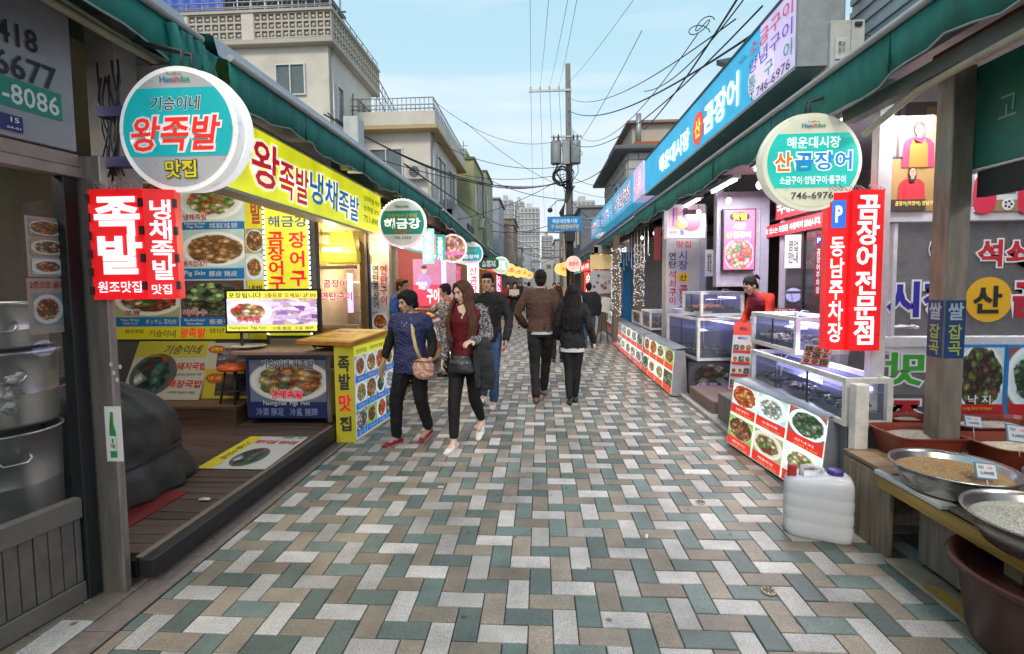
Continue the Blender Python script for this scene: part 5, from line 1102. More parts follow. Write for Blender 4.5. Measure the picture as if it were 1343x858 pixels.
stall('last lit stall of the left row with violet upright light',-1,26.6,34,mat('stall_brown',(.22,.13,.08),.7),OR,TL,dict(head=[('분식',W2),('식당',W2)],bulbs=3,bc='w',pw=90,verts=[(0,27,.9,2.1,.3,VI,'',None),(0,30,.9,2.1,.4,RDL,'국수',W2)]))
lamp('stall_front_light',(-2.35,7.3,2.25),(1,.66,.32),26,.15); lamp('stall_front_light',(-2.1,10.6,2.5),(1,.55,.45),22,.15)
# pink lit portrait poster with violet light column
t=thing('lit_poster','pink glowing portrait poster with white and red letters beside a violet light column','poster',(-2.1,9.1,.9))
FP_=Frame((0,8.9,0)); FP_.rpx('panel',542,340,577,401,lit('pink_grad',(.55,.20,.38),.55),t,lift=0,th=.06); u0,v0,u1,v1=FP_.bpx(542,340,577,401); cx=u0+(u1-u0)*.42
FP_.rect('red_ground',u0,v0,u1,v0+(v1-v0)*.45,lit('rose2',(.65,.06,.12),.6),t,lift=.003); FP_.oval('shoulders',cx,v0+.46,.13,.16,lit('mauve',(.45,.28,.60),.6),t,lift=.004); FP_.oval('face',cx,v0+.66,.05,.065,lit('skin_print',(.80,.50,.50),.6),t,lift=.006); FP_.oval('hair',cx,v0+.715,.055,.035,lit('hair_print',(.10,.05,.12),.2),t,lift=.007)
FP_.tpx('구이',560,378,576,398,W2,t,lift=.008,bold=.04); FP_.tpx('해운대\n시장',546,370,560,380,W2,t,lift=.008,bold=.02)
t=thing('light_column','slim violet light column beside the pink portrait poster','light column',(-1.95,9.0,.9)); FP_.rpx('column',579,342,585,401,VI,t,lift=.02,th=.05); FP_.rpx('column_edge',577.5,342,579,401,lit('edge_red',(.8,.05,.3),1),t,lift=.022,th=.05)
t=thing('vertical_sign','white vertical menu sign with red lower half, behind the young woman in maroon','sign',(-2.2,12,.9))
Fq=Frame((0,11.8,0)); Fq.rpx('panel',613,346,628,401,lit('white_pink',(.85,.70,.78),.9),t,lift=0,th=.05); Fq.tpx('산\n곰\n장\n어',616,350,626,398,R2,t,bold=.03)
# teal hanging panels above the first stall
for i,(a,b,c,d,lb,m,tx) in enumerate(((554,300,569,346,'pale teal lit panel hanging under the awning, right of the red-lit round sign',lit('pale_teal',(.25,.62,.60),.7),'해\n금\n강'),(571,308,584,349,'darker teal panel with slanted white letters next to the pale teal one',lit('teal_2',(.03,.36,.32),.5),'곰\n장\n어'))):
    yy=8.3+i*1.0; Fp=Frame((0,yy,0)); t=thing('hanging_sign',lb,'sign',(-1.95,yy,2.2)); Fp.rpx('panel',a,b,c,d,m,t,lift=0,th=.05); Fp.tpx(tx,a+3,b+4,c-3,d-4,W2,t,bold=.03); u0,v0,u1,v1=Fp.bpx(a,b,c,d); mk('hanger',tube(BM(),[((u0+u1)/2,yy+.02,v1),((u0+u1)/2,yy+.02,2.9)],.01,5),DARK,t)
# round signs farther along
def ring_of_lights(F,r,t,n=44):
    bm=BM(); bm2=BM()
    for k in range(n):
        a=2*PI*k/n; q=F.p(r*math.cos(a),r*math.sin(a),.03); ellips(bm if math.sin(a)>-.2 else bm2,q,(.011,.011,.011),6,4)
    mk('light_string',bm,lit('bead_white',(.85,.95,.85),2.0),t)['kind']='stuff'; mk('light_string',bm2,lit('bead_pink',(1,.25,.45),2.2),t)['kind']='stuff'
def at_disc(px,py,R):   # sign hangs so that its disc is R px in radius at a real radius of .335
    y=.335*640/R; return atY(px,py,y)
c=at_disc(528,293,31.5); t,F=disc_sign('round green sign ringed by white and pink fairy lights, second on the left',c,.335,lit('disc_grey2',(.55,.58,.56),.3))
band(F,.31,-.155,.175,lit('green_face',(.01,.22,.18),.25),t); F.text('이연복수산맛집',0,.105,.42,.055,YEL,t,lift=.024,bold=.02); F.text('해금강',0,-.005,.52,.15,WO,t,lift=.024,bold=.05); F.text('산꼼장어',0,-.115,.26,.05,ink('or_red',(.75,.12,.04)),t,lift=.024,bold=.03); F.text('746-5254',0,-.205,.24,.04,DKI,t,lift=.024); F.text('Haeundae',0,.235,.2,.04,DKI,t,lift=.024); ring_of_lights(F,.335,t)
c=at_disc(594,326,18.5); t,F=disc_sign('round sign with a photograph of grilled food and a pink band, third on the left',c,.335,lit('disc_white3',(.7,.7,.7),.3))
o=F.oval('dish_photo',0,0,.30,.30,food('grill_disc',(.35,.2,.15),(.5,.3,.25),[(.50,.30,.22),(.75,.70,.60),(.30,.08,.06),(.62,.45,.3)],.3,2,8,1.0),t,lift=.02); band(F,.31,-.16,-.08,lit('pink_band',(.80,.10,.35),.5),t,lift=.023)
c=at_disc(618,333,15.5); t,F=disc_sign('round teal and yellow sign just behind the photograph sign',c,.335,lit('disc_white3',(.7,.7,.7),.3)); band(F,.31,-.2,.2,lit('teal_face',(.01,.36,.38),.42),t); F.text('해운대',0,.09,.3,.1,YEL,t,lift=.024,bold=.03); F.text('곰장어',0,-.08,.42,.12,WO,t,lift=.024,bold=.04)
c=atY(641,346,16.5); t=thing('oval_sign','dark green oval sign with pale letters under the left awning','sign',c,'round signs hanging under the awnings'); F=Frame(c); F.oval('board',0,0,.34,.19,mat('oval_green',(.01,.10,.07),.5),t,lift=0,th=.06,squared=.6); F.text('소문난\n꼼장어',0,0,.48,.22,lit('pale_txt',(.7,.8,.75),.4),t,lift=.006,bold=.02); mk('hanger',tube(BM(),[F.p(0,.19,-.03),F.p(0,.5,-.03)],.012,5),DARK,t)
c=at_disc(657,348,11); t,F=disc_sign('small round pale green sign with fairy lights beyond the dark oval one',c,.335,lit('pale_green',(.35,.55,.40),.5)); F.text('시장\n맛집',0,0,.4,.34,lit('pale_txt2',(.9,.95,.9),.6),t,lift=.024,bold=.02); ring_of_lights(F,.335,t,30)
for i,(px,py,R,lb) in enumerate(((669,354,8,'orange glowing round sign beyond the green ones'),(679,357,7,'orange glowing round sign, next farther'),(687,358,6,'orange glowing round sign, third of the orange ones'),(694,361,5,'pale orange round sign farthest along the left row'))):
    c=at_disc(px,py,R); t,F=disc_sign(lb,c,.335,lit('orange_face',(.90,.42,.10),1.0),rim=lit('orange_rim',(.85,.55,.30),.8)); F.text('맛집',0,0,.36,.2,R2,t,lift=.024,bold=.03)
# ================================================================== RIGHT SIDE
FX=Frame((2.0,0,0),R=(0,-1,0))
lav=mat('lavender_grey',(.32,.30,.38),.55,dirt=.2,nscale=4); cfr=mat('tank_frame_cream',(.70,.68,.62),.5,dirt=.3,nscale=10); sil=mat('silver_cover',(.36,.37,.41),.35,.5,var=.15,nscale=4,bump=.25,bscale=12,dirt=.15)
awning('long green awning over the right row of shops, with grey front pole',1.9,.5,9.8,2.90,2.90,1,drop=.235,seed=2,sag=.03,fascia=False,depth=1.3)
awning('green awning farther along the right row, below the long blue sign',1.95,9.9,17.5,2.90,2.86,1,drop=.22,seed=4,fascia=False)
awning('green awning beyond the utility pole on the right',1.95,19,27,2.80,2.78,1,drop=.3,seed=8,step=.3,fascia=False)
awning('last green awning at the far end of the right row',1.95,27.5,46,2.76,2.76,1,drop=.3,seed=9,step=.5,fascia=False)
# -- long blue sign on the roof edge
t=thing('blue_rooftop_sign','very long sky blue rooftop sign on the right with white letters and a red oval','sign',(2.0,7,3.25))
FBs_=Frame((2.0,0,0),R=(0,-1,0)); bl=lit('sky_blue_panel',(.02,.42,.72),.42); lil=lit('lilac_panel',(.62,.52,.80),.45)
SZ0,SZ1=3.23,3.84
def bs(pxa,pxb): return FBs_.hit(pxa,200)[0],FBs_.hit(pxb,200)[0]
uE=-3.98; uM=FBs_.hit(846,225)[0]; 
fbox(FBs_,'panel',uM,SZ0,uE,SZ1,-.30,0,bl,t,0)
bm=BM(); 
mk('end_cap',box(BM(),1.995,3.94,SZ0-.02,2.33,3.978,SZ1+.03),mat('cap_grey',(.34,.36,.38),.45,.4,dirt=.15),t)
fbox(FBs_,'bottom_tray',uM,SZ0-.03,uE,SZ0-.002,-.32,.01,MC['cap_grey'],t,0); fbox(FBs_,'top_tray',uM,SZ1+.002,uE,SZ1+.03,-.32,.01,mat('top_dark',(.06,.06,.065),.6),t,0)
a=FBs_.hit(997,80)[0]; FBs_.rect('lilac_end',a,SZ0,uE,SZ1,lil,t,lift=.003)
c0=FBs_.hit(985,125)[0]
pts=[(a+.02,SZ0+.30*0)]
FBs_.oval('lilac_curve',a+.02,SZ0+.19,.26,.20,lit('lilac_curve',(.70,.62,.85),.5),t,lift=.0045)
FBs_.rect('lilac_foot',a,SZ0,uE,SZ0+.10,lil,t,lift=.0048)
city_logo(FBs_,FBs_.hit(975,88)[0],SZ1-.12,.18,t,lift=.009)
def bt(b,pa,pb,z0,z1,m,**k): u0=FBs_.hit(pa,150)[0]; u1=FBs_.hit(pb,150)[0]; FBs_.text(b,(u0+u1)/2,(z0+z1)/2,u1-u0,z1-z0,m,t,lift=.010,**k)
RI=ink('sign_red2',(.60,.06,.12),.25); VI2=ink('sign_violet',(.18,.10,.42),.2); GI=ink('sign_green',(.01,.33,.22),.2)
bt('소금구이',982,1038,3.66,3.79,RI,bold=.01); bt('양념구이',982,1038,3.50,3.63,VI2,bold=.01); bt('통   구   이',982,1038,3.34,3.47,GI,bold=.01); bt('T.746-6976',984,1036,3.245,3.325,DKI,bold=.0)
bt('곰장어',924,969,3.32,3.66,W2,bold=.04); bt('해운대시장',866,905,3.34,3.62,W2,bold=.04)
uo=FBs_.hit(916,165)[0]; FBs_.oval('red_oval',uo,3.48,.20,.20,lit('oval_red',(.75,.05,.03),.6),t,lift=.008); FBs_.text('산',uo,3.48,.22,.22,lit('oval_yellow',(.9,.65,.05),.9),t,lift=.012,bold=.05)
for (pa,pb,lb,pn,txs) in ((832,845,'lilac lit sign with small letters, butting the far end of the long blue sign',lil,[('소문난\n짚불곰장어',RI)]),(776,831,'second blue rooftop sign with rose letters, farther along the right roofs',lit('sky_blue2',(.08,.42,.68),.42),[('곰장어',RI),('산꼼장어',VI2),('전문점',RI)])):
    u0=FBs_.hit(pa,260)[0]; u1=FBs_.hit(pb,240)[0]; t2=thing('rooftop_sign',lb,'sign',(2.0,-(u0+u1)/2,3.3)); fbox(FBs_,'panel',u0+.02,3.25,u1-.02,3.88,-.25,0.02,pn,t2,0)
    for k,(x,m) in enumerate(txs): w=(u1-u0)/len(txs); FBs_.text(x,u0+w*(k+.5),3.56,w*.78,.40,m,t2,lift=.028,bold=.02,outline=WO,ow=.04)
bm=BM()
for k in range(40): y=3.9+k*.37; tube(bm,[(2.1,y,SZ1+.05+.02*math.sin(k*1.3)),(2.1,y+.38,SZ1+.05+.02*math.sin((k+1)*1.3))],.022,6)
for k in range(0): y=4+k*.42; a=k*1.7; tube(bm,[(2.05,y,SZ1+.06),(2.0+.03*math.sin(a),y+.1,SZ1+.14+.04*math.sin(a)),(2.08,y+.22,SZ1+.05)],.006,5)
tag(mk('cable_bundle',bm,CABLE),'thick black cable bundle lying along the top of the long blue sign','cables')
# roof structures behind the awning on the right
t=thing('right_shop_row','upper wall and corrugated roofing behind the right awning','shop row',(4,20,2.9))
mk('upper_wall',box(BM(),2.45,4.1,2.92,2.55,46,3.5),mat('lavender_wall',(.25,.21,.33),.6,dirt=.2),t); mk('roof',box(BM(),2.45,-1,3.2,8,46,3.25) if False else box(BM(),2.56,4.1,3.3,7,46,3.36),roofm,t)
mk('rear_wall',box(BM(),6.4,-1,0,6.5,48,3.2),inn,t)
bm=BM()
for k in range(26): box(bm,2.95+.02*(k%2),1.2,3.3+k*.06,3.0+.02*(k%2),4.9,3.358+k*.06)
mk('corrugated_cladding',bm,mat('cladding_grey',(.40,.40,.39),.5,.2,dirt=.2),t)['kind']='stuff'
mk('cladding_post',box(BM(),2.72,4.75,2.95,2.82,4.85,5.0),mat('post_bluegrey',(.22,.26,.32),.5,.3),t)
mk('lean_to_roof',box(BM(),-1.2,-.7,-.03,1.2,.7,.03,M=Matrix.Translation((3.4,5.6,4.1))@Matrix.Rotation(.5,4,'X')@Matrix.Rotation(-.15,4,'Y')),mat('lean_dark',(.07,.08,.08),.6,.3),t)
t=thing('roof_unit','small pale outdoor unit with two wiring ports standing above the green awning','outdoor unit',(2.46,4.2,3.05))
q=atY(1102,68,4.0); mk('case',box(BM(),q.x-.13,3.9,2.98,q.x+.02,4.15,q.z+.19,bev=.008),mat('unit_white',(.50,.50,.48),.5,dirt=.2),t); mk('case_side',box(BM(),q.x+.022,3.9,3.0,q.x+.12,4.15,q.z+.19,bev=.008),MC['unit_white'],t)
mk('panel_label',box(BM(),q.x-.10,3.89,q.z-.1,q.x-.02,3.898,q.z+.06),mat('label_grey',(.6,.6,.6),.6),t); Fu=Frame((0,3.885,0)); Fu.text('주의\n전기',q.x-.06,q.z-.02,.05,.09,DKI,t)
for z in (-.15,.14): mk('port',box(BM(),q.x+.04,3.885,q.z+z,q.x+.09,3.899,q.z+z+.025),DARK,t)
bm=BM(); rr=random.Random(31)
for k in range(22): 
    p=[(2.68+rr.uniform(-.15,.15),4.3+rr.uniform(-.1,.1),3.15+k*.02+rr.uniform(-.1,.1)) for _ in range(5)]; tube(bm,p,.008,4)
tag(mk('rusty_mesh_bundle',bm,mat('rust_brown',(.16,.10,.06),.8)),'crumpled rusty wire mesh stuck behind the green awning beside the roof unit','wire mesh')
# -- underside clutter: beams and lit tubes
t=thing('canopy_beams','grey and rust-stained beams carrying a pale pipe beneath the right awning','beams',(2.1,2.5,2.7))
mk('beam',box(BM(),2.02,.4,2.60,2.10,3.4,2.68),mat('beam_grey',(.12,.14,.14),.6,dirt=.2),t); mk('rusty_beam',box(BM(),2.2,.4,2.74,2.26,2.9,2.80),mat('rust_orange',(.40,.12,.04),.8,dirt=.5,nscale=10),t)
mk('pipe',tube(BM(),[(1.97,.4,2.56),(1.98,1.6,2.57),(1.99,2.4,2.56),(2.05,2.8,2.58),(2.1,3.3,2.5)],.02,8),cond,t)
for i in range(4):
    y=3.6+i*1.25; t=thing('tube_lamp',('lit tube lamp under the right awning, just behind the round right sign','lit tube lamp above the near tanks','lit tube lamp above the standing woman in red','lit tube lamp before the lettered column')[i],'lamp',(2.25,y,2.72),'tube lamps under the right awning')
    mk('housing',box(BM(),2.20,y-.4,2.74,2.30,y+.4,2.79),ALU,t); mk('tube',tube(BM(),[(2.25,y-.38,2.72),(2.25,y+.38,2.72)],.014,8),lit('tube_cool',(.95,.95,1),6),t)
lamp('tank_tube_light',(2.5,4.6,2.66),(.98,.95,1),85,.3,None,'AREA',(0,0,0),3.2); lamp('shop_tube_light',(3.7,2.0,2.7),(.97,.95,1),20,.6,None,'AREA',(0,0,0),2.0); lamp('lane_tube_light',(2.4,8.4,2.6),(1,.93,.9),50,.3,None,'AREA',(0,0,0),2.5)
# -- round sign right
t,F=disc_sign('round pale green and teal sign with orange and blue letters on the right',(1.80,3.35,2.34),.308,lit('disc_cream',(.62,.64,.50),.35),rim=lit('rim_cream',(.70,.70,.58),.3))
band(F,.291,-.165,.185,lit('mint',(.02,.46,.40),.5),t); city_logo(F,0,.235,.15,t)
F.text('해운대시장',0,.125,.34,.075,WO,t,lift=.024,bold=.02); F.text('산',-.19,.005,.11,.125,lit('orange_let',(.85,.16,.02),.5),t,lift=.024,bold=.05,outline=WO,ow=.06); F.text('곰장어',.065,.005,.36,.12,lit('blue_let',(.02,.22,.60),.5),t,lift=.024,bold=.04,outline=WO,ow=.06)
F.text('소금구이·양념구이·통구이',0,-.118,.42,.055,WO,t,lift=.024,bold=.02); F.text('746-6976',0,-.218,.27,.045,DKI,t,lift=.024)
disc_sign('plain cream back drum of the second round sign behind the right one',atY(1058,213,3.45),.312,lit('disc_cream',(.62,.64,.50),.35),rim=lit('rim_cream',(.70,.70,.58),.3))
# -- red P lightbox
t=thing('red_lightbox','tall glowing red sign with a blue P square, on the right','sign',(2.1,3.3,1.1))
Fr=Frame((0,3.28,0)); a=Fr.bpx(1116,249,1157,460); Fr.rect('box_body',a[0],a[1],a[2],a[3],redlit,t,lift=0,th=.12); b=Fr.bpx(1089,249,1114,460)
Fl=Frame(Fr.p(a[0]-.004,0,0)+Vector((-(b[2]-b[0])*.98,.06,0)),R=(.98,-.2,0)); wl=(b[2]-b[0]); Fl.rect('box_body',0,b[1],wl,b[3]-.01,redlit,t,lift=0,th=.10)
Fr.tpx('곰\n장\n어\n전\n문\n점',1121,256,1151,452,wlit,t,bold=.045,lift=.006,lines=.95)
Fl.text('동\n남\n무\n주\n차\n장'.replace('무\n',''),wl*.5,(b[1]+b[3])/2-.22,wl*.72,.80,wlit,t,bold=.035,lift=.006) if False else Fl.text('동\n남\n주\n차\n장',wl*.5,b[1]+.40,wl*.72,.70,wlit,t,bold=.035,lift=.006)
Fl.rect('blue_square',wl*.18,b[3]-.24,wl*.86,b[3]-.06,lit('p_blue',(.02,.15,.65),.7),t,lift=.004); Fl.text('P',wl*.52,b[3]-.15,wl*.34,.11,wlit,t,lift=.008,bold=.06)
bm=BM(); rr=random.Random(9)
for k in range(9): x=1.9+k*.04; tube(bm,[(x,3.3,a[3]),(x+rr.uniform(-.02,.02),3.31,a[3]+.03+.02*rr.random()),(x+.03,3.3,a[3])],.003,5)
mk('wire_tangle',bm,MC['wire_grey'],t)
# -- square post and green board
t=thing('square_post','weathered square steel post with blue grain-shop stickers, standing in the right table','post',(2.37,2.95,.1))
mk('post_body',box(BM(),2.315,2.89,.1,2.435,3.01,2.75,bev=.005),mat('post_weathered',(.30,.26,.21),.5,.5,var=.3,nscale=4,dirt=.4,bump=.15,aniso=(3,3,.6)),t)
FPf=Frame((2.315,2.89,0)); FPs=Frame((2.315,3.01,0),R=(0,-1,0)); sb_=ink('sticker_blue',(.01,.05,.18)); sy=ink('sticker_yellow',(.45,.50,.08)); sw=ink('sticker_pale',(.45,.55,.62))
for F_,w in ((FPf,.12),(FPs,.12)):
    zt=FPf.hit(1255,394)[1]; zb=FPf.hit(1255,470)[1]; hh=zt-zb
    F_.rect('sticker',.005,zb,w-.005,zt,sb_,t,lift=.002); F_.text('쌀',w/2,zt-hh*.19,w*.72,hh*.30,sw,t,lift=.004,bold=.04); F_.text('잡\n곡',w/2,zb+hh*.32,w*.62,hh*.54,sy,t,lift=.004,bold=.03)
t=thing('green_board','dark green shop board with a pale hangul letter, hung beside the square post','sign board',(2.45,2.3,2.2))
FG=Frame((2.44,0,0),R=(0,-1,0)); gb=mat('board_green',(.02,.17,.12),.45,dirt=.1); u0,vb=FG.hit(1262,226); _,vt=FG.hit(1262,98); fbox(FG,'board',u0,vb,-.8,vt,-.03,0,gb,t); FG.tpx('고',1311,124,1334,153,ink('pale_green_txt',(.30,.42,.38)),t,lift=.004,bold=.0); uq=FG.hit(1322,140)[0]; FG.text('추',uq+.14,(vb+vt)/2+.08,.11,.12,MC['ink_pale_green_txt'],t,lift=.004); fbox(FG,'board_edge',u0-.01,vb-.018,-.8,vb-.003,-.04,.006,ALU,t)
mk('dark_beam',box(BM(),2.45,.8,vb-.16,2.50,2.88,vb-.02),mat('beam_dark',(.03,.03,.03),.7),t)
# -- near glazed seafood shop (faces the camera side)
ss=thing('seafood_shopfront','white framed glass shopfront with big blue red and yellow letters, on the right edge','shopfront',(3.3,3.5,.1))
FSh=Frame((0,3.5,0)); wf=mat('white_upvc',(.62,.60,.62),.4,dirt=.12)
u0,v0,u1,v1=FSh.bpx(1157,280,1343,296); vA=(v0+v1)/2+.0
fbox(FSh,'transom',2.36,1.955,4.6,2.045,-.05,.03,wf,ss); fbox(FSh,'transom',2.36,1.095,4.6,1.165,-.05,.03,wf,ss); fbox(FSh,'sill',2.36,.14,4.6,.5,-.05,.02,wf,ss)
for u in (2.33,2.86,3.9,4.6): fbox(FSh,'mullion',u,.14,u+.045,2.9,-.045,.025,wf,ss)
fbox(FSh,'mullion',2.44,1.17,2.47,1.95,-.04,.01,wf,ss); fbox(FSh,'lower_mullion',2.745,.5,2.79,1.095,-.04,.02,wf,ss)
gl=glass('shop_glass_grey',(.35,.36,.37),.28,.04)
FSh.rect('glass_pane',2.37,1.165,2.86,1.955,gl,ss,lift=-.01); FSh.rect('glass_pane',2.90,1.165,3.9,1.955,gl,ss,lift=-.01); FSh.rect('glass_pane',3.94,1.165,4.6,1.955,gl,ss,lift=-.01); FSh.rect('glass_pane',2.37,.5,2.745,1.095,gl,ss,lift=-.01); FSh.rect('top_panel',2.37,2.045,4.6,2.9,wf,ss,lift=-.02)
IB=ink('deep_blue',(.03,.02,.35)); 
FSh.tpx('연탄',1218,313,1262,352,BLACK,ss,bold=.05,outline=WHITE,ow=.05); FSh.tpx('석쇠',1281,314,1351,350,ink('crimson',(.50,.015,.03)),ss,bold=.05,outline=WHITE,ow=.05)
FSh.tpx('시장',1162,369,1258,416,IB,ss,bold=.06,outline=WHITE,ow=.05)
u,v=FSh.hit(1296,393); FSh.oval('yellow_disc',u,v,.155,.155,ink('disc_gold',(.75,.42,.02)),ss,lift=.004); FSh.text('산',u-.01,v,.19,.19,BLACK,ss,lift=.008,bold=.05)
FSh.tpx('곰',1327,370,1366,416,ink('crimson',(.50,.015,.03)),ss,bold=.06,outline=WHITE,ow=.05)
FSh.tpx('맛',1160,462,1211,506,ink('leaf_green',(.05,.38,.03)),ss,bold=.05,outline=WHITE,ow=.05,mirror=True); FSh.tpx('집',1158,522,1207,566,ink('crimson',(.50,.015,.03)),ss,bold=.05,outline=WHITE,ow=.05,mirror=True)
# dish posters under the transom
t=thing('dish_poster','blue edged poster of dark greens with the words for small octopus, behind the square post','poster',(3.0,3.48,.5))
FN=Frame((0,3.46,0)); FN.rpx('sheet',1250,452,1318,548,ink('poster_blue',(.02,.22,.52)),t,lift=0,th=.008); FN.rpx('dish_photo',1253,456,1315,535,dish('octopus',.05,50,11,1.1),t,lift=.003); FN.rpx('red_foot',1253,530,1315,546,RED,t,lift=.004); FN.tpx('낙 지',1268,518,1298,530,WHITE,t,lift=.007,bold=.02); FN.tpx('Long Arm Octopus',1262,533,1300,538,YEL,t,lift=.007,bold=0)
t=thing('dish_poster','second blue edged poster of dark seaweed, cut by the right edge of the picture','poster',(3.4,3.48,.5))
FN.rpx('sheet',1319,452,1400,548,MC['ink_poster_blue'],t,lift=0,th=.008); FN.rpx('dish_photo',1322,456,1396,535,dish('greens',.05,51,11,1.1),t,lift=.003); FN.rpx('red_foot',1322,530,1396,546,RED,t,lift=.004)
# television still posters above
t=thing('photo_poster','poster of two stills, a cook in orange apron above a woman in red','poster',(2.6,3.46,2.02))
FT_=Frame((0,3.46,0)); FT_.rpx('lower_still',1160,208,1240,277,ink('still_wood',(.34,.20,.07)),t,lift=0,th=.006); FT_.rpx('upper_still',1160,134,1240,207,ink('still_dim',(.12,.09,.08)),t,lift=0,th=.006)
FT_.rpx('window_print',1166,140,1186,206,ink('still_blue',(.17,.18,.24)),t,lift=.003); FT_.rpx('frame_print',1176,136,1180,206,ink('still_brown',(.10,.05,.04)),t,lift=.004); FT_.rpx('wall_print',1214,140,1239,206,ink('still_tan',(.26,.17,.10)),t,lift=.003)
def bust(F,cx,cy,s,apron,shirt,par,long=False):
    u,v=F.hit(cx,cy); F.oval('hair_print',u,v+(.010 if not long else -.012)*s,.026*s,.034*s if not long else .062*s,ink('p_hair',(.02,.012,.01)),par,lift=.006); F.shape('shoulder_print',[(u-.085*s,v-.20*s),(u+.085*s,v-.20*s),(u+.078*s,v-.075*s),(u+.055*s,v-.050*s),(u+.014*s,v-.036*s),(u-.014*s,v-.036*s),(u-.055*s,v-.050*s),(u-.078*s,v-.075*s)],shirt,par,.005); F.shape('apron_print',[(u-.050*s,v-.20*s),(u+.050*s,v-.20*s),(u+.046*s,v-.09*s),(u+.030*s,v-.050*s),(u+.018*s,v-.075*s),(u-.018*s,v-.075*s),(u-.030*s,v-.050*s),(u-.046*s,v-.09*s)],apron,par,.008); F.rect('neck_print',u-.010*s,v-.045*s,u+.010*s,v-.02*s,ink('p_skin',(.45,.27,.19)),par,lift=.0085); F.oval('face_print',u,v-.004*s,.021*s,.028*s,ink('p_skin',(.45,.27,.19)),par,lift=.009)
    F.rect('eyes_print',u-.013*s,v+.004*s,u+.013*s,v+.007*s,ink('p_dark',(.08,.03,.03)),par,lift=.011); F.rect('lips_print',u-.006*s,v-.016*s,u+.006*s,v-.0135*s,ink('p_lip',(.45,.08,.06)),par,lift=.011)
bust(FT_,1205,170,1.25,ink('apron_orange',(.70,.14,.02),.1),ink('shirt_plum',(.30,.03,.08)),t); bust(FT_,1196,226,1.05,ink('shirt_red',(.55,.02,.03),.1),MC['ink_shirt_red'],t,True)
FT_.rpx('table_print',1162,262,1212,277,ink('p_table',(.05,.03,.02)),t,lift=.012); FT_.tpx('곰장어(먹장어) 양념구이!',1172,264,1228,271,ink('sub_yellow',(.85,.65,.15),.3),t,lift=.014,bold=.02); FT_.rpx('orange_sleeve',1226,238,1239,277,ink('apron_orange',(.70,.14,.02),.1),t,lift=.006)
t=thing('photo_poster','poster of people in red shirts with a football, at the right edge above the letters','poster',(3.2,3.46,2.02))
FT_.rpx('sheet',1279,228,1400,277,ink('poster_pale',(.66,.66,.64)),t,lift=0,th=.006); 
for px_ in (1291,1350): u,v=FT_.hit(px_,255); FT_.oval('shirt_print',u,v,.075,.13,ink('p_red',(.60,.01,.05)),t,lift=.004,squared=.6); FT_.text('B·F',u,v+.02,.06,.03,WHITE,t,lift=.007)
u,v=FT_.hit(1321,268); FT_.rpx('grass_print',1302,262,1342,277,ink('p_olive',(.30,.20,.08)),t,lift=.003); FT_.oval('ball_print',u,v,.04,.04,ink('p_ball',(.75,.76,.8)),t,lift=.006)
for k in range(5): a=k*1.257; FT_.oval('ball_patch',u+.02*math.cos(a),v+.02*math.sin(a),.009,.009,DARK,t,lift=.008,n=6)
FT_.rpx('car_print',1308,240,1332,254,ink('p_blue',(.10,.15,.42)),t,lift=.004)
# shop interior
t=thing('seafood_shop','dim interior of the right hand glass shop with tables and lit tanks','shop',(4.3,4.6,.14))
mk('rear_wall',box(BM(),3.12,6.2,.14,6.4,6.3,2.9),mat('shop_rear',(.34,.33,.33),.7,dirt=.3),t); mk('ceiling',box(BM(),2.3,-.5,2.9,6.4,6.3,2.95),mat('ceiling_pale',(.42,.40,.42),.7),t); mk('partition',box(BM(),3.02,5.0,.14,3.10,6.2,2.9),lav,t)
mk('wall_banner',box(BM(),2.46,4.2,1.2,2.60,4.22,2.0),mat('banner_brown',(.20,.08,.06),.6),t); Frame((0,4.195,0)).text('곰\n장\n어\n포\n장',2.53,1.6,.09,.74,YEL,t,lift=.002)
for k in range(3): mk('table',box(BM(),3.3+k*1.0,4.6,.85,4.0+k*1.0,5.3,.89),mat('table_pale',(.35,.34,.33),.4),t)
mk('hose_coil',tube(BM(),[(2.55+.13*math.cos(a*.4)+a*.003,3.75+.05*math.sin(a*.4),1.20+.004*(a%5)) for a in range(50)],.008,5),ALU,t)
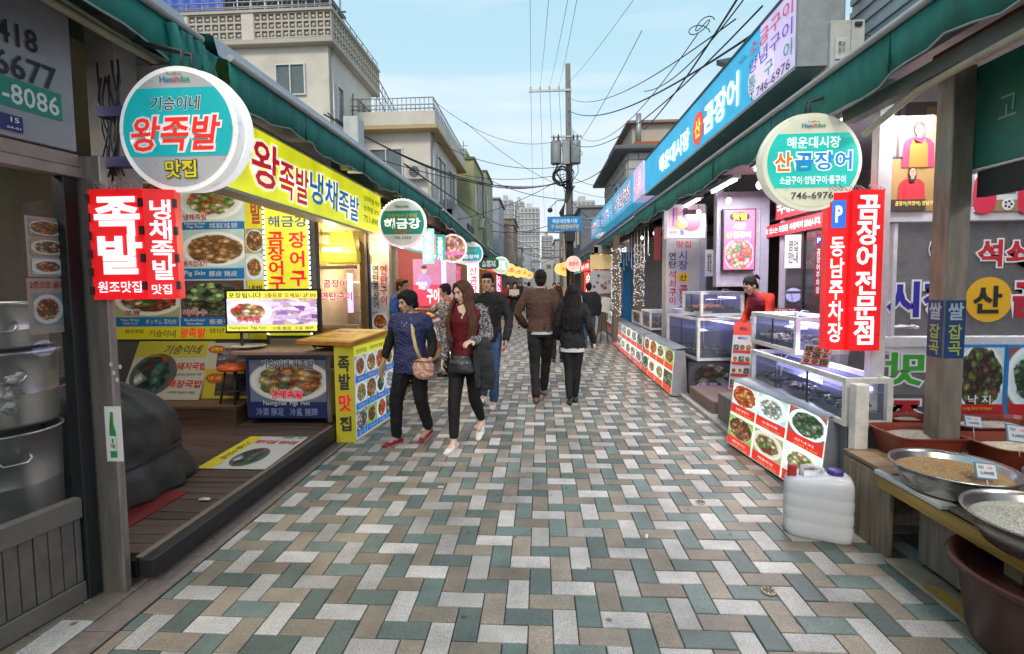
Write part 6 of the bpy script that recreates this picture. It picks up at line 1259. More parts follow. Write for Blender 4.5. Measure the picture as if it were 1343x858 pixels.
# ------------------------------------------------------------------ fish tanks
vio=lit('violet_lamp',(.50,.46,.98),3.2); water=mat('tank_water',(.03,.045,.07),.08,.0,var=.3,nscale=3,spec=.8); wback=mat('tank_back',(.10,.11,.17),.6,dirt=.2)
tg=glass('tank_glass',(.45,.5,.58),.16,.03)
def tank(label,x0,y0,x1,y1,z0,z1,base=None,div=2,fish=14,seed=0,led=True,skew=0,wl=.72,tdark=(.03,.025,.025)):
    t=thing('fish_tank',label,'fish tank',((x0+x1)/2,(y0+y1)/2,z0),'glass seafood tanks'); rr=random.Random(seed); b=.035
    M_=Matrix.Translation(((x0+x1)/2,(y0+y1)/2,0))@Matrix.Rotation(skew,4,'Z')@Matrix.Translation((-(x0+x1)/2,-(y0+y1)/2,0))
    bm=BM()
    for (xa,ya) in ((x0,y0),(x1-b,y0),(x0,y1-b),(x1-b,y1-b)): box(bm,xa,ya,z0,xa+b,ya+b,z1,M=M_)
    for za in (z0,z1-b):
        e=.0015
        box(bm,x0+b,y0+e,za,x1-b,y0+b-e,za+b,M=M_); box(bm,x0+b,y1-b+e,za,x1-b,y1-e,za+b,M=M_); box(bm,x0+e,y0+b,za,x0+b-e,y1-b,za+b,M=M_); box(bm,x1-b+e,y0+b,za,x1-e,y1-b,za+b,M=M_)
    mk('frame',bm,cfr,t)
    bm=BM(); poly(bm,[M_@Vector(q) for q in ((x0+.01,y1-b,z0+b),(x0+.01,y0+b,z0+b),(x0+.01,y0+b,z1-b),(x0+.01,y1-b,z1-b))]); mk('glass_pane',bm,tg,t)
    bm=BM(); poly(bm,[M_@Vector(q) for q in ((x0+b,y0+.01,z0+b),(x1-b,y0+.01,z0+b),(x1-b,y0+.01,z1-b),(x0+b,y0+.01,z1-b))]); mk('glass_pane',bm,tg,t)
    mk('back_panel',box(BM(),x1-.03,y0+b,z0+b,x1-.01,y1-b,z1-b,M=M_),wback,t); mk('far_panel',box(BM(),x0+b,y1-.02,z0+b,x1-b,y1-.012,z1-b,M=M_),wback,t)
    for k in range(1,div+1):
        y=y0+(y1-y0)*k/(div+1); mk('seam',box(BM(),x0+.004,y-.004,z0+b,x0+.016,y+.004,z1-b,M=M_),DARK,t)
    zw=z0+b+(z1-z0-2*b)*wl
    mk('water',box(BM(),x0+.03,y0+.03,z0+b+.002,x1-.04,y1-.03,z0+b+.05,M=M_),water,t)
    bm=BM()
    for k in range(fish):
        x=rr.uniform(x0+.08,x1-.12); y=rr.uniform(y0+.10,y1-.12); a=rr.uniform(0,6.3); L=.10+.06*rr.random(); h=rr.uniform(.008,.04)
        pts=[M_@Vector((x+math.cos(a)*L*(s-.5)+.02*math.sin(s*5+k),y+math.sin(a)*L*(s-.5)+.02*math.cos(s*4+k),z0+b+.06+h)) for s in (0,.2,.45,.7,1)]
        tube(bm,pts,[.004,.018,.022,.014,.004],7)
    mk('fish',bm,mat('fish_%d'%seed,tdark,.3,var=.5,nscale=18),t)['kind']='stuff'
    bm=BM()
    for k in range(int(26*(x1-x0)*(y1-y0)/.6)+8):
        p=M_@Vector((rr.uniform(x0+.06,x1-.10),rr.uniform(y0+.07,y1-.08),z0+b+.05+.02*rr.random())); ellips(bm,p,(.022+.02*rr.random(),.018,.012+.012*rr.random()),7,5)
    mk('shellfish',bm,mat('shellfish_%d'%(seed%3),((.16,.13,.10),(.08,.07,.07),(.25,.20,.15))[seed%3],.45,var=.6,nscale=25),t)['kind']='stuff'
    hx=rr.uniform(x0+.15,x1-.2); hy=rr.uniform(y0+.2,y1-.2); mk('air_hose',tube(BM(),[M_@Vector(q) for q in ((x1-.05,hy+.1,z1+.02),(hx+.1,hy+.05,z1+.03),(hx,hy,z1-.05),(hx-.02,hy+.01,z0+b+.07))],.006,6),mat('hose_pale',(.5,.52,.5),.4),t)
    mk('water_surface',box(BM(),x0+.03,y0+.03,zw,x1-.04,y1-.03,zw+.002,M=M_),glass('water_glass',(.35,.42,.75),.22,.02),t)
    if led: 
        mk('tank_light',box(BM(),x1-.10,y0+.08,z1-.10,x1-.075,y1-.08,z1-.075,M=M_),vio,t)
        lamp('tank_violet_light',((x0+x1)/2,(y0+y1)/2,z1-.06),(.55,.52,1),4.5*(y1-y0),.1)
    if base: mk('base_cabinet',box(BM(),x0+.05,y0+.05,.14,x1-.02,y1-.05,z0-.003,M=M_),base,t)
    return t
bg_=mat('base_grey',(.20,.20,.20),.7,dirt=.4,nscale=6)
tank('long open seafood tank nearest on the right, behind the large lit dish box',2.0,3.24,2.30,4.66,.60,.92,bg_,2,26,1,True)
tank('small upper tank standing behind the long near tank',2.12,4.10,2.55,4.95,.95,1.26,None,1,8,2,True)
tank('lower corner tank with violet light above the seafood hotpot poster',2.06,6.60,2.68,7.75,.50,1.08,bg_,1,20,3,True,skew=.10)
tank('upper corner tank full of orange sea squirts, on top of the corner tank',2.14,6.66,2.74,7.30,1.10,1.43,None,1,30,4,True,skew=.10,tdark=(.40,.13,.04))
tank('small far tank beside the lettered column, nearer of two',2.10,9.3,2.6,10.1,.66,1.02,bg_,0,6,5,False); tank('small far tank beside the lettered column, farther of two',2.12,10.3,2.6,11.2,.66,.95,bg_,1,6,6,False)
mk_=mk('white_post',box(BM(),2.22,3.34,.14,2.31,3.41,2.86,bev=.004),wf); tag(mk_,'white square post right of the near tank, under the red P sign','post')
tag(mk('frame_leg',box(BM(),2.0,3.13,.14,2.08,3.20,.90,bev=.004),cfr),'cream upright at the near end of the long tank','post')
t=thing('tank_menu_card','small red and white menu card leaning on top of the near tank','menu card',(2.1,3.6,.93))
Fc=Frame((1.99,3.78,.925),R=(.55,-.83,0),U=(.28,.10,.95)); Fc.rect('card',0,0,.20,.16,ink('card_white',(.6,.6,.62)),t,lift=0,th=.004)
for r in range(3):
    for c in range(3): Fc.rect('dish_photo',.01+c*.062,.015+r*.048,.066+c*.062,.052+r*.048,dish(('trotters','spicy','noodle')[(r+c)%3],0,70+c,6,1),t,lift=.003); 
for r in range(3): Fc.rect('caption_bar',.01,.005+r*.048,.19,.014+r*.048,RED,t,lift=.003)
t=thing('window_sticker_panel','purple tinted tank window beyond the red sign','panel',(2.3,3.4,.6)) if False else None
# ------------------------------------------------------------------ lit dish boxes on the ground
def dishbox(label,A,B,h,lean,cols,kinds,emit,seed,capc,rows=2,grp='lit dish boxes on the ground',cover=True,caps=None):
    """A far end, B near end on the ground"""
    A=Vector(A);B=Vector(B); U=Vector((lean,0,1)); F=Frame(A,R=(B-A),U=U); L=(B-A).length; H=U.length*h
    t=thing('lit_dish_box',label,'lightbox',((A.x+B.x)/2,(A.y+B.y)/2,0),grp)
    bm=BM(); d=F.N*-.14; q=[A,B,B+U*h,A+U*h]; vs=[bm.verts.new(p) for p in q]+[bm.verts.new(p+d*(1.6 if i<2 else 1)) for i,p in enumerate(q)]
    for ix in ((0,1,2,3),(5,4,7,6),(1,5,6,2),(4,0,3,7),(3,2,6,7),(4,5,1,0)): bm.faces.new([vs[i] for i in ix])
    mk('box_body',bm,sil,t); F.rect('lit_frame',.005,.01,L-.005,H-.005,lit('box_white',(.80,.88,.82),emit*.9),t,lift=.003)
    w=L/cols; hh=H/rows; i=0
    for r in range(rows):
        for c in range(cols):
            u=c*w; v=(rows-1-r)*hh; k=kinds[i%len(kinds)]; i+=1
            F.rect('caption_bar',u+.012,v+.014,u+w-.012,v+hh*.32,lit(capc[0],capc[1],emit*.7),t,lift=.006); F.rect('dish_photo',u+.012,v+hh*.32,u+w-.012,v+hh-.012,dish(k,emit,seed+i,9,1.15 if w>hh*.7 else .9),t,lift=.006)
            if caps: F.text(caps[(i-1)%len(caps)],u+w*.5,v+hh*.20,w*.5,hh*.07,ink('cap_pale',(.85,.75,.70),.4),t,lift=.009); F.text('소 20,000   중 30,000',u+w*.55,v+hh*.10,w*.62,hh*.05,ink('cap_yellow',(.85,.55,.1),.4),t,lift=.009,bold=0)
    if cover:
        bm=BM(); n=14; vs=[]
        for k in range(n+1):
            p=A.lerp(B,k/n)+U*h; wv=.010*math.sin(k*1.3)
            vs.append([bm.verts.new(p+F.N*.008+Vector((0,0,-.012+wv*.5))),bm.verts.new(p+Vector((0,0,.012))),bm.verts.new(p+d*.9+Vector((0,0,.045+wv))),bm.verts.new(p+d*1.15+Vector((0,0,.05)))])
        vs2=[bm.verts.new(B+U*h+Vector((0,-.02,-.01))+F.N*.008),bm.verts.new(B+U*h+d*1.15+Vector((0,-.02,-.07)))]
        for k in range(n):
            for j in range(3): f=bm.faces.new((vs[k][j],vs[k+1][j],vs[k+1][j+1],vs[k][j+1])); f.smooth=True
        mk('silver_cover',bm,sil,t)
    return t
dishbox('large lit box of six dish photographs on the ground before the near tank, right',(1.79,4.66,.02),(1.915,3.36,.02),.60,.10,3,['spicy','white','greens','squid','cabbage','salad'],.62,10,('cap_red',(.75,.03,.02)),caps=['양념 곰장어','오징어회','산낙지','꼼장어','해물파전','멍게회'])
dishbox('lit box of eight small dish photographs with a grey end, behind the large one',(1.80,8.55,.02),(1.79,6.62,.02),.62,.07,4,['trotters','spicy','cabbage','squid','greens','cold','salad','noodle'],.62,24,('cap_orange',(.80,.08,.02)))
dishbox('faded pink lit box of dish photographs, second behind the large one',(1.84,11.0,.02),(1.80,8.62,.02),.62,.07,4,['white','cold','white','broth'],.6,40,('cap_pinkred',(.85,.12,.10)))
dishbox('pale lit box of dish photographs, farthest of the row by the far tanks',(1.90,12.5,.02),(1.85,11.1,.02),.62,.07,2,['white','broth'],.6,50,('cap_pinkred',(.85,.12,.10)))
# hot pot poster under the corner tank
t=thing('hotpot_poster','dark poster of a seafood hotpot with violet letters on the tank base','poster',(2.3,6.5,.1))
FQ=Frame((1.97,6.46,0),R=(.995,.1,0)); FQ.rect('sheet',0,.08,.66,.50,ink('poster_dark',(.03,.03,.035)),t,lift=0,th=.01); FQ.rect('dish_photo',.01,.13,.65,.49,food('hotpot',(.04,.04,.05),(.06,.06,.07),[(.30,.30,.30),(.14,.15,.16),(.42,.40,.36),(.05,.06,.03),(.10,.05,.04)],.05,6,6,1.0),t,lift=.003)
FQ.text('해 물 탕',.34,.175,.44,.09,ink('violet_txt',(.16,.12,.45),.1),t,lift=.007,bold=.03,outline=ink('pale_lilac',(.5,.5,.65)),ow=.04); FQ.text('전화 예약 가능합니다',.16,.10,.28,.025,WHITE,t,lift=.007)
tag(mk('stone_step',box(BM(),1.97,5.55,.0,2.6,6.42,.20,bev=.01),mat('step_pink',(.20,.13,.115),.7,dirt=.25)),'low reddish stone step beneath the hotpot poster','step')
tag(mk('grey_cabinet',box(BM(),1.97,4.76,.0,2.5,5.4,.34,bev=.006),mat('cab_brown',(.16,.14,.13),.7,dirt=.3)),'low grey-brown cabinet between the step and the large lit dish box','cabinet')
# tall thin menu board leaning
t=thing('tall_menu_board','tall slim red headed menu board leaning between the tanks','menu board',(2.1,5.6,.34))
p0=atY(955,510,5.45); p1=atY(976,512,5.35); p2=atY(993,430,5.75); Fm=Frame(p0,R=(.93,-.36,0),U=Vector((.10,.12,.70))); Hm=.75; Wm=.20
Fm.rect('board',0,0,Wm,Hm,ink('mb_white',(.52,.50,.50)),t,lift=0,th=.012); Fm.rect('red_head',0,Hm-.14,Wm,Hm,ink('mb_red',(.60,.04,.02),.1),t,lift=.002); Fm.text('메뉴',Wm*.5,Hm-.07,.08,.05,BLACK,t,lift=.005,bold=.04); Fm.text('MENU',Wm*.5,Hm-.175,.10,.03,IB,t,lift=.004)
for r in range(4):
    for c in range(3): Fm.rect('dish_photo',.012+c*.062,.05+r*.13,.068+c*.062,.11+r*.13,dish(('noodle','trotters','spicy')[(r+c)%3],.05,80+r,6,1),t,lift=.004)
    Fm.rect('caption_bar',.01,.015+r*.13,Wm-.01,.045+r*.13,RED,t,lift=.004)
# white cloth / board over the tank edge
bm=BM(); pts=[(2.60,6.55,1.07),(2.95,6.35,.98),(2.95,6.30,.55),(2.85,6.30,.55)]; 
tag(mk('tank_lid_board',box(BM(),2.45,6.1,1.085,2.98,6.56,1.10,M=Matrix.Rotation(0,4,'Z')),wf),'thin white board on the corner tank where the woman works','board')
t=thing('chopping_counter','pale counter with angled side in front of the woman in red','counter',(2.75,6.2,.14)); mk('counter_side',box(BM(),2.66,6.10,.60,2.70,6.54,1.08),wf,t); mk('counter_front',box(BM(),2.70,6.08,.14,3.0,6.12,1.0),wf,t)
# ------------------------------------------------------------------ lettered column and lit picture
t=thing('lettered_column','wide pale column with vertical black red and blue letters and a yellow dot','column',(2.3,8.1,.1))
mk('column_body',box(BM(),2.06,8.0,.1,2.60,8.25,2.78),mat('column_steel',(.50,.49,.50),.4,.3,dirt=.12,nscale=3),t); mk('dark_side',box(BM(),2.605,8.0,.1,2.70,8.3,2.78),lav,t)
FC3=Frame((0,8.0,0)); FC3.tpx('연\n탄',877,331,887,352,BLACK,t,bold=.03,lift=.005); FC3.tpx('석\n쇠\n구\n이',877,355,887,400,ink('crimson',(.50,.015,.03)),t,bold=.03,lift=.005); FC3.tpx('맛집',887,316,906,325,ink('crimson',(.50,.015,.03)),t,bold=.02,lift=.005); FC3.tpx('시\n장',890,329,902,354,ink('indigo',(.07,.06,.28)),t,bold=.03,lift=.005)
u,v=FC3.hit(896,364); FC3.oval('yellow_dot',u,v,.10,.085,ink('disc_gold',(.75,.42,.02)),t,lift=.004); FC3.text('산',u,v,.11,.10,BLACK,t,lift=.008,bold=.03); FC3.tpx('곰\n장\n어',890,374,902,412,ink('crimson',(.50,.015,.03)),t,bold=.03,lift=.005)
t=thing('lit_picture_box','white lit picture of two people in a market, on top of the lettered column','sign',(2.3,7.7,2.25))
FI=Frame((0,7.6,0)); u0,v0,u1,v1=FI.bpx(875,268,925,312); FI.rect('box_body',u0,v0,u1,v1,lit('pic_frame',(.62,.58,.62),.35),t,lift=0,th=.18); FI.rpx('picture_print',877,271,922,300,lit('pic_pink',(.62,.42,.50),.4),t,lift=.004)
FI.rpx('stripe_print',882,273,884.5,297,ink('p_violet',(.25,.10,.4),.3),t,lift=.006); FI.rpx('stripe_print',886,273,888,299,ink('p_rose',(.70,.10,.2),.4),t,lift=.006)
u,v=FI.hit(899,277); FI.oval('coat_print',u+.09,v-.14,.14,.16,ink('p_coat',(.20,.07,.12),.15),t,lift=.006,squared=.7); FI.oval('hair_print',u,v+.0,.045,.05,ink('p_hair2',(.12,.05,.10),.1),t,lift=.008); FI.oval('flower_print',u-.07,v-.2,.11,.07,ink('p_flower',(.85,.25,.12),.6),t,lift=.009); FI.oval('flower_print',u-.04,v-.2,.06,.04,ink('p_flower2',(.9,.6,.1),.6),t,lift=.010)
FI.tpx('해운대 곰장어',878,303,888,307,R2,t,lift=.006); FI.tpx('짚불',892,301,897,308,IB,t,lift=.006,bold=.03); FI.tpx('전통의 맛 해운대시장',901,303,921,307,DKI,t,lift=.006)
tag(mk('side_red_banner',box(BM(),2.0,8.3,1.95,2.05,8.6,2.5),mat('banner_red_dull',(.28,.03,.03),.6)),'dull red banner edge left of the lit market picture','banner')
# purple frame wall and display
t=thing('lavender_shopfront','lavender grey framed shopfront with dark glass doors behind the woman in red','shopfront',(2.9,6.4,.14))
def bxx(n,*d,m=lav): return mk(n,box(BM(),*d),m,t)
bxx('post',2.30,6.44,1.5,2.38,6.55,2.88); bxx('post',2.86,6.44,.14,2.96,6.55,2.88); bxx('lintel',2.38,6.45,2.50,2.86,6.53,2.72); bxx('panel',2.38,6.47,1.50,2.86,6.51,2.50,m=mat('lav_panel',(.42,.38,.46),.5,dirt=.2))
bxx('side_post',2.98,6.1,.14,3.05,6.2,2.88); bxx('side_post',2.98,5.15,.14,3.05,5.25,2.88); bxx('door_head',2.98,5.25,2.12,3.04,6.1,2.18)
FDd=Frame((3.0,0,0),R=(0,-1,0)); 
for k in range(2): FDd.rect('door_glass',-6.08+k*.42,.2,-5.69+k*.42,2.1,glass('dark_door',(.03,.03,.035),.75,.03),t,lift=0); bxx('door_stile',2.985,5.66-k*.42+.0,.15,3.02,5.70-k*.42,2.12,m=blk)
t=thing('red_banner','dark red banner with white letters over the dark glass doors','banner',(3.0,5.7,2.3))
FDd.rect('sheet',-6.25,2.32,-5.25,2.62,ink('banner_deep_red',(.38,.02,.03),.1),t,lift=.05,th=.006); FDd.text('국내산곰장어',-5.75,2.47,.92,.19,WO,t,lift=.056,bold=.03); 
t=thing('red_strip_banner','slanted crimson strip with a white notice line under the dark red banner','banner',(2.9,5.7,2.2))
FDd.rect('sheet',-6.6,2.12,-5.18,2.27,ink('strip_red',(.50,.02,.03),.1),t,lift=.07,th=.006); FDd.text('저희 업소는 모듬을 사용하지 않습니다.',-5.88,2.195,1.3,.075,WO,t,lift=.076,bold=.01)
t=thing('lit_dish_display','tall pink lit menu panel in a dark frame with a dish photo and bright letters','sign',(2.55,6.3,1.7))
FM=Frame((0,6.38,0)); u0,v0,u1,v1=FM.bpx(948,274,991,355); FM.rect('frame',u0,v0,u1,v1,blk,t,lift=0,th=.06); FM.rect('panel',u0+.015,v0+.015,u1-.015,v1-.015,lit('rose_display',(.85,.12,.22),.8),t,lift=.003)
FM.oval('black_patch',(u0+u1)/2,v1-.10,.125,.055,BLACK,t,lift=.006,squared=.8); FM.text('맛집',(u0+u1)/2,v1-.10,.17,.085,lit('neon_yellow',(.9,.85,.05),1),t,lift=.010,bold=.04); FM.text('시장',(u0+u1)/2,v1-.22,.15,.085,W2,t,lift=.008,bold=.03); FM.text('산',u0+.075,v1-.33,.075,.08,lit('neon_yellow',(.9,.85,.05),1),t,lift=.008,bold=.03); FM.text('곰장어',u0+.235,v1-.33,.22,.08,W2,t,lift=.008,bold=.03)
FM.rect('dish_photo',u0+.03,v0+.03,u1-.03,v0+.38,food('neon_dish',(.30,.10,.30),(.45,.30,.45),[(.90,.22,.18),(.95,.40,.30),(.80,.15,.25),(.20,.50,.25),(.9,.5,.5)],.75,5,9,1.0),t,lift=.006)
t=thing('parking_banner','slim maroon banner with white vertical letters and small P squares, left of the red lightbox','banner',(2.7,4.9,1.2))
FK2=Frame((0,4.9,0)); u0,v0,u1,v1=FK2.bpx(1069,310,1086,388)
for k in range(2): 
    a=u0+(u1-u0)*k*.52; b=a+(u1-u0)*.45; FK2.rect('sheet',a,v0,b,v1,ink('maroon',(.22,.02,.03)),t,lift=0,th=.005); FK2.rect('blue_square',a+.003,v1-.08,b-.003,v1,ink('sq_blue',(.03,.05,.3)),t,lift=.002); FK2.text('P',(a+b)/2,v1-.04,.03,.05,WHITE,t,lift=.004); FK2.text('곰\n장\n어\n주\n차\n장',(a+b)/2,(v0+v1)/2-.05,.035,(v1-v0)*.75,WHITE,t,lift=.004)
t=thing('dish_poster','red topped poster of a brown dish on the wall behind the woman in red','poster',(2.9,5.3,.5)); FE2=Frame((0,5.2,0)); FE2.rpx('sheet',1012,404,1046,455,ink('maroon',(.22,.02,.03)),t,lift=0,th=.006); FE2.rpx('dish_photo',1014,415,1044,454,dish('broth',.05,90,7),t,lift=.003); FE2.tpx('산곰장어구이',1016,405,1042,413,WHITE,t,lift=.004)
# ------------------------------------------------------------------ far right stalls: light-wound columns, mussels poster, counters
def led_col(lb,x,y,z0,z1,seed):
    t=thing('light_column',lb,'light column',(x,y,z0),'columns wound with white lights'); rr=random.Random(seed)
    mk('column_core',box(BM(),x-.07,y-.07,.14,x+.07,y+.07,z1+.3),mat('core_brown',(.14,.10,.07),.7),t)
    bm=BM()
    for k in range(300):
        z=rr.uniform(z0,z1); a=rr.uniform(0,2*PI); r=.10+rr.random()*.02; box(bm,-.011,-.005,-.008,.011,.005,.008,M=Matrix.Translation((x+r*math.cos(a),y+r*math.sin(a),z))@Matrix.Rotation(rr.random()*3,4,'Y')@Matrix.Rotation(rr.random()*3,4,'Z'))
    mk('light_string',bm,lit('fairy_white',(.85,.83,.85),.45),t)['kind']='stuff'
q=atY(808,380,11.8); led_col('farther column wrapped in white string lights, left of the blue door',q.x,11.8,.75,2.40,1)
q=atY(838,380,11.0); led_col('nearer column wrapped in white string lights, right of the blue door',q.x,11.0,1.05,2.45,2)
t=thing('blue_door','bright blue panelled door and hanging blue sheet between the light columns','door',(2.2,12.6,.14)); q=atY(818,380,12.6)
mk('door_leaf',box(BM(),q.x-.02,12.6,.14,q.x+.20,12.66,1.95),mat('door_blue',(.01,.17,.42),.5),t); mk('door_leaf',box(BM(),q.x-.30,12.62,.14,q.x-.05,12.66,1.9),mat('door_teal',(.05,.25,.38),.5),t); mk('sheet',box(BM(),q.x-.14,12.5,1.95,q.x+.24,12.56,2.35),MC['door_blue'],t)
for k in range(8): mk('door_batten',box(BM(),q.x-.29,12.6,.7+k*.15,q.x-.06,12.618,.78+k*.15),mat('batten_tan',(.35,.28,.15),.6),t)
# stone tiled back wall of the open lot
t=thing('stone_wall','grey wall of irregular rectangular stones behind the light-wound columns','wall',(3.4,13.4,.14))
mk('wall_body',box(BM(),2.7,13.3,.14,5.5,13.4,3.1),mat('mortar_dark',(.09,.09,.09),.9),t)
rr=random.Random(17); z=.2; stn=mat('wall_stone',(.30,.31,.31),.8,var=.2,nscale=3,dirt=.2)
while z<3.0:
    x=2.72; h=rr.choice((.14,.2,.26))
    while x<4.6:
        w=rr.uniform(.18,.5); mk('stone',box(BM(),x,13.27-rr.random()*.01,z,min(x+w,4.7)-.02,13.3,z+h-.02),stn,t); x+=w
    z+=h
q=atY(786,370,15.2)
t=thing('mussel_poster','grey poster of scattered shellfish under a gold panel, beyond the light-wound columns','poster',(q.x,15.2,1)); FU=Frame((0,15.2,0)); FU.rpx('sheet',774,355,803,385,ink('poster_grey',(.34,.36,.42)),t,lift=0,th=.02); FU.rpx('gold_panel',774,334,806,353,lit('gold_panel',(.55,.42,.20),.25),t,lift=0,th=.02)
bm=BM(); rr=random.Random(3)
for k in range(16): 
    u0,v0=FU.hit(779+rr.random()*20,361+rr.random()*18); FU.oval('shell_print',u0,v0,.05,.045,ink(('shell_a','shell_b','shell_c')[k%3],((.12,.06,.05),(.35,.33,.25),(.25,.10,.08))[k%3]),t,lift=.004+.001*k,n=12)
t=thing('corner_wall','grey post and lintel beside the shellfish poster','wall',(q.x,15.3,0)); mk('post',box(BM(),1.74,15.25,0,1.84,15.4,2.7),CONC,t); mk('lower_wall',box(BM(),1.84,15.25,0,2.8,15.35,1.2),inn,t); mk('lintel',box(BM(),1.74,15.25,2.5,3,15.4,2.75),CONC,t)
stall('open stall with steel counter beside the light-wound columns on the right',1,12.7,15.2,mat('stall_greyr',(.30,.30,.32),.6),mat('pink_counter',(.45,.22,.20),.5),lit('dim_header',(.25,.26,.3),.1),dict(head=[('어묵',W2)],bulbs=2,bc='w',pw=30,cap=RED))
stall('stall with orange glow and red upright sign, beyond the shellfish poster on the right',1,18.2,22.5,mat('stall_orange',(.45,.20,.05),.6),OR,lit('amber_header',(.85,.40,.08),.8),dict(head=[('튀김',R2),('김밥',R2)],bulbs=3,bc='o',pw=90,verts=[(-.35,18.3,.9,2.2,.28,RDL,'곰장어',W2),(-.35,18.6,1.6,2.5,.26,lit('yellow_up',(.85,.65,.1),1.0),'맛집',R2)]))
stall('stall with crimson header and warm bulbs, farther on the right',1,22.6,27.5,mat('stall_brown',(.22,.13,.08),.7),OR,RDL,dict(head=[('순대',W2),('국밥',W2)],bulbs=3,bc='o',pw=80,verts=[(-.2,23,.9,2.1,.35,RDL,'순대',W2)]))
stall('last lit stall of the right row',1,27.6,34,mat('stall_brown',(.22,.13,.08),.7),OR,TL,dict(head=[('분식',W2),('식당',W2)],bulbs=3,bc='w',pw=80))
c=atY(752,346,22); t,F=disc_sign('round pink and red sign under the far right awning',c,.34,lit('pinkish',(.80,.45,.40),.7),rim=lit('pink_rim',(.85,.55,.5),.7)); F.text('곰장어',0,0,.42,.2,R2,t,lift=.024,bold=.04)
for i,(px_,lb) in enumerate(((741,'amber glowing round sign left of the pink one'),(735,'smaller amber glowing round sign left of the other amber one'))):
    c=atY(px_,353,26+i*5); t,F=disc_sign(lb,c,.36,lit('orange_face',(.90,.42,.10),1.0),rim=lit('orange_rim',(.85,.55,.30),.8)); F.text('맛집',0,0,.36,.2,R2,t,lift=.024,bold=.03)
t=thing('easel','small dark easel holding a white menu sheet by the far stall counter','easel',(1.55,13.2,0)); q=atZ(795,438)
for dx,dy in ((-.16,0),(.16,0),(0,.3)): mk('leg',tube(BM(),[(1.62+dx,12.6+dy,0),(1.66,12.65,1.25)],.012,6),DARK,t)
mk('sheet',box(BM(),-.13,-.01,0,.13,.01,.40,M=Matrix.Translation((1.66,12.55,.82))@Matrix.Rotation(-.25,4,'X')@Matrix.Rotation(.25,4,'Y')),mat('sheet_grey',(.5,.5,.5),.7),t)
# utensils hanging
bm=BM()
t=thing('hanging_utensils','row of thin steel ladles hanging from the roof before the stone wall','utensils',(2.3,10.5,2.3))
for k in range(11): y=9.4+k*.33; mk('ladle',tube(BM(),[(2.08,y,2.72),(2.08,y,2.12-.1*(k%3)),(2.10,y,2.08-.1*(k%3))],[.006,.006,.022],6),ALU,t)
mk('hanging_rail',tube(BM(),[(2.08,9.2,2.73),(2.08,13,2.73)],.012,6),DARK,t)
# ------------------------------------------------------------------ grain table
t=thing('grain_table','rough timber table with plank end and yellowed front rail, on the right','table',(2.3,2.5,0))
tw_=wood('table_top',(.13,.10,.075),(.30,.23,.16),1,2); 
for k in range(7): mk('top_plank',box(BM(),1.952+k*.13,.8,.452,1.952+k*.13+.126,3.13,.475,bev=.003),tw_,t)
mk('end_cover',box(BM(),1.94,2.72,.4755,2.9,3.15,.487,bev=.003),wood('end_plank',(.22,.15,.08),(.42,.30,.17),0,1.5),t)
for k in range(9): mk('end_board',box(BM(),1.958+k*.098,3.118,.0,1.958+k*.098+.095,3.14,.448),tw_,t)
for k in range(5): mk('side_board',box(BM(),1.935,2.72+k*.082,.0,1.957,2.72+k*.082+.080,.448,bev=.002),wood('side_plank',(.13,.10,.07),(.27,.21,.14),2,2),t)
mk('front_rail',box(BM(),1.915,.8,.385,1.950,2.80,.450,bev=.004),wood('rail_yellow',(.30,.17,.035),(.50,.31,.07),1,2),t); mk('rail_tape',box(BM(),1.912,2.36,.455,1.99,2.82,.480,bev=.003),ALU,t)
mk('inner_board',box(BM(),2.15,1.9,.0,2.18,2.68,.445),mat('inner_dark',(.04,.035,.03),.8),t); mk('leg',box(BM(),1.97,2.02,0,2.05,2.10,.45),tw_,t); mk('inner_panel',box(BM(),2.02,2.28,.06,2.06,2.62,.40),wood('inner_grey',(.10,.085,.07),(.20,.17,.14),2,2),t)
tag(mk('worn_kerb_edge',box(BM(),1.90,1.3,.002,2.06,2.70,.022,bev=.005),mat('worn_yellow_kerb',(.30,.24,.16),.8,var=.3,nscale=8,dirt=.4)),'worn kerb edge with traces of yellow paint under the grain table','kerb'); tag(mk('yellow_paint',box(BM(),1.915,2.12,.0225,1.985,2.45,.0245),mat('yellow_traces',(.38,.22,.03),.8,dirt=.7,nscale=20)),'worn patch of orange yellow paint on the kerb under the table','paint mark')
def heap(bm,c,r,h,n=32,sq=1,m=6,sx=1,sy=1,tilt=0):
    c=Vector(c); rings=[]
    for j in range(m+1):
        q=j/m; ring=[]
        for k in range(n):
            a=2*PI*k/n; x,y=math.cos(a),math.sin(a)
            if sq!=1: x=math.copysign(abs(x)**sq,x); y=math.copysign(abs(y)**sq,y)
            z=h*(1-q*q)+.004*noise.noise(Vector((x*q*4,y*q*4,c.x*9)))+tilt*x*q
            ring.append(bm.verts.new(c+Vector((x*r*q*sx,y*r*q*sy,z))))
            if j==0: break
        rings.append(ring)
    for k in range(n): f=bm.faces.new((rings[0][0],rings[1][k],rings[1][(k+1)%n])); f.smooth=True
    for j in range(1,m):
        for k in range(n): f=bm.faces.new((rings[j][k],rings[j+1][k],rings[j+1][(k+1)%n],rings[j][(k+1)%n])); f.smooth=True
    return bm
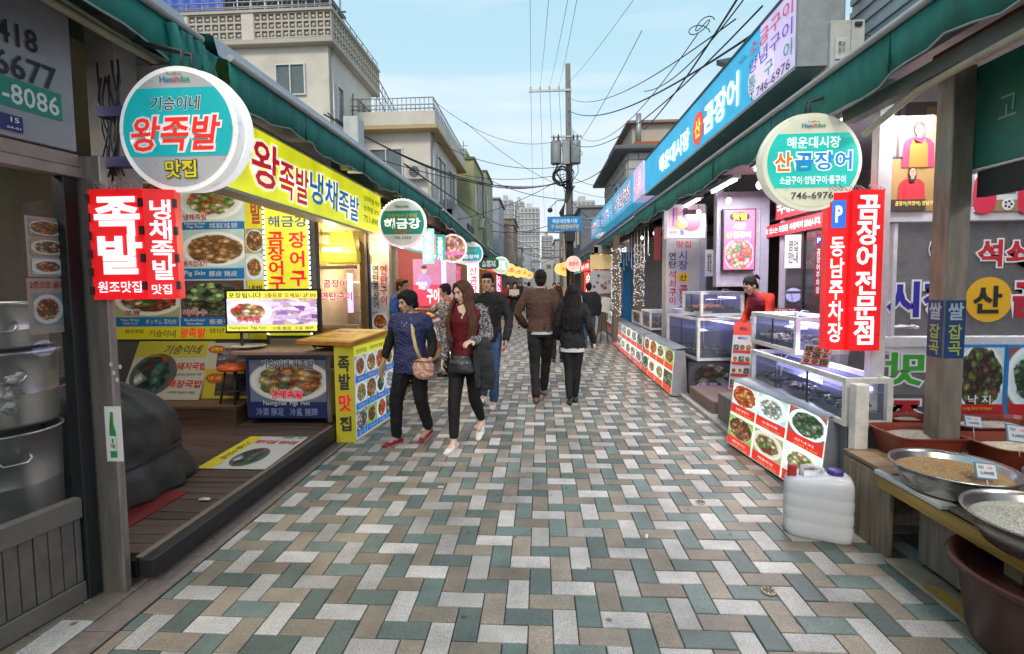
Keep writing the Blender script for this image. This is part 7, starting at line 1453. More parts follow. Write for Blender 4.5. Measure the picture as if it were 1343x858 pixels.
def grain(name,c1,c2,sc=220):
    if name in MC: return MC[name]
    m,n,b=_new(name); L=n.links; g=n.nodes.new('ShaderNodeNewGeometry'); v=n.nodes.new('ShaderNodeTexVoronoi'); v.inputs['Scale'].default_value=sc; L.new(g.outputs['Position'],v.inputs[0]); s=n.nodes.new('ShaderNodeSeparateColor'); L.new(v.outputs['Color'],s.inputs[0])
    r=n.nodes.new('ShaderNodeValToRGB'); r.color_ramp.elements[0].color=(*c1,1); r.color_ramp.elements[1].color=(*c2,1); L.new(s.outputs[0],r.inputs[0]); L.new(r.outputs[0],b.inputs['Base Color']); bp=n.nodes.new('ShaderNodeBump'); bp.inputs['Strength'].default_value=.9; bp.inputs['Distance'].default_value=.004; bp.invert=True; L.new(v.outputs['Distance'],bp.inputs['Height']); L.new(bp.outputs[0],b.inputs['Normal']); b.inputs['Roughness'].default_value=.6; MC[name]=m; return m
def grains_on(t,c,r,h,m,n,sx=1,sy=1,seed=0,s=.0035,sq=1):
    rr=random.Random(seed); bm=BM()
    for k in range(n):
        q=math.sqrt(rr.random())*.96; a=rr.random()*2*PI; x,y=math.cos(a),math.sin(a)
        if sq!=1: x=math.copysign(abs(x)**sq,x); y=math.copysign(abs(y)**sq,y)
        p=Vector(c)+Vector((x*r*q*sx,y*r*q*sy,h*(1-q*q)+.001)); R_=Matrix.Translation(p)@Matrix.Rotation(rr.random()*6,4,'Z')@Matrix.Rotation(rr.uniform(-.6,.6),4,'Y')
        vs=[bm.verts.new(R_@Vector(w)) for w in ((-1.5*s,0,0),(0,-.7*s,0),(1.5*s,0,0),(0,.7*s,0),(0,0,.8*s),(0,0,-.8*s))]
        for ix in ((0,1,4),(1,2,4),(2,3,4),(3,0,4)): bm.faces.new([vs[i] for i in ix])
    mk('loose_grains',bm,m,t)['kind']='stuff'
basin=mat('basin_steel',(.50,.49,.47),.25,.95,var=.1,nscale=9,aniso=(1,1,14),dirt=.15)
def make_basin(label,c,r,h,gm,sx=1,seed=0,fill=.06,n=3500,s=.0035):
    t=thing('steel_basin',label,'basin',c,'steel basins of grain')
    mk('basin_body',lathe(BM(),[(0,0),(r*.74,0),(r*.80,.012),(r*.93,h*.6),(r*.935,h*.62),(r*.94,h*.64),(r*.99,h),(r*1.045,h+.004),(r*1.05,h+.012),(r*1.03,h+.014),(r*.975,h-.004),(r*.9,h*.6),(r*.7,.015),(0,.015)],c,48),basin,t)
    gc=Vector(c)+Vector((0,0,h*.72)); mk('grain_heap',heap(BM(),gc,r*.94,fill,40),gm,t)['kind']='stuff'; grains_on(t,gc,r*.93,fill,gm,n,1,1,seed,s)
    return t
gA=grain('grain_millet',(.34,.20,.08),(.58,.40,.20)); gB=grain('grain_rice',(.46,.43,.35),(.68,.66,.58)); gC=grain('grain_redbean',(.05,.01,.01),(.16,.03,.02),120); gD=grain('grain_pale',(.50,.42,.28),(.72,.66,.50)); gE=grain('grain_barley',(.30,.26,.20),(.58,.54,.46))
make_basin('wide steel basin of tan millet, nearest the yellowed table rail',(2.10,2.53,.487),.250,.115,gA,seed=1,fill=.040)
make_basin('steel basin heaped with white rice at the right edge, nearest the viewer',(2.035,1.965,.478),.275,.12,gB,seed=2,fill=.06)
make_basin('steel basin of dark red beans behind the millet basin',(2.60,2.36,.478),.23,.11,gC,seed=3,fill=.03,n=1500,s=.006)
def tub(label,x0,y0,x1,y1,z0,h,gm,seed,fill=.05):
    t=thing('red_tub',label,'tub',((x0+x1)/2,(y0+y1)/2,z0),'red brown plastic tubs of grain'); m=mat('tub_redbrown',(.20,.032,.016),.38,var=.12,nscale=4,dirt=.1)
    cx,cy=(x0+x1)/2,(y0+y1)/2; rx,ry=(x1-x0)/2,(y1-y0)/2; bm=BM(); n=40; rings=[]
    for (k,z) in ((.80,0),(.97,h-.012),(.97,h-.012),(1.03,h-.01),(1.04,h),(1.0,h+.002),(.94,h-.02),(.80,.02)):
        ring=[]
        for i in range(n):
            a=2*PI*i/n; x,y=math.cos(a),math.sin(a); p=6; r=(abs(x)**p+abs(y)**p)**(-1/p); ring.append(bm.verts.new((cx+x*r*rx*k,cy+y*r*ry*k,z0+z)))
        rings.append(ring)
    for a,b in zip(rings,rings[1:]):
        for i in range(n): bm.faces.new((a[i],a[(i+1)%n],b[(i+1)%n],b[i]))
    bm.faces.new(rings[0][::-1]); bm.faces.new(rings[-1]); bmesh.ops.recalc_face_normals(bm,faces=bm.faces[:]); mk('tub_body',bm,m,t)
    gc=(cx,cy,z0+h*.62); mk('grain_heap',heap(BM(),gc,1,fill,40,.5,6,rx*.9,ry*.9),gm,t)['kind']='stuff'; grains_on(t,gc,1,fill,gm,1500,rx*.85,ry*.85,seed,.0035,.5)
    return t
tub('red brown tub of pale barley left of the square post',2.10,2.86,2.50,3.20,.49,.15,gE,1)
tub('red brown tub of ivory grain right of the square post',2.48,2.66,3.08,3.02,.49,.15,gD,2,.035)
tub('red brown tub behind the other two, under the octopus poster',2.62,3.06,3.2,3.38,.49,.16,gE,3)
tub('red brown tub on a stand behind the barley tub, below the mirrored letters',2.32,3.22,2.60,3.42,.49,.16,gE,4)
def card(lb,px,py,y,w,h,rz,ti=-.35):
    c=atY(px,py,y); t=thing('price_card',lb,'price card',c,'handwritten price cards'); R_=Matrix.Rotation(rz,3,'Z')@Matrix.Rotation(.0,3,'X'); F=Frame(c-R_@Vector((w/2,0,h/2)),R=R_@Vector((1,0,0))+Vector((0,0,-.12)),U=R_@Vector((.1,.35,1)))
    F.rect('card',0,0,w,h,ink('card_blue',(.10,.22,.32)),t,lift=0,th=.003); F.rect('card_face',.006,.006,w-.006,h-.006,ink('card_white2',(.58,.62,.64)),t,lift=.002); F.text('국산',w*.25,h*.72,w*.25,h*.2,DKI,t,lift=.004); F.text('1되',w*.65,h*.70,w*.2,h*.18,R2,t,lift=.004); F.text('5,000원',w*.5,h*.38,w*.6,h*.24,DKI,t,lift=.004); mk('card_stick',tube(BM(),[F.p(w/2,0,-.003),F.p(w/2,-.07,-.01)],.002,5),ALU,t)
card('handwritten price card stuck in the far rim of the millet basin',1296,617,2.34,.105,.075,.05); card('small greenish price card by the base of the octopus poster',1278,552,2.95,.10,.07,0); card('price card at the right edge over the ivory grain',1338,568,2.6,.11,.09,-.1)
# tub under the table
t=thing('brown_tub','large dark brown round plastic tub with flared rim under the grain table','tub',(2.13,1.98,0)); r=.33
mk('tub_body',lathe(BM(),[(0,.0),(r*.80,0),(r*.84,.03),(r*.95,.30),(r*.96,.305),(r*1.05,.31),(r*1.07,.335),(r*1.03,.345),(r*.94,.325),(r*.90,.29),(0,.27)],(2.10,2.0,.023),48),mat('tub_brown',(.06,.018,.014),.35,var=.15,nscale=5,dirt=.15),t)
bm=BM(); rr=random.Random(2)
for k in range(10): ellips(bm,(1.955+rr.uniform(0,.03),1.66+rr.uniform(-.04,.04),.13+rr.uniform(-.05,.05)),(.03,.035,.03),6,5)
tag(mk('blue_bag',bm,mat('bag_blue',(.02,.20,.48),.3,bump=.5,bscale=30)),'scrap of bright blue plastic bag beside the brown tub at the right edge','plastic bag')
# water can
t=thing('water_can','translucent white plastic water can with a purple cap and a red tap, on the pavers','water can',(1.72,2.98,0))
can=mat('can_plastic',(.52,.53,.57),.35,var=.05,nscale=3); can.node_tree.nodes['Principled BSDF'].inputs['Subsurface Weight'].default_value=.25; can.node_tree.nodes['Principled BSDF'].inputs['Subsurface Radius'].default_value=(.05,.05,.06)
Mc=Matrix.Translation((1.70,2.99,0))@Matrix.Rotation(-.42,4,'Z')
bm=BM(); n=48; rings=[]
for (k,z) in ((.90,.002),(.97,.012),(1,.04),(1,.09),(.985,.10),(.985,.11),(1,.12),(1,.17),(.985,.18),(.985,.19),(1,.20),(1,.25),(.985,.26),(.985,.27),(1,.28),(.99,.325),(.95,.35),(.84,.368),(.5,.376),(.1,.378)):
    ring=[]
    for i in range(n):
        a=2*PI*i/n; x,y=math.cos(a),math.sin(a); p=5; r=(abs(x)**p+abs(y)**p)**(-1/p); ring.append(bm.verts.new(Mc@Vector((x*r*.182*k,y*r*.105*k,z+(.018*x*r if z>.3 else 0)))))
    rings.append(ring)
for a,b in zip(rings,rings[1:]):
    for i in range(n): f=bm.faces.new((a[i],a[(i+1)%n],b[(i+1)%n],b[i])); f.smooth=True
bm.faces.new(rings[0][::-1]); bm.faces.new(rings[-1]); mk('can_body',bm,can,t)
mk('cap',lathe(BM(),[(0,.0),(.042,.0),(.044,.006),(.044,.030),(.040,.036),(0,.036)],Mc@Vector((.085,0,.385)),24),mat('cap_purple',(.045,.03,.20),.4),t); mk('neck',lathe(BM(),[(.036,-.02),(.036,.02)],Mc@Vector((.085,0,.375)),20),can,t)
mk('tap',box(BM(),-.165,-.03,.335,-.115,.02,.42,bev=.01,M=Mc),mat('tap_red',(.35,.02,.015),.4),t); mk('handle',tube(BM(),[Mc@Vector(q) for q in ((-.09,0,.355),(-.085,0,.41),(-.03,0,.425),(.02,0,.41),(.03,0,.375))],.014,8),can,t)

# ------------------------------------------------------------------ small clutter on and around the right stalls
for i,(x,y,z,lb,cl) in enumerate(((2.25,6.75,1.085,'white plastic tray resting on the corner tank',ALU),(2.15,7.55,1.085,'pale bowl at the far end of the corner tank',ALU),(2.5,4.98,.62,'red plastic bucket between the near tank and the slim menu board',mat('bucket_red',(.45,.03,.02),.4)))):
    tag(mk('container',lathe(BM(),[(0,0),(.09,0),(.12,.07),(.125,.075),(.11,.07),(.085,.015),(0,.015)],(x,y,z),20),cl),lb,'container')
for i,(px_,py_,y,w,h,lb,c1,tx) in enumerate(((1040,330,5.15,.16,.34,'small white notice sheet on the dark glass door',(.6,.6,.58),'영업\n안내'),(1118,400,3.9,.10,.5,'slim yellow price strip behind the red P sign',(.70,.55,.05),'시\n가'),(930,345,7.5,.12,.40,'narrow white notice beside the lit market picture',(.6,.58,.6),'원\n산\n지'))):
    q=atY(px_,py_,y); t=thing('notice',lb,'notice',q); F=Frame(q); F.rect('sheet',-w/2,-h/2,w/2,h/2,ink('notice_%d'%i,c1),t,lift=0,th=.004); F.text(tx,0,0,w*.6,h*.7,R2 if i==1 else DKI,t,lift=.004,bold=.02)
for k in range(7):
    y=4.9+k*.9; q=Vector((2.15+.05*(k%2),y,2.5)); t=thing('hanging_bulb','bare bulb hanging under the right awning, %s from the near end'%('first','second','third','fourth','fifth','sixth','seventh')[k],'bulb',q,'bare bulbs under the right awning'); b=BM(); ellips(b,q,(.03,.03,.04),12,8); mk('bulb',b,lit('bulb_soft',(1,.92,.8),4),t); mk('bulb_cord',tube(BM(),[q+Vector((0,0,.03)),q+Vector((.01,.02,.22))],.004,5),DARK,t)
# ================================================================== PEOPLE
TS=bpy.data.scenes.new('sculpt_scratch'); TVL=TS.view_layers[0]
def fuse(bm,vox,sm=3,push=0,wr=0,ws=9,seed=0):
    """melt closed pieces into one continuous surface"""
    me=bpy.data.meshes.new('fused'); bm.to_mesh(me); bm.free(); o=bpy.data.objects.new('fused',me); TS.collection.objects.link(o)
    r=o.modifiers.new('r','REMESH'); r.mode='VOXEL'; r.voxel_size=vox; r.use_smooth_shade=True
    s=o.modifiers.new('s','SMOOTH'); s.factor=.5; s.iterations=sm
    TVL.update(); dg=TVL.depsgraph; out=bpy.data.meshes.new_from_object(o.evaluated_get(dg)); bpy.data.objects.remove(o); bpy.data.meshes.remove(me)
    if wr:
        off=Vector((seed*3.1,seed*1.7,0))
        nv=len(out.vertices); co=[0.0]*(nv*3); no=[0.0]*(nv*3); out.vertices.foreach_get('co',co); out.vertices.foreach_get('normal',no)
        for i in range(0,nv*3,3):
            q=Vector((co[i]*ws,co[i+1]*ws,co[i+2]*ws*.8))+off; k=wr*(noise.noise(q)+.5*noise.noise(q*2.3)-.6*abs(noise.noise(Vector((q.x*1.1,q.y*1.1,q.z*2.6))+off)))
            co[i]+=no[i]*k; co[i+1]+=no[i+1]*k; co[i+2]+=no[i+2]*k
        out.vertices.foreach_set('co',co); out.update()
    out.polygons.foreach_set('use_smooth',[True]*len(out.polygons))
    return out
def loft(bm,rings,n=20):
    rs=[]
    for (x,y,z,rx,ry) in rings: rs.append([bm.verts.new((x+rx*math.cos(2*PI*k/n),y+ry*math.sin(2*PI*k/n),z)) for k in range(n)])
    for a,b in zip(rs,rs[1:]):
        for k in range(n): bm.faces.new((a[k],a[(k+1)%n],b[(k+1)%n],b[k]))
    bm.faces.new(rs[0][::-1]); bm.faces.new(rs[-1])
def limb(bm,P,R,n=14,steps=4):
    """smooth tapered limb through joints"""
    P=[Vector(p) for p in P]; pts=[];rad=[]
    for i in range(len(P)-1):
        p0=P[max(i-1,0)];p1=P[i];p2=P[i+1];p3=P[min(i+2,len(P)-1)]
        for k in range(steps):
            t=k/steps; q=.5*((2*p1)+(p2-p0)*t+(2*p0-5*p1+4*p2-p3)*t*t+(3*p1-p0-3*p2+p3)*t**3); l=p1.lerp(p2,t); pts.append(l.lerp(q,.55)); rad.append(R[i]*(1-t)+R[i+1]*t)
    pts.append(P[-1]); rad.append(R[-1])
    d0=(pts[0]-pts[1]).normalized(); d1=(pts[-1]-pts[-2]).normalized()
    pts=[pts[0]+d0*rad[0]*.8,pts[0]+d0*rad[0]*.45]+pts+[pts[-1]+d1*rad[-1]*.45,pts[-1]+d1*rad[-1]*.8]; rad=[rad[0]*.45,rad[0]*.85]+rad+[rad[-1]*.85,rad[-1]*.45]
    tube(bm,pts,rad,n)
def hand(bm,w,d,nrm,side,s,curl=.5):
    d=Vector(d).normalized(); nrm=Vector(nrm); nrm=(nrm-d*nrm.dot(d)).normalized(); a=d.cross(nrm)*side   # a: towards the thumb
    M=Matrix((a,nrm,d)).transposed(); c=Vector(w)+d*.045*s
    ellips(bm,c,(.040*s,.017*s,.052*s),12,8,M)
    for i,(o,L) in enumerate(((.028,.070),(.010,.078),(-.009,.073),(-.027,.058))):
        b=Vector(w)+d*.082*s+a*o*s; p=[b]; ang=0
        for k in range(3): ang+=curl*(.5+.25*i/3+.2*k); p.append(p[-1]+(d*math.cos(ang)+nrm*math.sin(ang)*1)*L*s*(.42,.33,.27)[k])
        tube(bm,p,[.0095*s,.0092*s,.0085*s,.007*s],8)
    b=Vector(w)+d*.025*s+a*.028*s; tube(bm,[b,b+a*.028*s+d*.025*s+nrm*.008*s,b+a*.035*s+d*.055*s+nrm*.022*s],[.013*s,.0105*s,.008*s],8)
SKIN={'a':mat('skin_light',(.56,.36,.27),.5,var=.06,nscale=30,spec=.35),'b':mat('skin_tan',(.46,.28,.19),.5,var=.07,nscale=30,spec=.35),'c':mat('skin_pale',(.62,.42,.33),.5,var=.05,nscale=30,spec=.35)}
for m_ in SKIN.values():
    bs_=m_.node_tree.nodes['Principled BSDF']; bs_.inputs['Subsurface Weight'].default_value=.12; bs_.inputs['Subsurface Radius'].default_value=(.012,.005,.003)
EYE_M=mat('eye_dark',(.02,.013,.01),.2,var=0); EYEW=mat('eye_white',(.55,.52,.50),.3,var=0); LIP=mat('lip_rose',(.40,.12,.10),.45,var=0); LIPB=mat('lip_natural',(.40,.20,.16),.5,var=0)
def hairmat(name,c):
    return mat(name,c,.62,var=.5,nscale=8,bump=.6,bscale=40,aniso=(9,9,.8),spec=.18)
HB=hairmat('hair_black',(.012,.010,.010)); HD=hairmat('hair_dark_brown',(.030,.017,.012)); HR=hairmat('hair_chestnut',(.085,.034,.020)); HG=hairmat('hair_brown_male',(.06,.028,.016))
def cloth(name,c,rough=.85,bump=.35,bs=90,var=.12): return mat(name,c,rough,var=var,nscale=14,bump=bump,bscale=bs,spec=.25)
def pattern_cloth(name,c1,c2,sc=60):
    if name in MC: return MC[name]
    m,n,b=_new(name); L=n.links; tcn=n.nodes.new('ShaderNodeTexCoord'); v=n.nodes.new('ShaderNodeTexNoise'); v.inputs['Scale'].default_value=sc; v.inputs['Distortion'].default_value=2.5; v.inputs['Detail'].default_value=1; L.new(tcn.outputs['Object'],v.inputs[0])
    r=n.nodes.new('ShaderNodeValToRGB'); r.color_ramp.interpolation='CONSTANT'; r.color_ramp.elements[0].color=(*c1,1); r.color_ramp.elements[1].color=(*c2,1); r.color_ramp.elements[1].position=.54; L.new(v.outputs[0],r.inputs[0]); L.new(r.outputs[0],b.inputs['Base Color']); b.inputs['Roughness'].default_value=.85; MC[name]=m; return m
def stripe_knit(name,c1,c2):
    if name in MC: return MC[name]
    m,n,b=_new(name); L=n.links; tcn=n.nodes.new('ShaderNodeTexCoord'); v=n.nodes.new('ShaderNodeTexWave'); v.bands_direction='DIAGONAL'; v.inputs['Scale'].default_value=17; v.inputs['Distortion'].default_value=5; v.inputs['Detail'].default_value=2; L.new(tcn.outputs['Object'],v.inputs[0])
    r=n.nodes.new('ShaderNodeValToRGB'); r.color_ramp.elements[0].color=(*c1,1); r.color_ramp.elements[1].color=(*c2,1); L.new(v.outputs['Fac'],r.inputs[0]); L.new(r.outputs[0],b.inputs['Base Color']); b.inputs['Roughness'].default_value=.7; bp=n.nodes.new('ShaderNodeBump'); bp.inputs['Strength'].default_value=.5; bp.inputs['Distance'].default_value=.004; L.new(v.outputs['Fac'],bp.inputs['Height']); L.new(bp.outputs[0],b.inputs['Normal']); MC[name]=m; return m
def person(label,loc,deg,H,J,fit,skin='a',hair=('short',HB),fem=False,head=(0,0,0),top=None,legs=None,shoes=None,vox=.0085,far=False,face=True,lips=None,extra=None,group=None,lean=0,wide=1.0):
    """J: joint overrides (facing -Y, height 1.70). top=(material,inflate), legs=(material,inflate,ankle z)"""
    s=H/1.70; root=thing('person',label,'person',(loc[0],loc[1],loc[2] if len(loc)>2 else 0),group)
    Mw=Matrix.Translation(root.location)@Matrix.Rotation(math.radians(deg),4,'Z')@Matrix.Scale(s,4)@Matrix.Scale(wide,4,(1,0,0))
    sw=.160 if fem else .178; hw=.085
    j=dict(neck=(0,.012,1.445),head=(0,-.012,1.575),shR=(-sw,.01,1.385),shL=(sw,.01,1.385),elR=(-sw-.045,.02,1.115),elL=(sw+.045,.02,1.115),wrR=(-sw-.055,-.05,.875),wrL=(sw+.055,-.05,.875),
        hpR=(-hw,.0,.90),hpL=(hw,.0,.90),knR=(-.09,-.02,.49),knL=(.09,-.02,.49),anR=(-.09,.02,.085),anL=(.09,.02,.085),ftR=(-.02,-1,0),ftL=(.02,-1,0),nR=(1,0,0),nL=(-1,0,0))
    j.update(J); V3=lambda k:Vector(j[k])
    for k in ('neck','head','shR','shL'): j[k]=V3(k)+Vector((0,-lean*(V3(k).z-1.0),0)) if lean else V3(k)
    def torso(bm,inf,z0,z1=1.46,dy=0,dx=0):
        R=[(.90,.158 if fem else .155,.118),(.98,.152 if fem else .148,.108),(1.08,.122 if fem else .138,.095),(1.18,.138 if fem else .155,.104),(1.28,.155 if fem else .178,.118 if fem else .112),(1.36,.160 if fem else .186,.098),(1.41,.130 if fem else .150,.075),(1.46,.062,.058)]
        rg=[]
        if z0<.895: rg.append((0,dy,z0,.150+inf+(.012 if fem else 0)+dx,.112+inf))
        for z,rx,ry in R:
            if z<z0-.02 or z>z1+.02: continue
            rg.append((0,dy-lean*max(0,z-1.0),z,rx+inf+dx,ry+inf))
        loft(bm,rg,22)
    hip_c=Vector((0,0,.90))
    # body
    bm=BM(); hm=Matrix.Translation(j['head'])@Matrix.Rotation(head[0],4,'Z')@Matrix.Rotation(head[1],4,'X')@Matrix.Rotation(head[2],4,'Y')
    def he(c,r,u=14,v=10,b=None): ellips(b if b is not None else bm,hm@Vector(c),r,u,v,hm.to_3x3())
    he((0,.012,.03),(.073,.090,.093),20,14); he((0,-.022,-.03),(.058 if not fem else .054,.064,.078 if not fem else .072),18,12); he((0,-.050,-.087),(.026,.028,.022)); he((.034,-.052,-.012),(.026,.024,.026)); he((-.034,-.052,-.012),(.026,.024,.026)); he((0,-.070,.036),(.046,.018,.014))
    tube(bm,[hm@Vector((0,-.078,.022)),hm@Vector((0,-.094,-.004)),hm@Vector((0,-.099,-.026)),hm@Vector((0,-.080,-.034))],[.007,.010,.0135,.008],10); he((.010,-.086,-.026),(.008,.008,.007)); he((-.010,-.086,-.026),(.008,.008,.007)); he((0,-.076,-.058),(.020,.012,.013))
    for q in (1,-1): he((q*.073,.012,-.008),(.008,.018,.030))
    limb(bm,[V3('neck')-Vector((0,-.01,.05)),V3('neck'),hm@Vector((0,.015,-.06))],[.062,.054 if not fem else .047,.052 if not fem else .045])
    torso(bm,-.012,.90)
    for q in 'RL':
        sg=-1 if q=='R' else 1
        limb(bm,[V3('sh'+q)+Vector((-sg*.05,0,.0)),V3('sh'+q),V3('el'+q),V3('wr'+q)],[.036,.038 if not fem else .034,.036 if not fem else .032,.026 if not fem else .022])
        hand(bm,V3('wr'+q),(V3('wr'+q)-V3('el'+q))+Vector(j.get('hd'+q,(0,0,0))),V3('n'+q),j.get('th'+q,sg),1.0,j.get('curl'+q,.45))
        limb(bm,[V3('hp'+q)+Vector((0,0,.03)),V3('hp'+q),V3('kn'+q),V3('kn'+q).lerp(V3('an'+q),.35),V3('an'+q)],[.075,.082,.052,.050,.030])
        ft=V3('ft'+q).normalized(); an=V3('an'+q); hr=Vector((0,0,-.045)); 
        limb(bm,[an,an+hr*.6+ft*.03,an+ft*.14+Vector((0,0,-.06+ft.z*0))],[.030,.032,.022])
    bm.transform(Mw); mk('body',fuse(bm,vox*.85 if not far else vox*s,2),SKIN[skin],root)
    # face
    if face:
        fm=Mw@hm
        for q in (1,-1):
            b=BM(); ellips(b,(q*.030,-.0745,.010),(.0135,.006,.0052),12,8); b.transform(fm); mk('eye',b,EYEW if not far else EYE_M,root)
            b=BM(); ellips(b,(q*.030,-.0785,.010),(.0062,.004,.0055),10,6); tube(b,[(q*.017,-.080,.013),(q*.030,-.0825,.0175),(q*.045,-.074,.0125)],.0016,5); b.transform(fm); mk('iris',b,EYE_M,root)
            b=BM(); tube(b,[(q*.014,-.086,.031),(q*.030,-.0865,.0365),(q*.048,-.074,.032)],[.0025,.0032,.0018],6); b.transform(fm); mk('eyebrow',b,hair[1],root)
        b=BM(); tube(b,[(-.022,-.079,-.058),(-.008,-.089,-.0535),(0,-.090,-.055),(.008,-.089,-.0535),(.022,-.079,-.058)],[.002,.0045,.004,.0045,.002],7); tube(b,[(-.020,-.080,-.060),(0,-.089,-.0645),(.020,-.080,-.060)],[.002,.0055,.002],7); b.transform(fm); mk('mouth',b,lips or LIPB,root)
    # hair
    b=BM(); kind=hair[0]
    def h(c,r,u=14,v=10): he(c,r,u,v,b)
    h((0,.024,.048),(.083,.096,.090),20,14); h((0,.055,-.005),(.072,.055,.085))
    for q in (1,-1): h((q*.066,.018,.025),(.016,.045,.045))
    if kind in('short','shortf'):
        rr=random.Random(int(abs(loc[0])*100)); 
        for k in range(16): a=rr.uniform(-2.6,-.5); h((.062*math.cos(a),.01+.075*math.sin(a),.088+rr.uniform(-.008,.02)),(.024,.024,.020),8,6)
        if kind=='shortf': h((-.025,-.058,.080),(.052,.028,.030)); h((.045,-.045,.080),(.036,.032,.030)); h((.068,-.008,.030),(.022,.050,.062)); h((-.068,-.008,.030),(.022,.050,.062)); h((0,.070,.045),(.080,.058,.085)); h((0,.075,-.03),(.062,.045,.055)); h((0,.01,.115),(.07,.075,.035))
    if kind=='ponytail': tube(b,[hm@Vector(q) for q in ((0,.10,.08),(0,.15,.07),(0,.17,.0))],[.03,.03,.012],8); 
    if kind=='long':
        L=hair[2]; rr=random.Random(7+int(loc[0]*10)); front=hair[3] if len(hair)>3 else True
        for k in range(34):
            a=(-.30+ (2*PI-.0)*0)+PI*(-.14+1.28*k/33)        # sweep round the back from one temple to the other
            p0=hm@Vector((.060*math.cos(a),.02+.070*math.sin(a),.075)); p1=hm@Vector((.086*math.cos(a),.02+.085*math.sin(a),.0)); base=j['head']
            dx=math.cos(a); dy=math.sin(a); z=j['head'].z; fr=(dy<.35) and front
            p2=Vector((base.x+dx*.105+rr.uniform(-.01,.01),base.y+dy*.10-(.03 if fr else -.02),z-.16)); p3=Vector((base.x*.6+dx*(.135 if fr else .12)+rr.uniform(-.02,.02),base.y+(-.085 if fr else .085)+dy*.05,z-.16-L*.45)); p4=Vector((base.x*.5+dx*(.11 if fr else .10)+rr.uniform(-.03,.03),base.y+(-.115 if fr else .10)+dy*.04,z-.16-L*(.85+.25*rr.random())))
            limb(b,[p0,p1,p2,p3,p4],[.022,.026,.027,.026,.009],7,3)
        if front:
            for q in (1,-1): limb(b,[hm@Vector((q*.018,-.052,.108)),hm@Vector((q*.058,-.055,.05)),hm@Vector((q*.078,-.030,-.02)),hm@Vector((q*.088,-.01,-.09))],[.016,.019,.018,.018],8,3)
        else: h((0,.05,.03),(.092,.095,.10))
    b.transform(Mw); mk('hair',fuse(b,vox*.8 if not far else vox,1,0,.006,26,3),hair[1],root)
    # trousers
    if legs:
        b=BM(); inf,az=legs[1],legs[2]
        loft(b,[(0,0,.84,.150+inf,.105+inf),(0,0,.92,.158+inf*.7,.116+inf*.7),(0,0,1.0,.146+inf*.6,.106+inf*.6)],20)
        for q in 'RL':
            kn,an=V3('kn'+q),V3('an'+q); e=kn.lerp(an,az); rA=.036+inf*(1.0 if inf<.012 else 1.5)
            limb(b,[V3('hp'+q)+Vector((0,0,.0)),V3('hp'+q).lerp(kn,.4),kn,kn.lerp(e,.35),e],[.084+inf,.078+inf,.056+inf,.054+inf,rA])
        b.transform(Mw); mk('trousers',fuse(b,vox if not far else vox*1.1,3,0,.010 if inf>=.012 else .0035,13,1),legs[0],root)
    # tops: list of layers
    for li,(nm,m,inf,z0,sl,dy,dx) in enumerate(top or []):
        b=BM(); torso(b,inf,z0,1.46 if inf<.02 else 1.45,dy,dx)
        if sl>0:
            for q in 'RL':
                sg=-1 if q=='R' else 1; sh,el,wr=V3('sh'+q)+Vector((0,dy,0)),V3('el'+q),V3('wr'+q); pts=[sh+Vector((-sg*.06,0,.0)),sh]; rad=[.050+inf,.047+inf]
                if sl<=1: pts.append(sh.lerp(el,sl)); rad.append(.045+inf)
                else: pts+= [el,el.lerp(wr,min(sl-1,.97))]; rad+=[.041+inf,.030+inf*1.1]
                limb(b,pts,rad)
        b.transform(Mw); mk(nm,fuse(b,vox if not far else vox*1.1,3,0,.012,12,li+2),m,root)
    if shoes:
        kind,ms,mso=shoes
        for q in 'RL':
            an=V3('an'+q); ft=V3('ft'+q).normalized(); zz=an.z-.085; side=Vector((0,0,1)).cross(ft).normalized(); up=side.cross(ft)*-1
            tilt=j.get('tilt'+q,0); R_=Matrix.Rotation(math.atan2(ft.y,ft.x)+PI/2,4,'Z')@Matrix.Rotation(tilt,4,'X')
            Ms=Matrix.Translation(Vector((an.x,an.y,zz if not tilt else an.z-.085)))@R_
            b=BM(); 
            for (yy,zc,rx,rz) in ((.045,.035,.030,.034),(.01,.045,.034,.040),(-.05,.040,.040,.036),(-.11,.030,.043,.027),(-.155,.024,.036,.020)): ellips(b,(0,yy,zc),(rx,.045,rz),14,8)
            if kind=='high': ellips(b,(0,.015,.08),(.038,.045,.03),12,8)
            b.transform(Mw@Ms); mk('shoe',fuse(b,.006 if not far else .015,2),ms,root)
            b=BM(); n=22; lo=[];hi=[]
            for k in range(n):
                a=2*PI*k/n; x=math.cos(a)*(.042 if math.sin(a)<.2 else .035); y=-.055+math.sin(a)*.135; lo.append(b.verts.new((x,y,.0))); hi.append(b.verts.new((x*1.03,y,.018)))
            for k in range(n): b.faces.new((lo[k],lo[(k+1)%n],hi[(k+1)%n],hi[k]))
            b.faces.new(lo[::-1]); b.faces.new(hi); b.transform(Mw@Ms); mk('sole',b,mso,root)
            if kind=='lace':
                b=BM(); 
                for k in range(4): tube(b,[(-.024,-.03-k*.022,.070-k*.007),(0,-.03-k*.022,.082-k*.009),(.024,-.03-k*.022,.070-k*.007)],.004,5)
                b.transform(Mw@Ms); mk('laces',b,mat('lace_pink',(.70,.04,.10),.6,var=0),root)
    if extra: extra(root,Mw,j,hm,s)
    return root
BLKC=cloth('black_cloth',(.014,.014,.016)); BLKL=cloth('black_leggings',(.010,.010,.011),.7); JEANS=cloth('denim',(.035,.07,.15),.9,.5,140,.3); 
WS=mat('shoe_white',(.66,.64,.62),.5,dirt=.1); SOLEW=mat('sole_white',(.6,.58,.56),.6,dirt=.2); SOLEB=mat('sole_black',(.02,.02,.02),.6); SBLK=mat('shoe_black',(.015,.015,.015),.4)
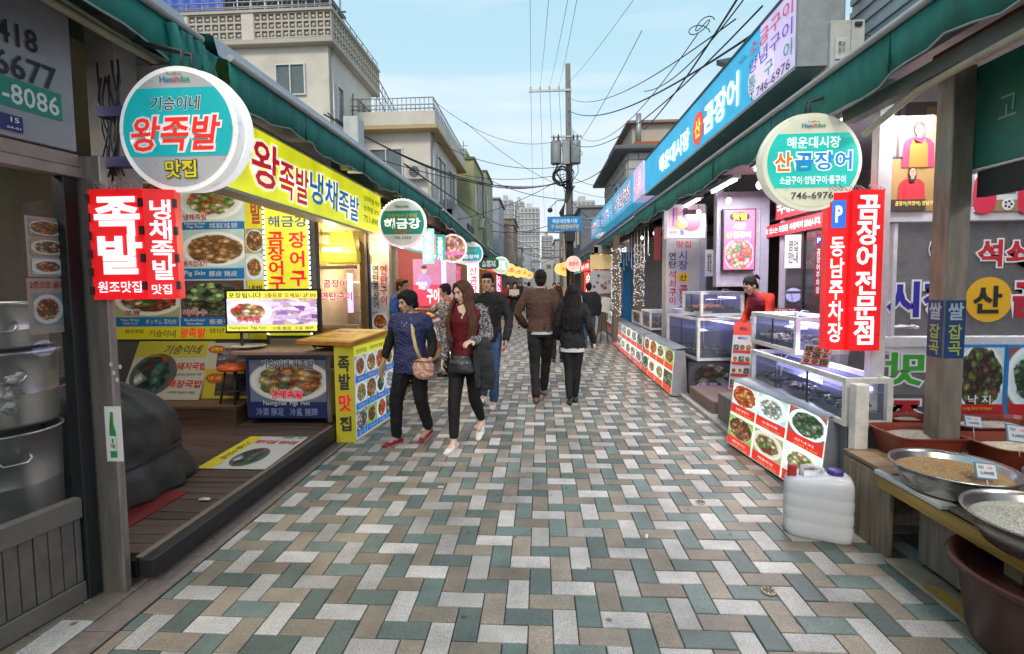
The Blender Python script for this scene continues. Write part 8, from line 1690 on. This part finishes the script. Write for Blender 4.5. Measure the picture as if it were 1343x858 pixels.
def drape(root,Mw,name,rings,m,vox=.009,wr=.012,ws=14):
    b=BM(); loft(b,rings,20); b.transform(Mw); mk(name,fuse(b,vox,2,0,wr,ws,4),m,root)
# 1 ---- older woman in navy lace top
def ex1(root,Mw,j,hm,s):
    b=BM(); pts=[(.075,.06,1.43),(.085,.0,1.465),(.075,-.09,1.40),(.10,-.135,1.25),(.135,-.15,1.10),(.185,-.145,.97)]
    tube(b,pts,.016,6,flat=(.35,1.3)); b.transform(Mw); mk('bag_strap',b,mat('strap_beige',(.48,.36,.20),.6),root)
    b=BM(); ellips(b,(.215,-.145,.87),(.125,.055,.12),20,14); ellips(b,(.215,-.145,.82),(.115,.06,.08),18,12); b.transform(Mw); mk('shoulder_bag',fuse(b,.009,2,0,.01,12,2),pattern_cloth('bag_snake',(.42,.20,.15),(.60,.42,.34),14),root)
    b=BM(); tube(b,[(.11,-.17,.95),(.215,-.205,.965),(.32,-.17,.95)],.006,6); b.transform(Mw); mk('bag_zip',b,mat('zip_gold',(.5,.35,.15),.35,.8),root)
    b=BM(); tube(b,[(-.05,-.055,1.44),(-.03,-.12,1.36),(0,-.135,1.33),(.03,-.12,1.36),(.05,-.055,1.44)],.0025,5); ellips(b,(0,-.137,1.325),(.008,.004,.010),8,6); b.transform(Mw); mk('necklace',b,mat('silver',(.7,.7,.7),.25,1),root)
person('short-haired woman in a navy lace top with pink-laced trainers and beige crossbody strap',(-1.27,4.66),-14,1.50,
    dict(anR=(-.12,-.13,.085),knR=(-.12,-.12,.48),anL=(.11,.16,.115),knL=(.10,.01,.49),tiltL=.25,elR=(-.27,.02,1.12),wrR=(-.30,-.06,.88),elL=(.235,.05,1.12),wrL=(.26,-.09,.93),nR=(.6,-.5,0),curlR=.35,ftR=(-.35,-1,0),ftL=(-.1,-1,0),head=(-.012,-.03,1.57)),
    None,'b',('shortf',HB),True,(-.55,.20,-.05),[('blouse',stripe_knit('navy_lace',(.006,.008,.035),(.030,.040,.15)),.030,.79,.35,0,.010),('sleeves',BLKC,.014,1.10,1.62,.022,-.004)],(BLKC,.016,.9),('lace',mat('shoe_pinkblack',(.22,.02,.04),.7,var=.8,nscale=22),mat('sole_pink',(.60,.22,.26),.6)),extra=ex1,wide=1.07,lips=LIP)
# 2 ---- young woman, maroon blouse
def ex2(root,Mw,j,hm,s):
    JK=cloth('jacket_dark_grey',(.030,.032,.036),.8)
    drape(root,Mw,'draped_jacket',[(.235,-.10,.60,.075,.035),(.245,-.11,.72,.095,.05),(.235,-.12,.85,.10,.06),(.215,-.12,.98,.095,.07),(.20,-.10,1.08,.09,.075),(.195,-.08,1.13,.06,.06)],JK)
    drape(root,Mw,'jacket_sleeve',[(.17,-.16,.62,.03,.02),(.165,-.165,.80,.045,.03),(.16,-.15,1.0,.05,.035)],JK)
    bag=mat('bag_black_leather',(.022,.024,.027),.38,var=.2,bump=.3,bscale=25)
    b=BM(); loft(b,[(.015,-.19,.775,.115,.030),(.01,-.195,.80,.135,.045),(.0,-.19,.88,.125,.045),(-.005,-.18,.955,.10,.025)],20); b.transform(Mw); mk('handbag',fuse(b,.009,2,0,.008,12,1),bag,root)
    b=BM(); tube(b,[(-.095,-.19,.95),(-.13,-.15,1.12),(-.135,-.06,1.36),(-.12,.02,1.41)],.007,6); b.transform(Mw); mk('handbag_strap',b,bag,root)
    b=BM(); tube(b,[(-.10,-.205,1.0),(-.10,-.21,.93)],.009,6); b.transform(Mw); mk('buckle',b,MC['silver'],root)
    b=BM(); poly(b,[(-.058,-.092,1.435),(.0,-.134,1.31),(.058,-.092,1.435),(0,-.085,1.46)]); b.transform(Mw); mk('neckline_skin',b,SKIN['c'],root)
person('young woman with long chestnut hair, maroon blouse, patterned cardigan and a jacket over her arm',(-.715,4.62),-8,1.60,
    dict(anR=(-.075,-.22,.085),knR=(-.085,-.15,.485),anL=(.085,.28,.17),knL=(.065,.06,.475),tiltL=.55,ftR=(-.15,-1,0),ftL=(0,-1,0),elL=(.225,.03,1.12),wrL=(.13,-.19,1.10),nL=(0,.3,-1),curlL=.6,elR=(-.215,.01,1.13),wrR=(-.215,-.09,.90),head=(-.02,-.03,1.57)),
    None,'c',('long',HR,.36),True,(-.50,.22,-.12),[('blouse',cloth('maroon_blouse',(.105,.006,.012),.65,.2),.014,.76,.0,-.012,0),('cardigan',pattern_cloth('cardigan_pattern',(.018,.018,.02),(.42,.40,.40),42),.020,.98,1.93,.028,.010)],(BLKL,.010,.86),('slip',WS,SOLEW),lips=LIP,extra=ex2)
# 3 ---- man with glasses
def ex3(root,Mw,j,hm,s):
    b=BM(); fm=hm
    for q in (1,-1): tube(b,[fm@Vector((q*.031+.021*math.cos(a*PI/7),-.092,.008+.016*math.sin(a*PI/7))) for a in range(15)],.0016,5,cap=False); tube(b,[fm@Vector((q*.052,-.090,.012)),fm@Vector((q*.076,.0,.008))],.0016,5)
    tube(b,[fm@Vector((-.010,-.093,.010)),fm@Vector((.010,-.093,.010))],.0016,5); b.transform(Mw); mk('glasses',b,mat('glasses_frame',(.10,.09,.08),.3,.6),root)
    b=BM(); w=Vector(j['wrL']); box(b,w.x-.035,w.y-.045,w.z-.14,w.x-.022,w.y+.03,w.z-.03,bev=.003); b.transform(Mw); mk('phone',b,mat('phone_wine',(.18,.02,.03),.3),root)
    F=Frame(Mw@Vector((-.06,-.146,1.20)),R=Mw.to_3x3()@Vector((1,0,0))); F.text('NEW\nYORK',.055,.03,.10,.10,ink('tee_print',(.30,.30,.32)),root,lift=.006)
person('man with glasses, black jacket and blue jeans walking behind the young woman in maroon',(-.66,6.12),-4,1.70,
    dict(anR=(-.09,.14,.11),knR=(-.09,0,.49),anL=(.08,-.10,.085),knL=(.09,-.08,.49),elL=(.265,.05,1.11),wrL=(.245,-.05,.86),nL=(-1,0,0)),
    None,'b',('short',HB),False,(.08,-.02,0),[('tee',cloth('tee_black',(.012,.012,.013)),.012,.84,.0,-.018,-.01),('jacket',cloth('jacket_black',(.018,.018,.020),.7,.3),.019,.84,1.95,.022,.008)],(JEANS,.014,.97),('slip',WS,SOLEW),extra=ex3)
# 4 ---- man from behind, brown sweater
def ex4(root,Mw,j,hm,s):
    b=BM(); tube(b,[(.06*math.cos(a*PI/8),.012+.060*math.sin(a*PI/8),1.475) for a in range(17)],.012,6); b.transform(Mw); mk('shirt_collar',b,mat('collar_grey',(.35,.33,.36),.8),root)
    b=BM(); loft(b,[(0,0,.875,.168,.132),(0,0,.91,.170,.134)],24); b.transform(Mw); mk('shirt_hem',b,mat('hem_white',(.50,.50,.52),.8),root)
person('man seen from behind in a brown sweater, dark trousers and tan shoes',(.015,6.42),182,1.74,
    dict(anR=(-.05,-.30,.085),knR=(-.08,-.22,.49),anL=(.07,.15,.085),knL=(.08,.02,.49),elR=(-.235,.06,1.12),wrR=(-.16,-.12,.93),elL=(.30,.02,1.14),wrL=(.19,-.16,.96),ftR=(0,-1,0),ftL=(0,-1,0)),
    None,'b',('short',HB),False,(0,.03,0),[('sweater',cloth('brown_knit',(.085,.048,.036),.95,.5,160),.017,.90,1.95,0,.006)],(cloth('trousers_black',(.016,.016,.018)),.014,.97),('slip',mat('shoe_tan',(.20,.07,.03),.45),SOLEB),face=False,extra=ex4)
# 5 ---- woman from behind, long black hair
def ex5(root,Mw,j,hm,s):
    b=BM(); loft(b,[(0,0,.745,.176,.134),(0,0,.80,.176,.134)],24); b.transform(Mw); mk('white_hem',b,mat('hem_white',(.50,.50,.52),.8),root)
person('woman seen from behind with long black hair and a white-hemmed black jacket',(.43,6.30),176,1.545,
    dict(anR=(-.035,-.02,.085),knR=(-.06,-.02,.49),anL=(.045,.14,.085),knL=(.055,.03,.49),elR=(-.235,.04,1.12),wrR=(-.30,-.05,.88),elL=(.22,.0,1.12),wrL=(.21,-.12,.92)),
    None,'c',('long',HB,.38,False),True,(0,.05,0),[('jacket',cloth('jacket_black2',(.015,.015,.017),.8,.3),.018,.79,1.98,0,.006)],(BLKL,.011,.95),('slip',SBLK,SOLEB),face=False,extra=ex5)
# 6 ---- vendor in a vest, profile
person('stallholder with brown hair in a dark vest over blue sleeves, standing by the orange counter',(-2.13,7.38,.0),70,1.66,
    dict(elR=(-.24,-.02,1.12),wrR=(-.2,-.2,.98)),None,'b',('short',HG),False,(.2,.1,0),[('shirt',cloth('shirt_blue',(.03,.10,.36)),.022,.86,.75,0,0),('vest',cloth('vest_dark',(.035,.030,.024),.6,.4),.036,.84,.0,0,.004)],(cloth('trousers_olive',(.06,.055,.04)),.02,.97),('slip',SBLK,SOLEB),vox=.012)
# 7 ---- customer in a patterned blouse
person('customer in a navy patterned blouse reaching over the counter behind the walking women',(-1.60,8.15,0),-75,1.57,
    dict(elR=(-.20,-.22,1.22),wrR=(-.12,-.46,1.24),nR=(0,0,-1)),None,'b',('shortf',HB),True,(0,.1,0),[('blouse',pattern_cloth('blouse_white_navy',(.02,.025,.06),(.55,.55,.58),26),.026,.80,1.1,0,0),('orange_vest',cloth('vest_orange',(.55,.14,.04)),.022,1.15,.2,.01,0)],(BLKC,.016,.97),('slip',SBLK,SOLEB),vox=.012)
# 8 ---- far woman with white bag
def ex8(root,Mw,j,hm,s):
    b=BM(); box(b,-.20,-.26,1.17,.17,-.17,1.43,bev=.02); b.transform(Mw); mk('white_bag',b,cloth('bag_offwhite',(.52,.48,.40)),root)
person('woman in a long black coat and jeans hugging a white bag, far up the lane',(-.87,17.2),0,1.64,
    dict(elR=(-.24,-.05,1.15),wrR=(-.12,-.22,1.20),elL=(.24,-.05,1.15),wrL=(.12,-.22,1.20),anR=(-.14,-.05,.1),anL=(.14,.08,.1),knR=(-.11,-.03,.49),knL=(.12,0,.49)),None,'a',('shortf',HB),True,(.3,.1,0),[('coat',BLKC,.045,.60,1.95,0,.01)],(JEANS,.01,.95),('slip',SBLK,SOLEB),vox=.017,far=True,extra=ex8)
# 9+ ---- people farther up
person('man in dark jacket and jeans seen from behind, far on the right',(1.20,11.8),170,1.58,dict(elR=(-.26,.02,1.12),anL=(.09,.15,.085)),None,'b',('short',HB),False,(0,0,0),[('jacket',cloth('jacket_navyblack',(.016,.018,.026)),.04,.84,1.98,0,.01)],(JEANS,.014,.97),('slip',SBLK,SOLEB),vox=.015,far=True,face=False)
person('woman with dark hair and a black coat between the walking couple, farther up the lane',(.36,9.6),180,1.52,{},None,'c',('long',HD,.22,False),True,(.4,0,0),[('coat',BLKC,.04,.7,1.95,0,.01)],(BLKC,.012,.97),('slip',SBLK,SOLEB),vox=.015,far=True,face=False)
person('person in a white jacket just left of the long haired woman, farther up the lane',(.80,11.6),178,1.53,{},None,'a',('shortf',HB),True,(-.4,0,0),[('jacket',cloth('jacket_white',(.50,.48,.46)),.036,.82,1.95,0,.01)],(JEANS,.014,.97),('slip',WS,SOLEW),vox=.015,far=True,face=False)
farp=[(-1.55,16.0,0,1.55,'passer-by in a dark coat near the fairy-light sign on the left',BLKC,HB),(-1.25,19.5,0,1.62,'far passer-by in a dark red jacket on the left of the lane',cloth('jk_red',(.20,.02,.03)),HB),(-.45,21,180,1.66,'far passer-by in a grey coat walking away, left of the brown sweater',cloth('jk_grey',(.10,.10,.11)),HB),
(.62,20,0,1.60,'far passer-by in a navy jacket near the middle right of the lane',cloth('jk_navy',(.02,.03,.09)),HD),(-.75,26,10,1.66,'tiny distant person in black at the left of the lane end',BLKC,HB),(.2,28,180,1.70,'tiny distant person in brown at the middle of the lane end',cloth('jk_brown',(.12,.07,.04)),HB),(1.0,25,0,1.62,'tiny distant person in beige at the right of the lane end',cloth('jk_beige',(.35,.28,.2)),HD),(-1.3,33,0,1.7,'farthest person by the last left stall',BLKC,HB),(1.3,33,180,1.65,'farthest person by the last right stall',BLKC,HB)]
for i,(x,y,dg_,H,lb,jm,hm_) in enumerate(farp):
    person(lb,(x,y),dg_,H,dict(anL=(.09,.12,.09),anR=(-.09,-.10,.09)),None,'a',('shortf' if i%2 else 'short',hm_),bool(i%2),(0,0,0),[('jacket',jm,.035,.80,1.95,0,.01)],(JEANS if i%2 else BLKC,.014,.97),('slip',SBLK,SOLEB),vox=.024,far=True,face=(dg_<90),group='people far up the lane')
# woman in red working at the tanks
person('woman in a red jacket with tied dark hair bending over the tanks on the right',(2.78,5.98,.14),-72,1.50,
    dict(elR=(-.20,-.22,1.12),wrR=(-.10,-.40,1.02),elL=(.20,-.24,1.12),wrL=(.10,-.42,1.02),nR=(0,0,-1),nL=(0,0,-1),head=(0,-.10,1.55),neck=(0,-.03,1.44)),None,'b',('ponytail',HB),True,(-.1,.55,0),[('jacket',cloth('jacket_vermilion',(.50,.03,.013),.8,.4),.014,.72,1.93,0,.01),('apron',cloth('apron_maroon',(.16,.012,.03),.6),.020,.72,0,-.045,-.03)],(BLKC,.02,.97),('slip',SBLK,SOLEB),vox=.010,lean=.42)
bm=BM(); rr=random.Random(2)
for i in range(11): ellips(bm,(-2.62+rr.uniform(-.02,.03),2.22+rr.uniform(-.02,.02),1.13-i*.017),(.022+.012*rr.random(),.02,.022),8,6)
tag(mk('cloth',fuse(bm,.006,2,0,.02,22,3),mat('rag_white',(.30,.29,.28),.9,bump=.4,bscale=30)),'crumpled white cloth tied to the handle of the middle steel pot','cloth')
bpy.data.scenes.remove(TS)
# ================================================================== UTILITY POLE, CABLES, HANGING BLUE SIGN
t=thing('utility_pole','tall concrete utility pole with transformers, coiled cables and a long crossarm','utility pole',(1.50,24,0))
mk('pole_shaft',tube(BM(),[(1.56,24,0),(1.50,24,6),(1.44,24,12.1)],[.20,.165,.12],16),mat('pole_concrete',(.19,.19,.18),.85,dirt=.2),t)
mk('crossarm',box(BM(),-.45,23.84,10.80,1.60,23.92,10.90),galv,t); mk('crossarm',box(BM(),.6,23.84,8.62,2.1,23.92,8.70),galv,t)
mk('lamp_arm',tube(BM(),[(1.5,23.9,3.95+.1),(-.9,23.9,4.15)],.04,8),galv,t)
trm=mat('transformer_grey',(.30,.33,.34),.5,.2,dirt=.25)
for i,x in enumerate((.85,1.78)):
    o=mk('transformer',lathe(BM(),[(0,0),(.24,.0),(.26,.04),(.26,1.0),(.24,1.08),(.10,1.12),(0,1.12)],(x,23.85,7.35),20),trm,t)
    for k in (-.1,.1): q=mk('bushing',lathe(BM(),[(.03,0),(.06,.05),(.03,.1),(.06,.15),(.03,.2),(.02,.3)],(x+k,23.85,8.45),8),mat('bushing_brown',(.10,.04,.02),.3),None); q.parent=o
mk('meter_box',box(BM(),1.15,23.65,7.3,1.5,23.85,8.5,bev=.02),trm,t)
rr=random.Random(41)
for k in range(7):
    R_=.34+.05*rr.random(); c=Vector((1.10+rr.uniform(-.12,.12),23.7,6.78+rr.uniform(-.1,.1))); mk('cable_coil',tube(BM(),[(c.x+R_*math.cos(a*PI/10)*(1+.1*math.sin(a+k)),c.y+.02*k,c.z+R_*1.05*math.sin(a*PI/10)) for a in range(21)],.028,6,cap=False),CABLE,t)
for k in range(12):
    x=.55+rr.random()*1.4; pts=[(x,23.75,8.9-rr.random()),(x+rr.uniform(-.3,.3),23.7,7.8),(x+rr.uniform(-.5,.4),23.7,6.9),(1.45+rr.uniform(-.2,.1),23.8,6.0)]; mk('drop_cable',tube(BM(),pts,.018,5),CABLE,t)
for k in range(6):
    pts=[(1.35+.08*k,23.8,6.3),(1.2+.06*k-.1*k,23.75,5.0),(1.28+.07*k,23.8,3.6),(1.4+.05*k,23.85,1.2)]; mk('drop_cable',tube(BM(),pts,.03,5),CABLE,t)
mk('conduit_box',box(BM(),1.25,23.65,3.6,1.75,23.82,4.9,bev=.02),DARK,t); mk('ball_camera',lathe(BM(),[(0,-.13),(.10,-.09),(.13,0),(.10,.08),(0,.12)],(.55,23.8,5.15),14),DARK,t); mk('camera_arm',tube(BM(),[(.55,23.8,5.25),(.9,23.8,5.6),(1.45,23.9,5.6)],.02,6),DARK,t)
for x in (-.35,.1,.55,1.0): mk('insulator',lathe(BM(),[(.02,0),(.05,.04),(.03,.08),(.05,.12),(.02,.16)],(x,23.88,10.9),8),mat('insulator_white',(.5,.5,.48),.3),t)
t=thing('hanging_blue_sign','small blue sign with white and gold letters hung in front of the utility pole','sign',(.8,15,3.2))
F=Frame((0,15,0)); u0,v0,u1,v1=F.bpx(718,284,764,303); F.rect('board',u0,v0,u1,v1,mat('board_blue',(.02,.20,.45),.45,emit=.08),t,lift=0,th=.08); F.text('해운대전통시장',(u0+u1)/2,v1-.14,(u1-u0)*.72,.13,ink('blue_white',(.6,.75,.85),.2),t,lift=.006,bold=.02); F.text('구 속시원한대구탕',(u0+u1)/2,v0+.13,(u1-u0)*.80,.13,ink('blue_gold',(.75,.52,.12),.2),t,lift=.006,bold=.02)
mk('bracket',tube(tube(BM(),[(u1,15.04,v1-.08),(2.2,15.04,v1-.05)],.02,6),[(u1,15.04,v0+.08),(2.2,15.04,v0+.10)],.02,6),galv,t)
rr=random.Random(77); LBL=[]
def cable(label,A,B,sag=.5,r=.012,n=22,grp='overhead cables',wob=0,name='overhead_cable'):
    A,B=Vector(A),Vector(B); pts=[]
    for k in range(n+1):
        q=k/n; p=A.lerp(B,q); p.z-=sag*4*q*(1-q); 
        if wob: p+=Vector((wob*math.sin(k*1.7),0,wob*math.cos(k*2.3)))
        pts.append(p)
    tag(mk(name,tube(BM(),pts,r,5),CABLE),label,'cable',grp)
P=Vector((1.42,23.9,6.6)); ct='overhead cable'
# from the left houses to the pole
cable('thick black cable sagging from the terrace house corner to the pole coils',atY(425,150,11.0),P,.9,.020); cable('second black cable twisted along the thick one from the left to the pole',atY(440,156,11.5),P+Vector((0,0,.1)),1.0,.020)
cable('thin cable running level from the white junction box to the pole',atY(470,200,13),P+Vector((0,0,-.1)),.5,.014); cable('thin cable from the olive flats to the pole, lower pair',atY(600,228,28.5),P+Vector((0,0,.3)),.3,.016); cable('thin cable from the olive flats to the pole, upper pair',atY(560,180,21),P+Vector((0,0,.7)),.6,.014)
cable('very thin cable crossing high from the roof of the terrace house to the pole',atY(566,130,20.4),P+Vector((0,0,2)),.9,.010); cable('lowest thin cable climbing from the left awnings to the pole',atY(590,290,20),P+Vector((-.1,0,.2)),.3,.014)
cable('dark cable following the left awning edge towards the olive flats',atY(530,215,11),atY(700,305,40),.5,.02); cable('thin cable over the lane from the left roofs to the far houses',atY(610,160,24),atY(800,260,30),.8,.012)
# from the right big sign to the pole / across the sky
cable('thick black cable running down to the roofs behind the long blue sign',atY(985,-30,6.0),atY(845,170,15),.15,.016); cable('thick looped cable from the right top of the picture to the left house',atY(1010,30,6.2),atY(745,145,24),.6,.017)
cable('cable beside the thick looped one, slightly higher',atY(965,25,6.6),atY(745,128,24),.55,.010); cable('thin cable beneath the thick looped one, slack',atY(915,45,7.4),atY(745,160,24),1.2,.008)
cable('very thin cable rising from the pole top to the upper right',atY(745,110,24),atY(845,-20,12),.1,.007); cable('very thin cable far right across the sky',atY(750,200,24),atY(842,40,14),.2,.010)
for i,(x0,x1,lb) in enumerate(((695,697,'vertical looking wire running overhead to the left end of the crossarm'),(722,712,'vertical looking wire running overhead to the middle of the crossarm'),(750,728,'vertical looking wire running overhead to the right part of the crossarm'),(762,741,'wire running overhead to the pole side of the crossarm'))):
    a=atY(x0,-30,9.5); b=Vector((-.35+i*.45,23.9,11.05)); cable(lb,a,b,.15,.006)
    c=atY(x1+3,300,70); cable('wire leading on beyond the crossarm over the far lane, number %s from the left'%('one','two','three','four')[i],b,c,1.0,.010)
# loop of slack near the blue sign
pts=[]; c=atY(920,35,8.0)
for k in range(26): a=k*.5; pts.append(c+Vector((.15*math.cos(a)*(1-.25*math.sin(a*.4)),.012*k-.15,.08*math.sin(a*1.3)+.02*math.cos(a))))
tag(mk('cable_loop',tube(BM(),pts,.008,5),CABLE),'knotted loop of slack black cable hanging in the sky left of the blue sign','cable')
# junction box on the left awning
t=thing('junction_box','white cable junction box standing on the left awning roof','electrical box',(-2.0,5.9,3.15)); q=atY(461,170,5.7); mk('box_body',box(BM(),q.x-.10,5.7,q.z-.17,q.x+.08,5.9,q.z+.16,bev=.008),mat('unit_white',(.50,.50,.48),.5,dirt=.2),t); mk('stub_mast',tube(BM(),[(q.x-.02,5.8,q.z+.16),(q.x-.01,5.8,q.z+.45)],.008,5),DARK,t); mk('foot',box(BM(),q.x-.06,5.72,q.z-.40,q.x+.04,5.88,q.z-.17),DARK,t)
# knots of cable over the far lane
for i in range(9):
    y=34+i*6; a=Vector((-2.5-rr.random(),y,4.5+rr.random()*2.5)); b=Vector((2.6,y+rr.uniform(-4,4),4.2+rr.random()*2.5)); cable('thin cable strung across the far end of the lane, %s crossing'%('first','second','third','fourth','fifth','sixth','seventh','eighth','ninth')[i],a,b,.5+rr.random()*.4,.022,14)
# left awning fittings: clutter between signs
rr=random.Random(55)
t=thing('awning_wiring','tangle of coloured wires and brackets under the left awning past the yellow sign','wiring',(-2.2,7.6,2.7))
for k in range(22): p=Vector((-2.25+rr.uniform(-.15,.2),7.25+rr.random()*1.2,2.8)); mk('wire',tube(BM(),[p+Vector((rr.uniform(-.12,.12),rr.uniform(-.2,.2),-j_*.09)) for j_ in range(5)],.008,4),(CABLE,MC['wire_grey'],mat('wire_red',(.35,.05,.03),.5),cond)[k%4],t)

for i,(a,b,c,d,y1,y2,sg,r,lb) in enumerate(((1000,8,742,182,6.0,24,.9,.012,'slack black cable below the looped pair on the right of the sky'),(975,0,845,120,6.3,12,.25,.010,'short dark cable crossing the knotted loop'),(430,148,470,172,10.5,13,.12,.016,'short black cable bunched at the corner of the terrace house'),(640,235,745,262,30,24,.25,.018,'black cable climbing from the grey panelled block to the pole'),(745,240,800,215,24,17,.2,.016,'black cable from the pole coils to the tiled house'),(748,262,790,300,24,20,.1,.014,'thin cable dropping from the pole to the second blue sign'),(748,230,850,225,24,16.6,.5,.012,'long thin cable from the pole to the rooftop room'))):
    cable(lb,atY(a,b,y1),atY(c,d,y2),sg,r)
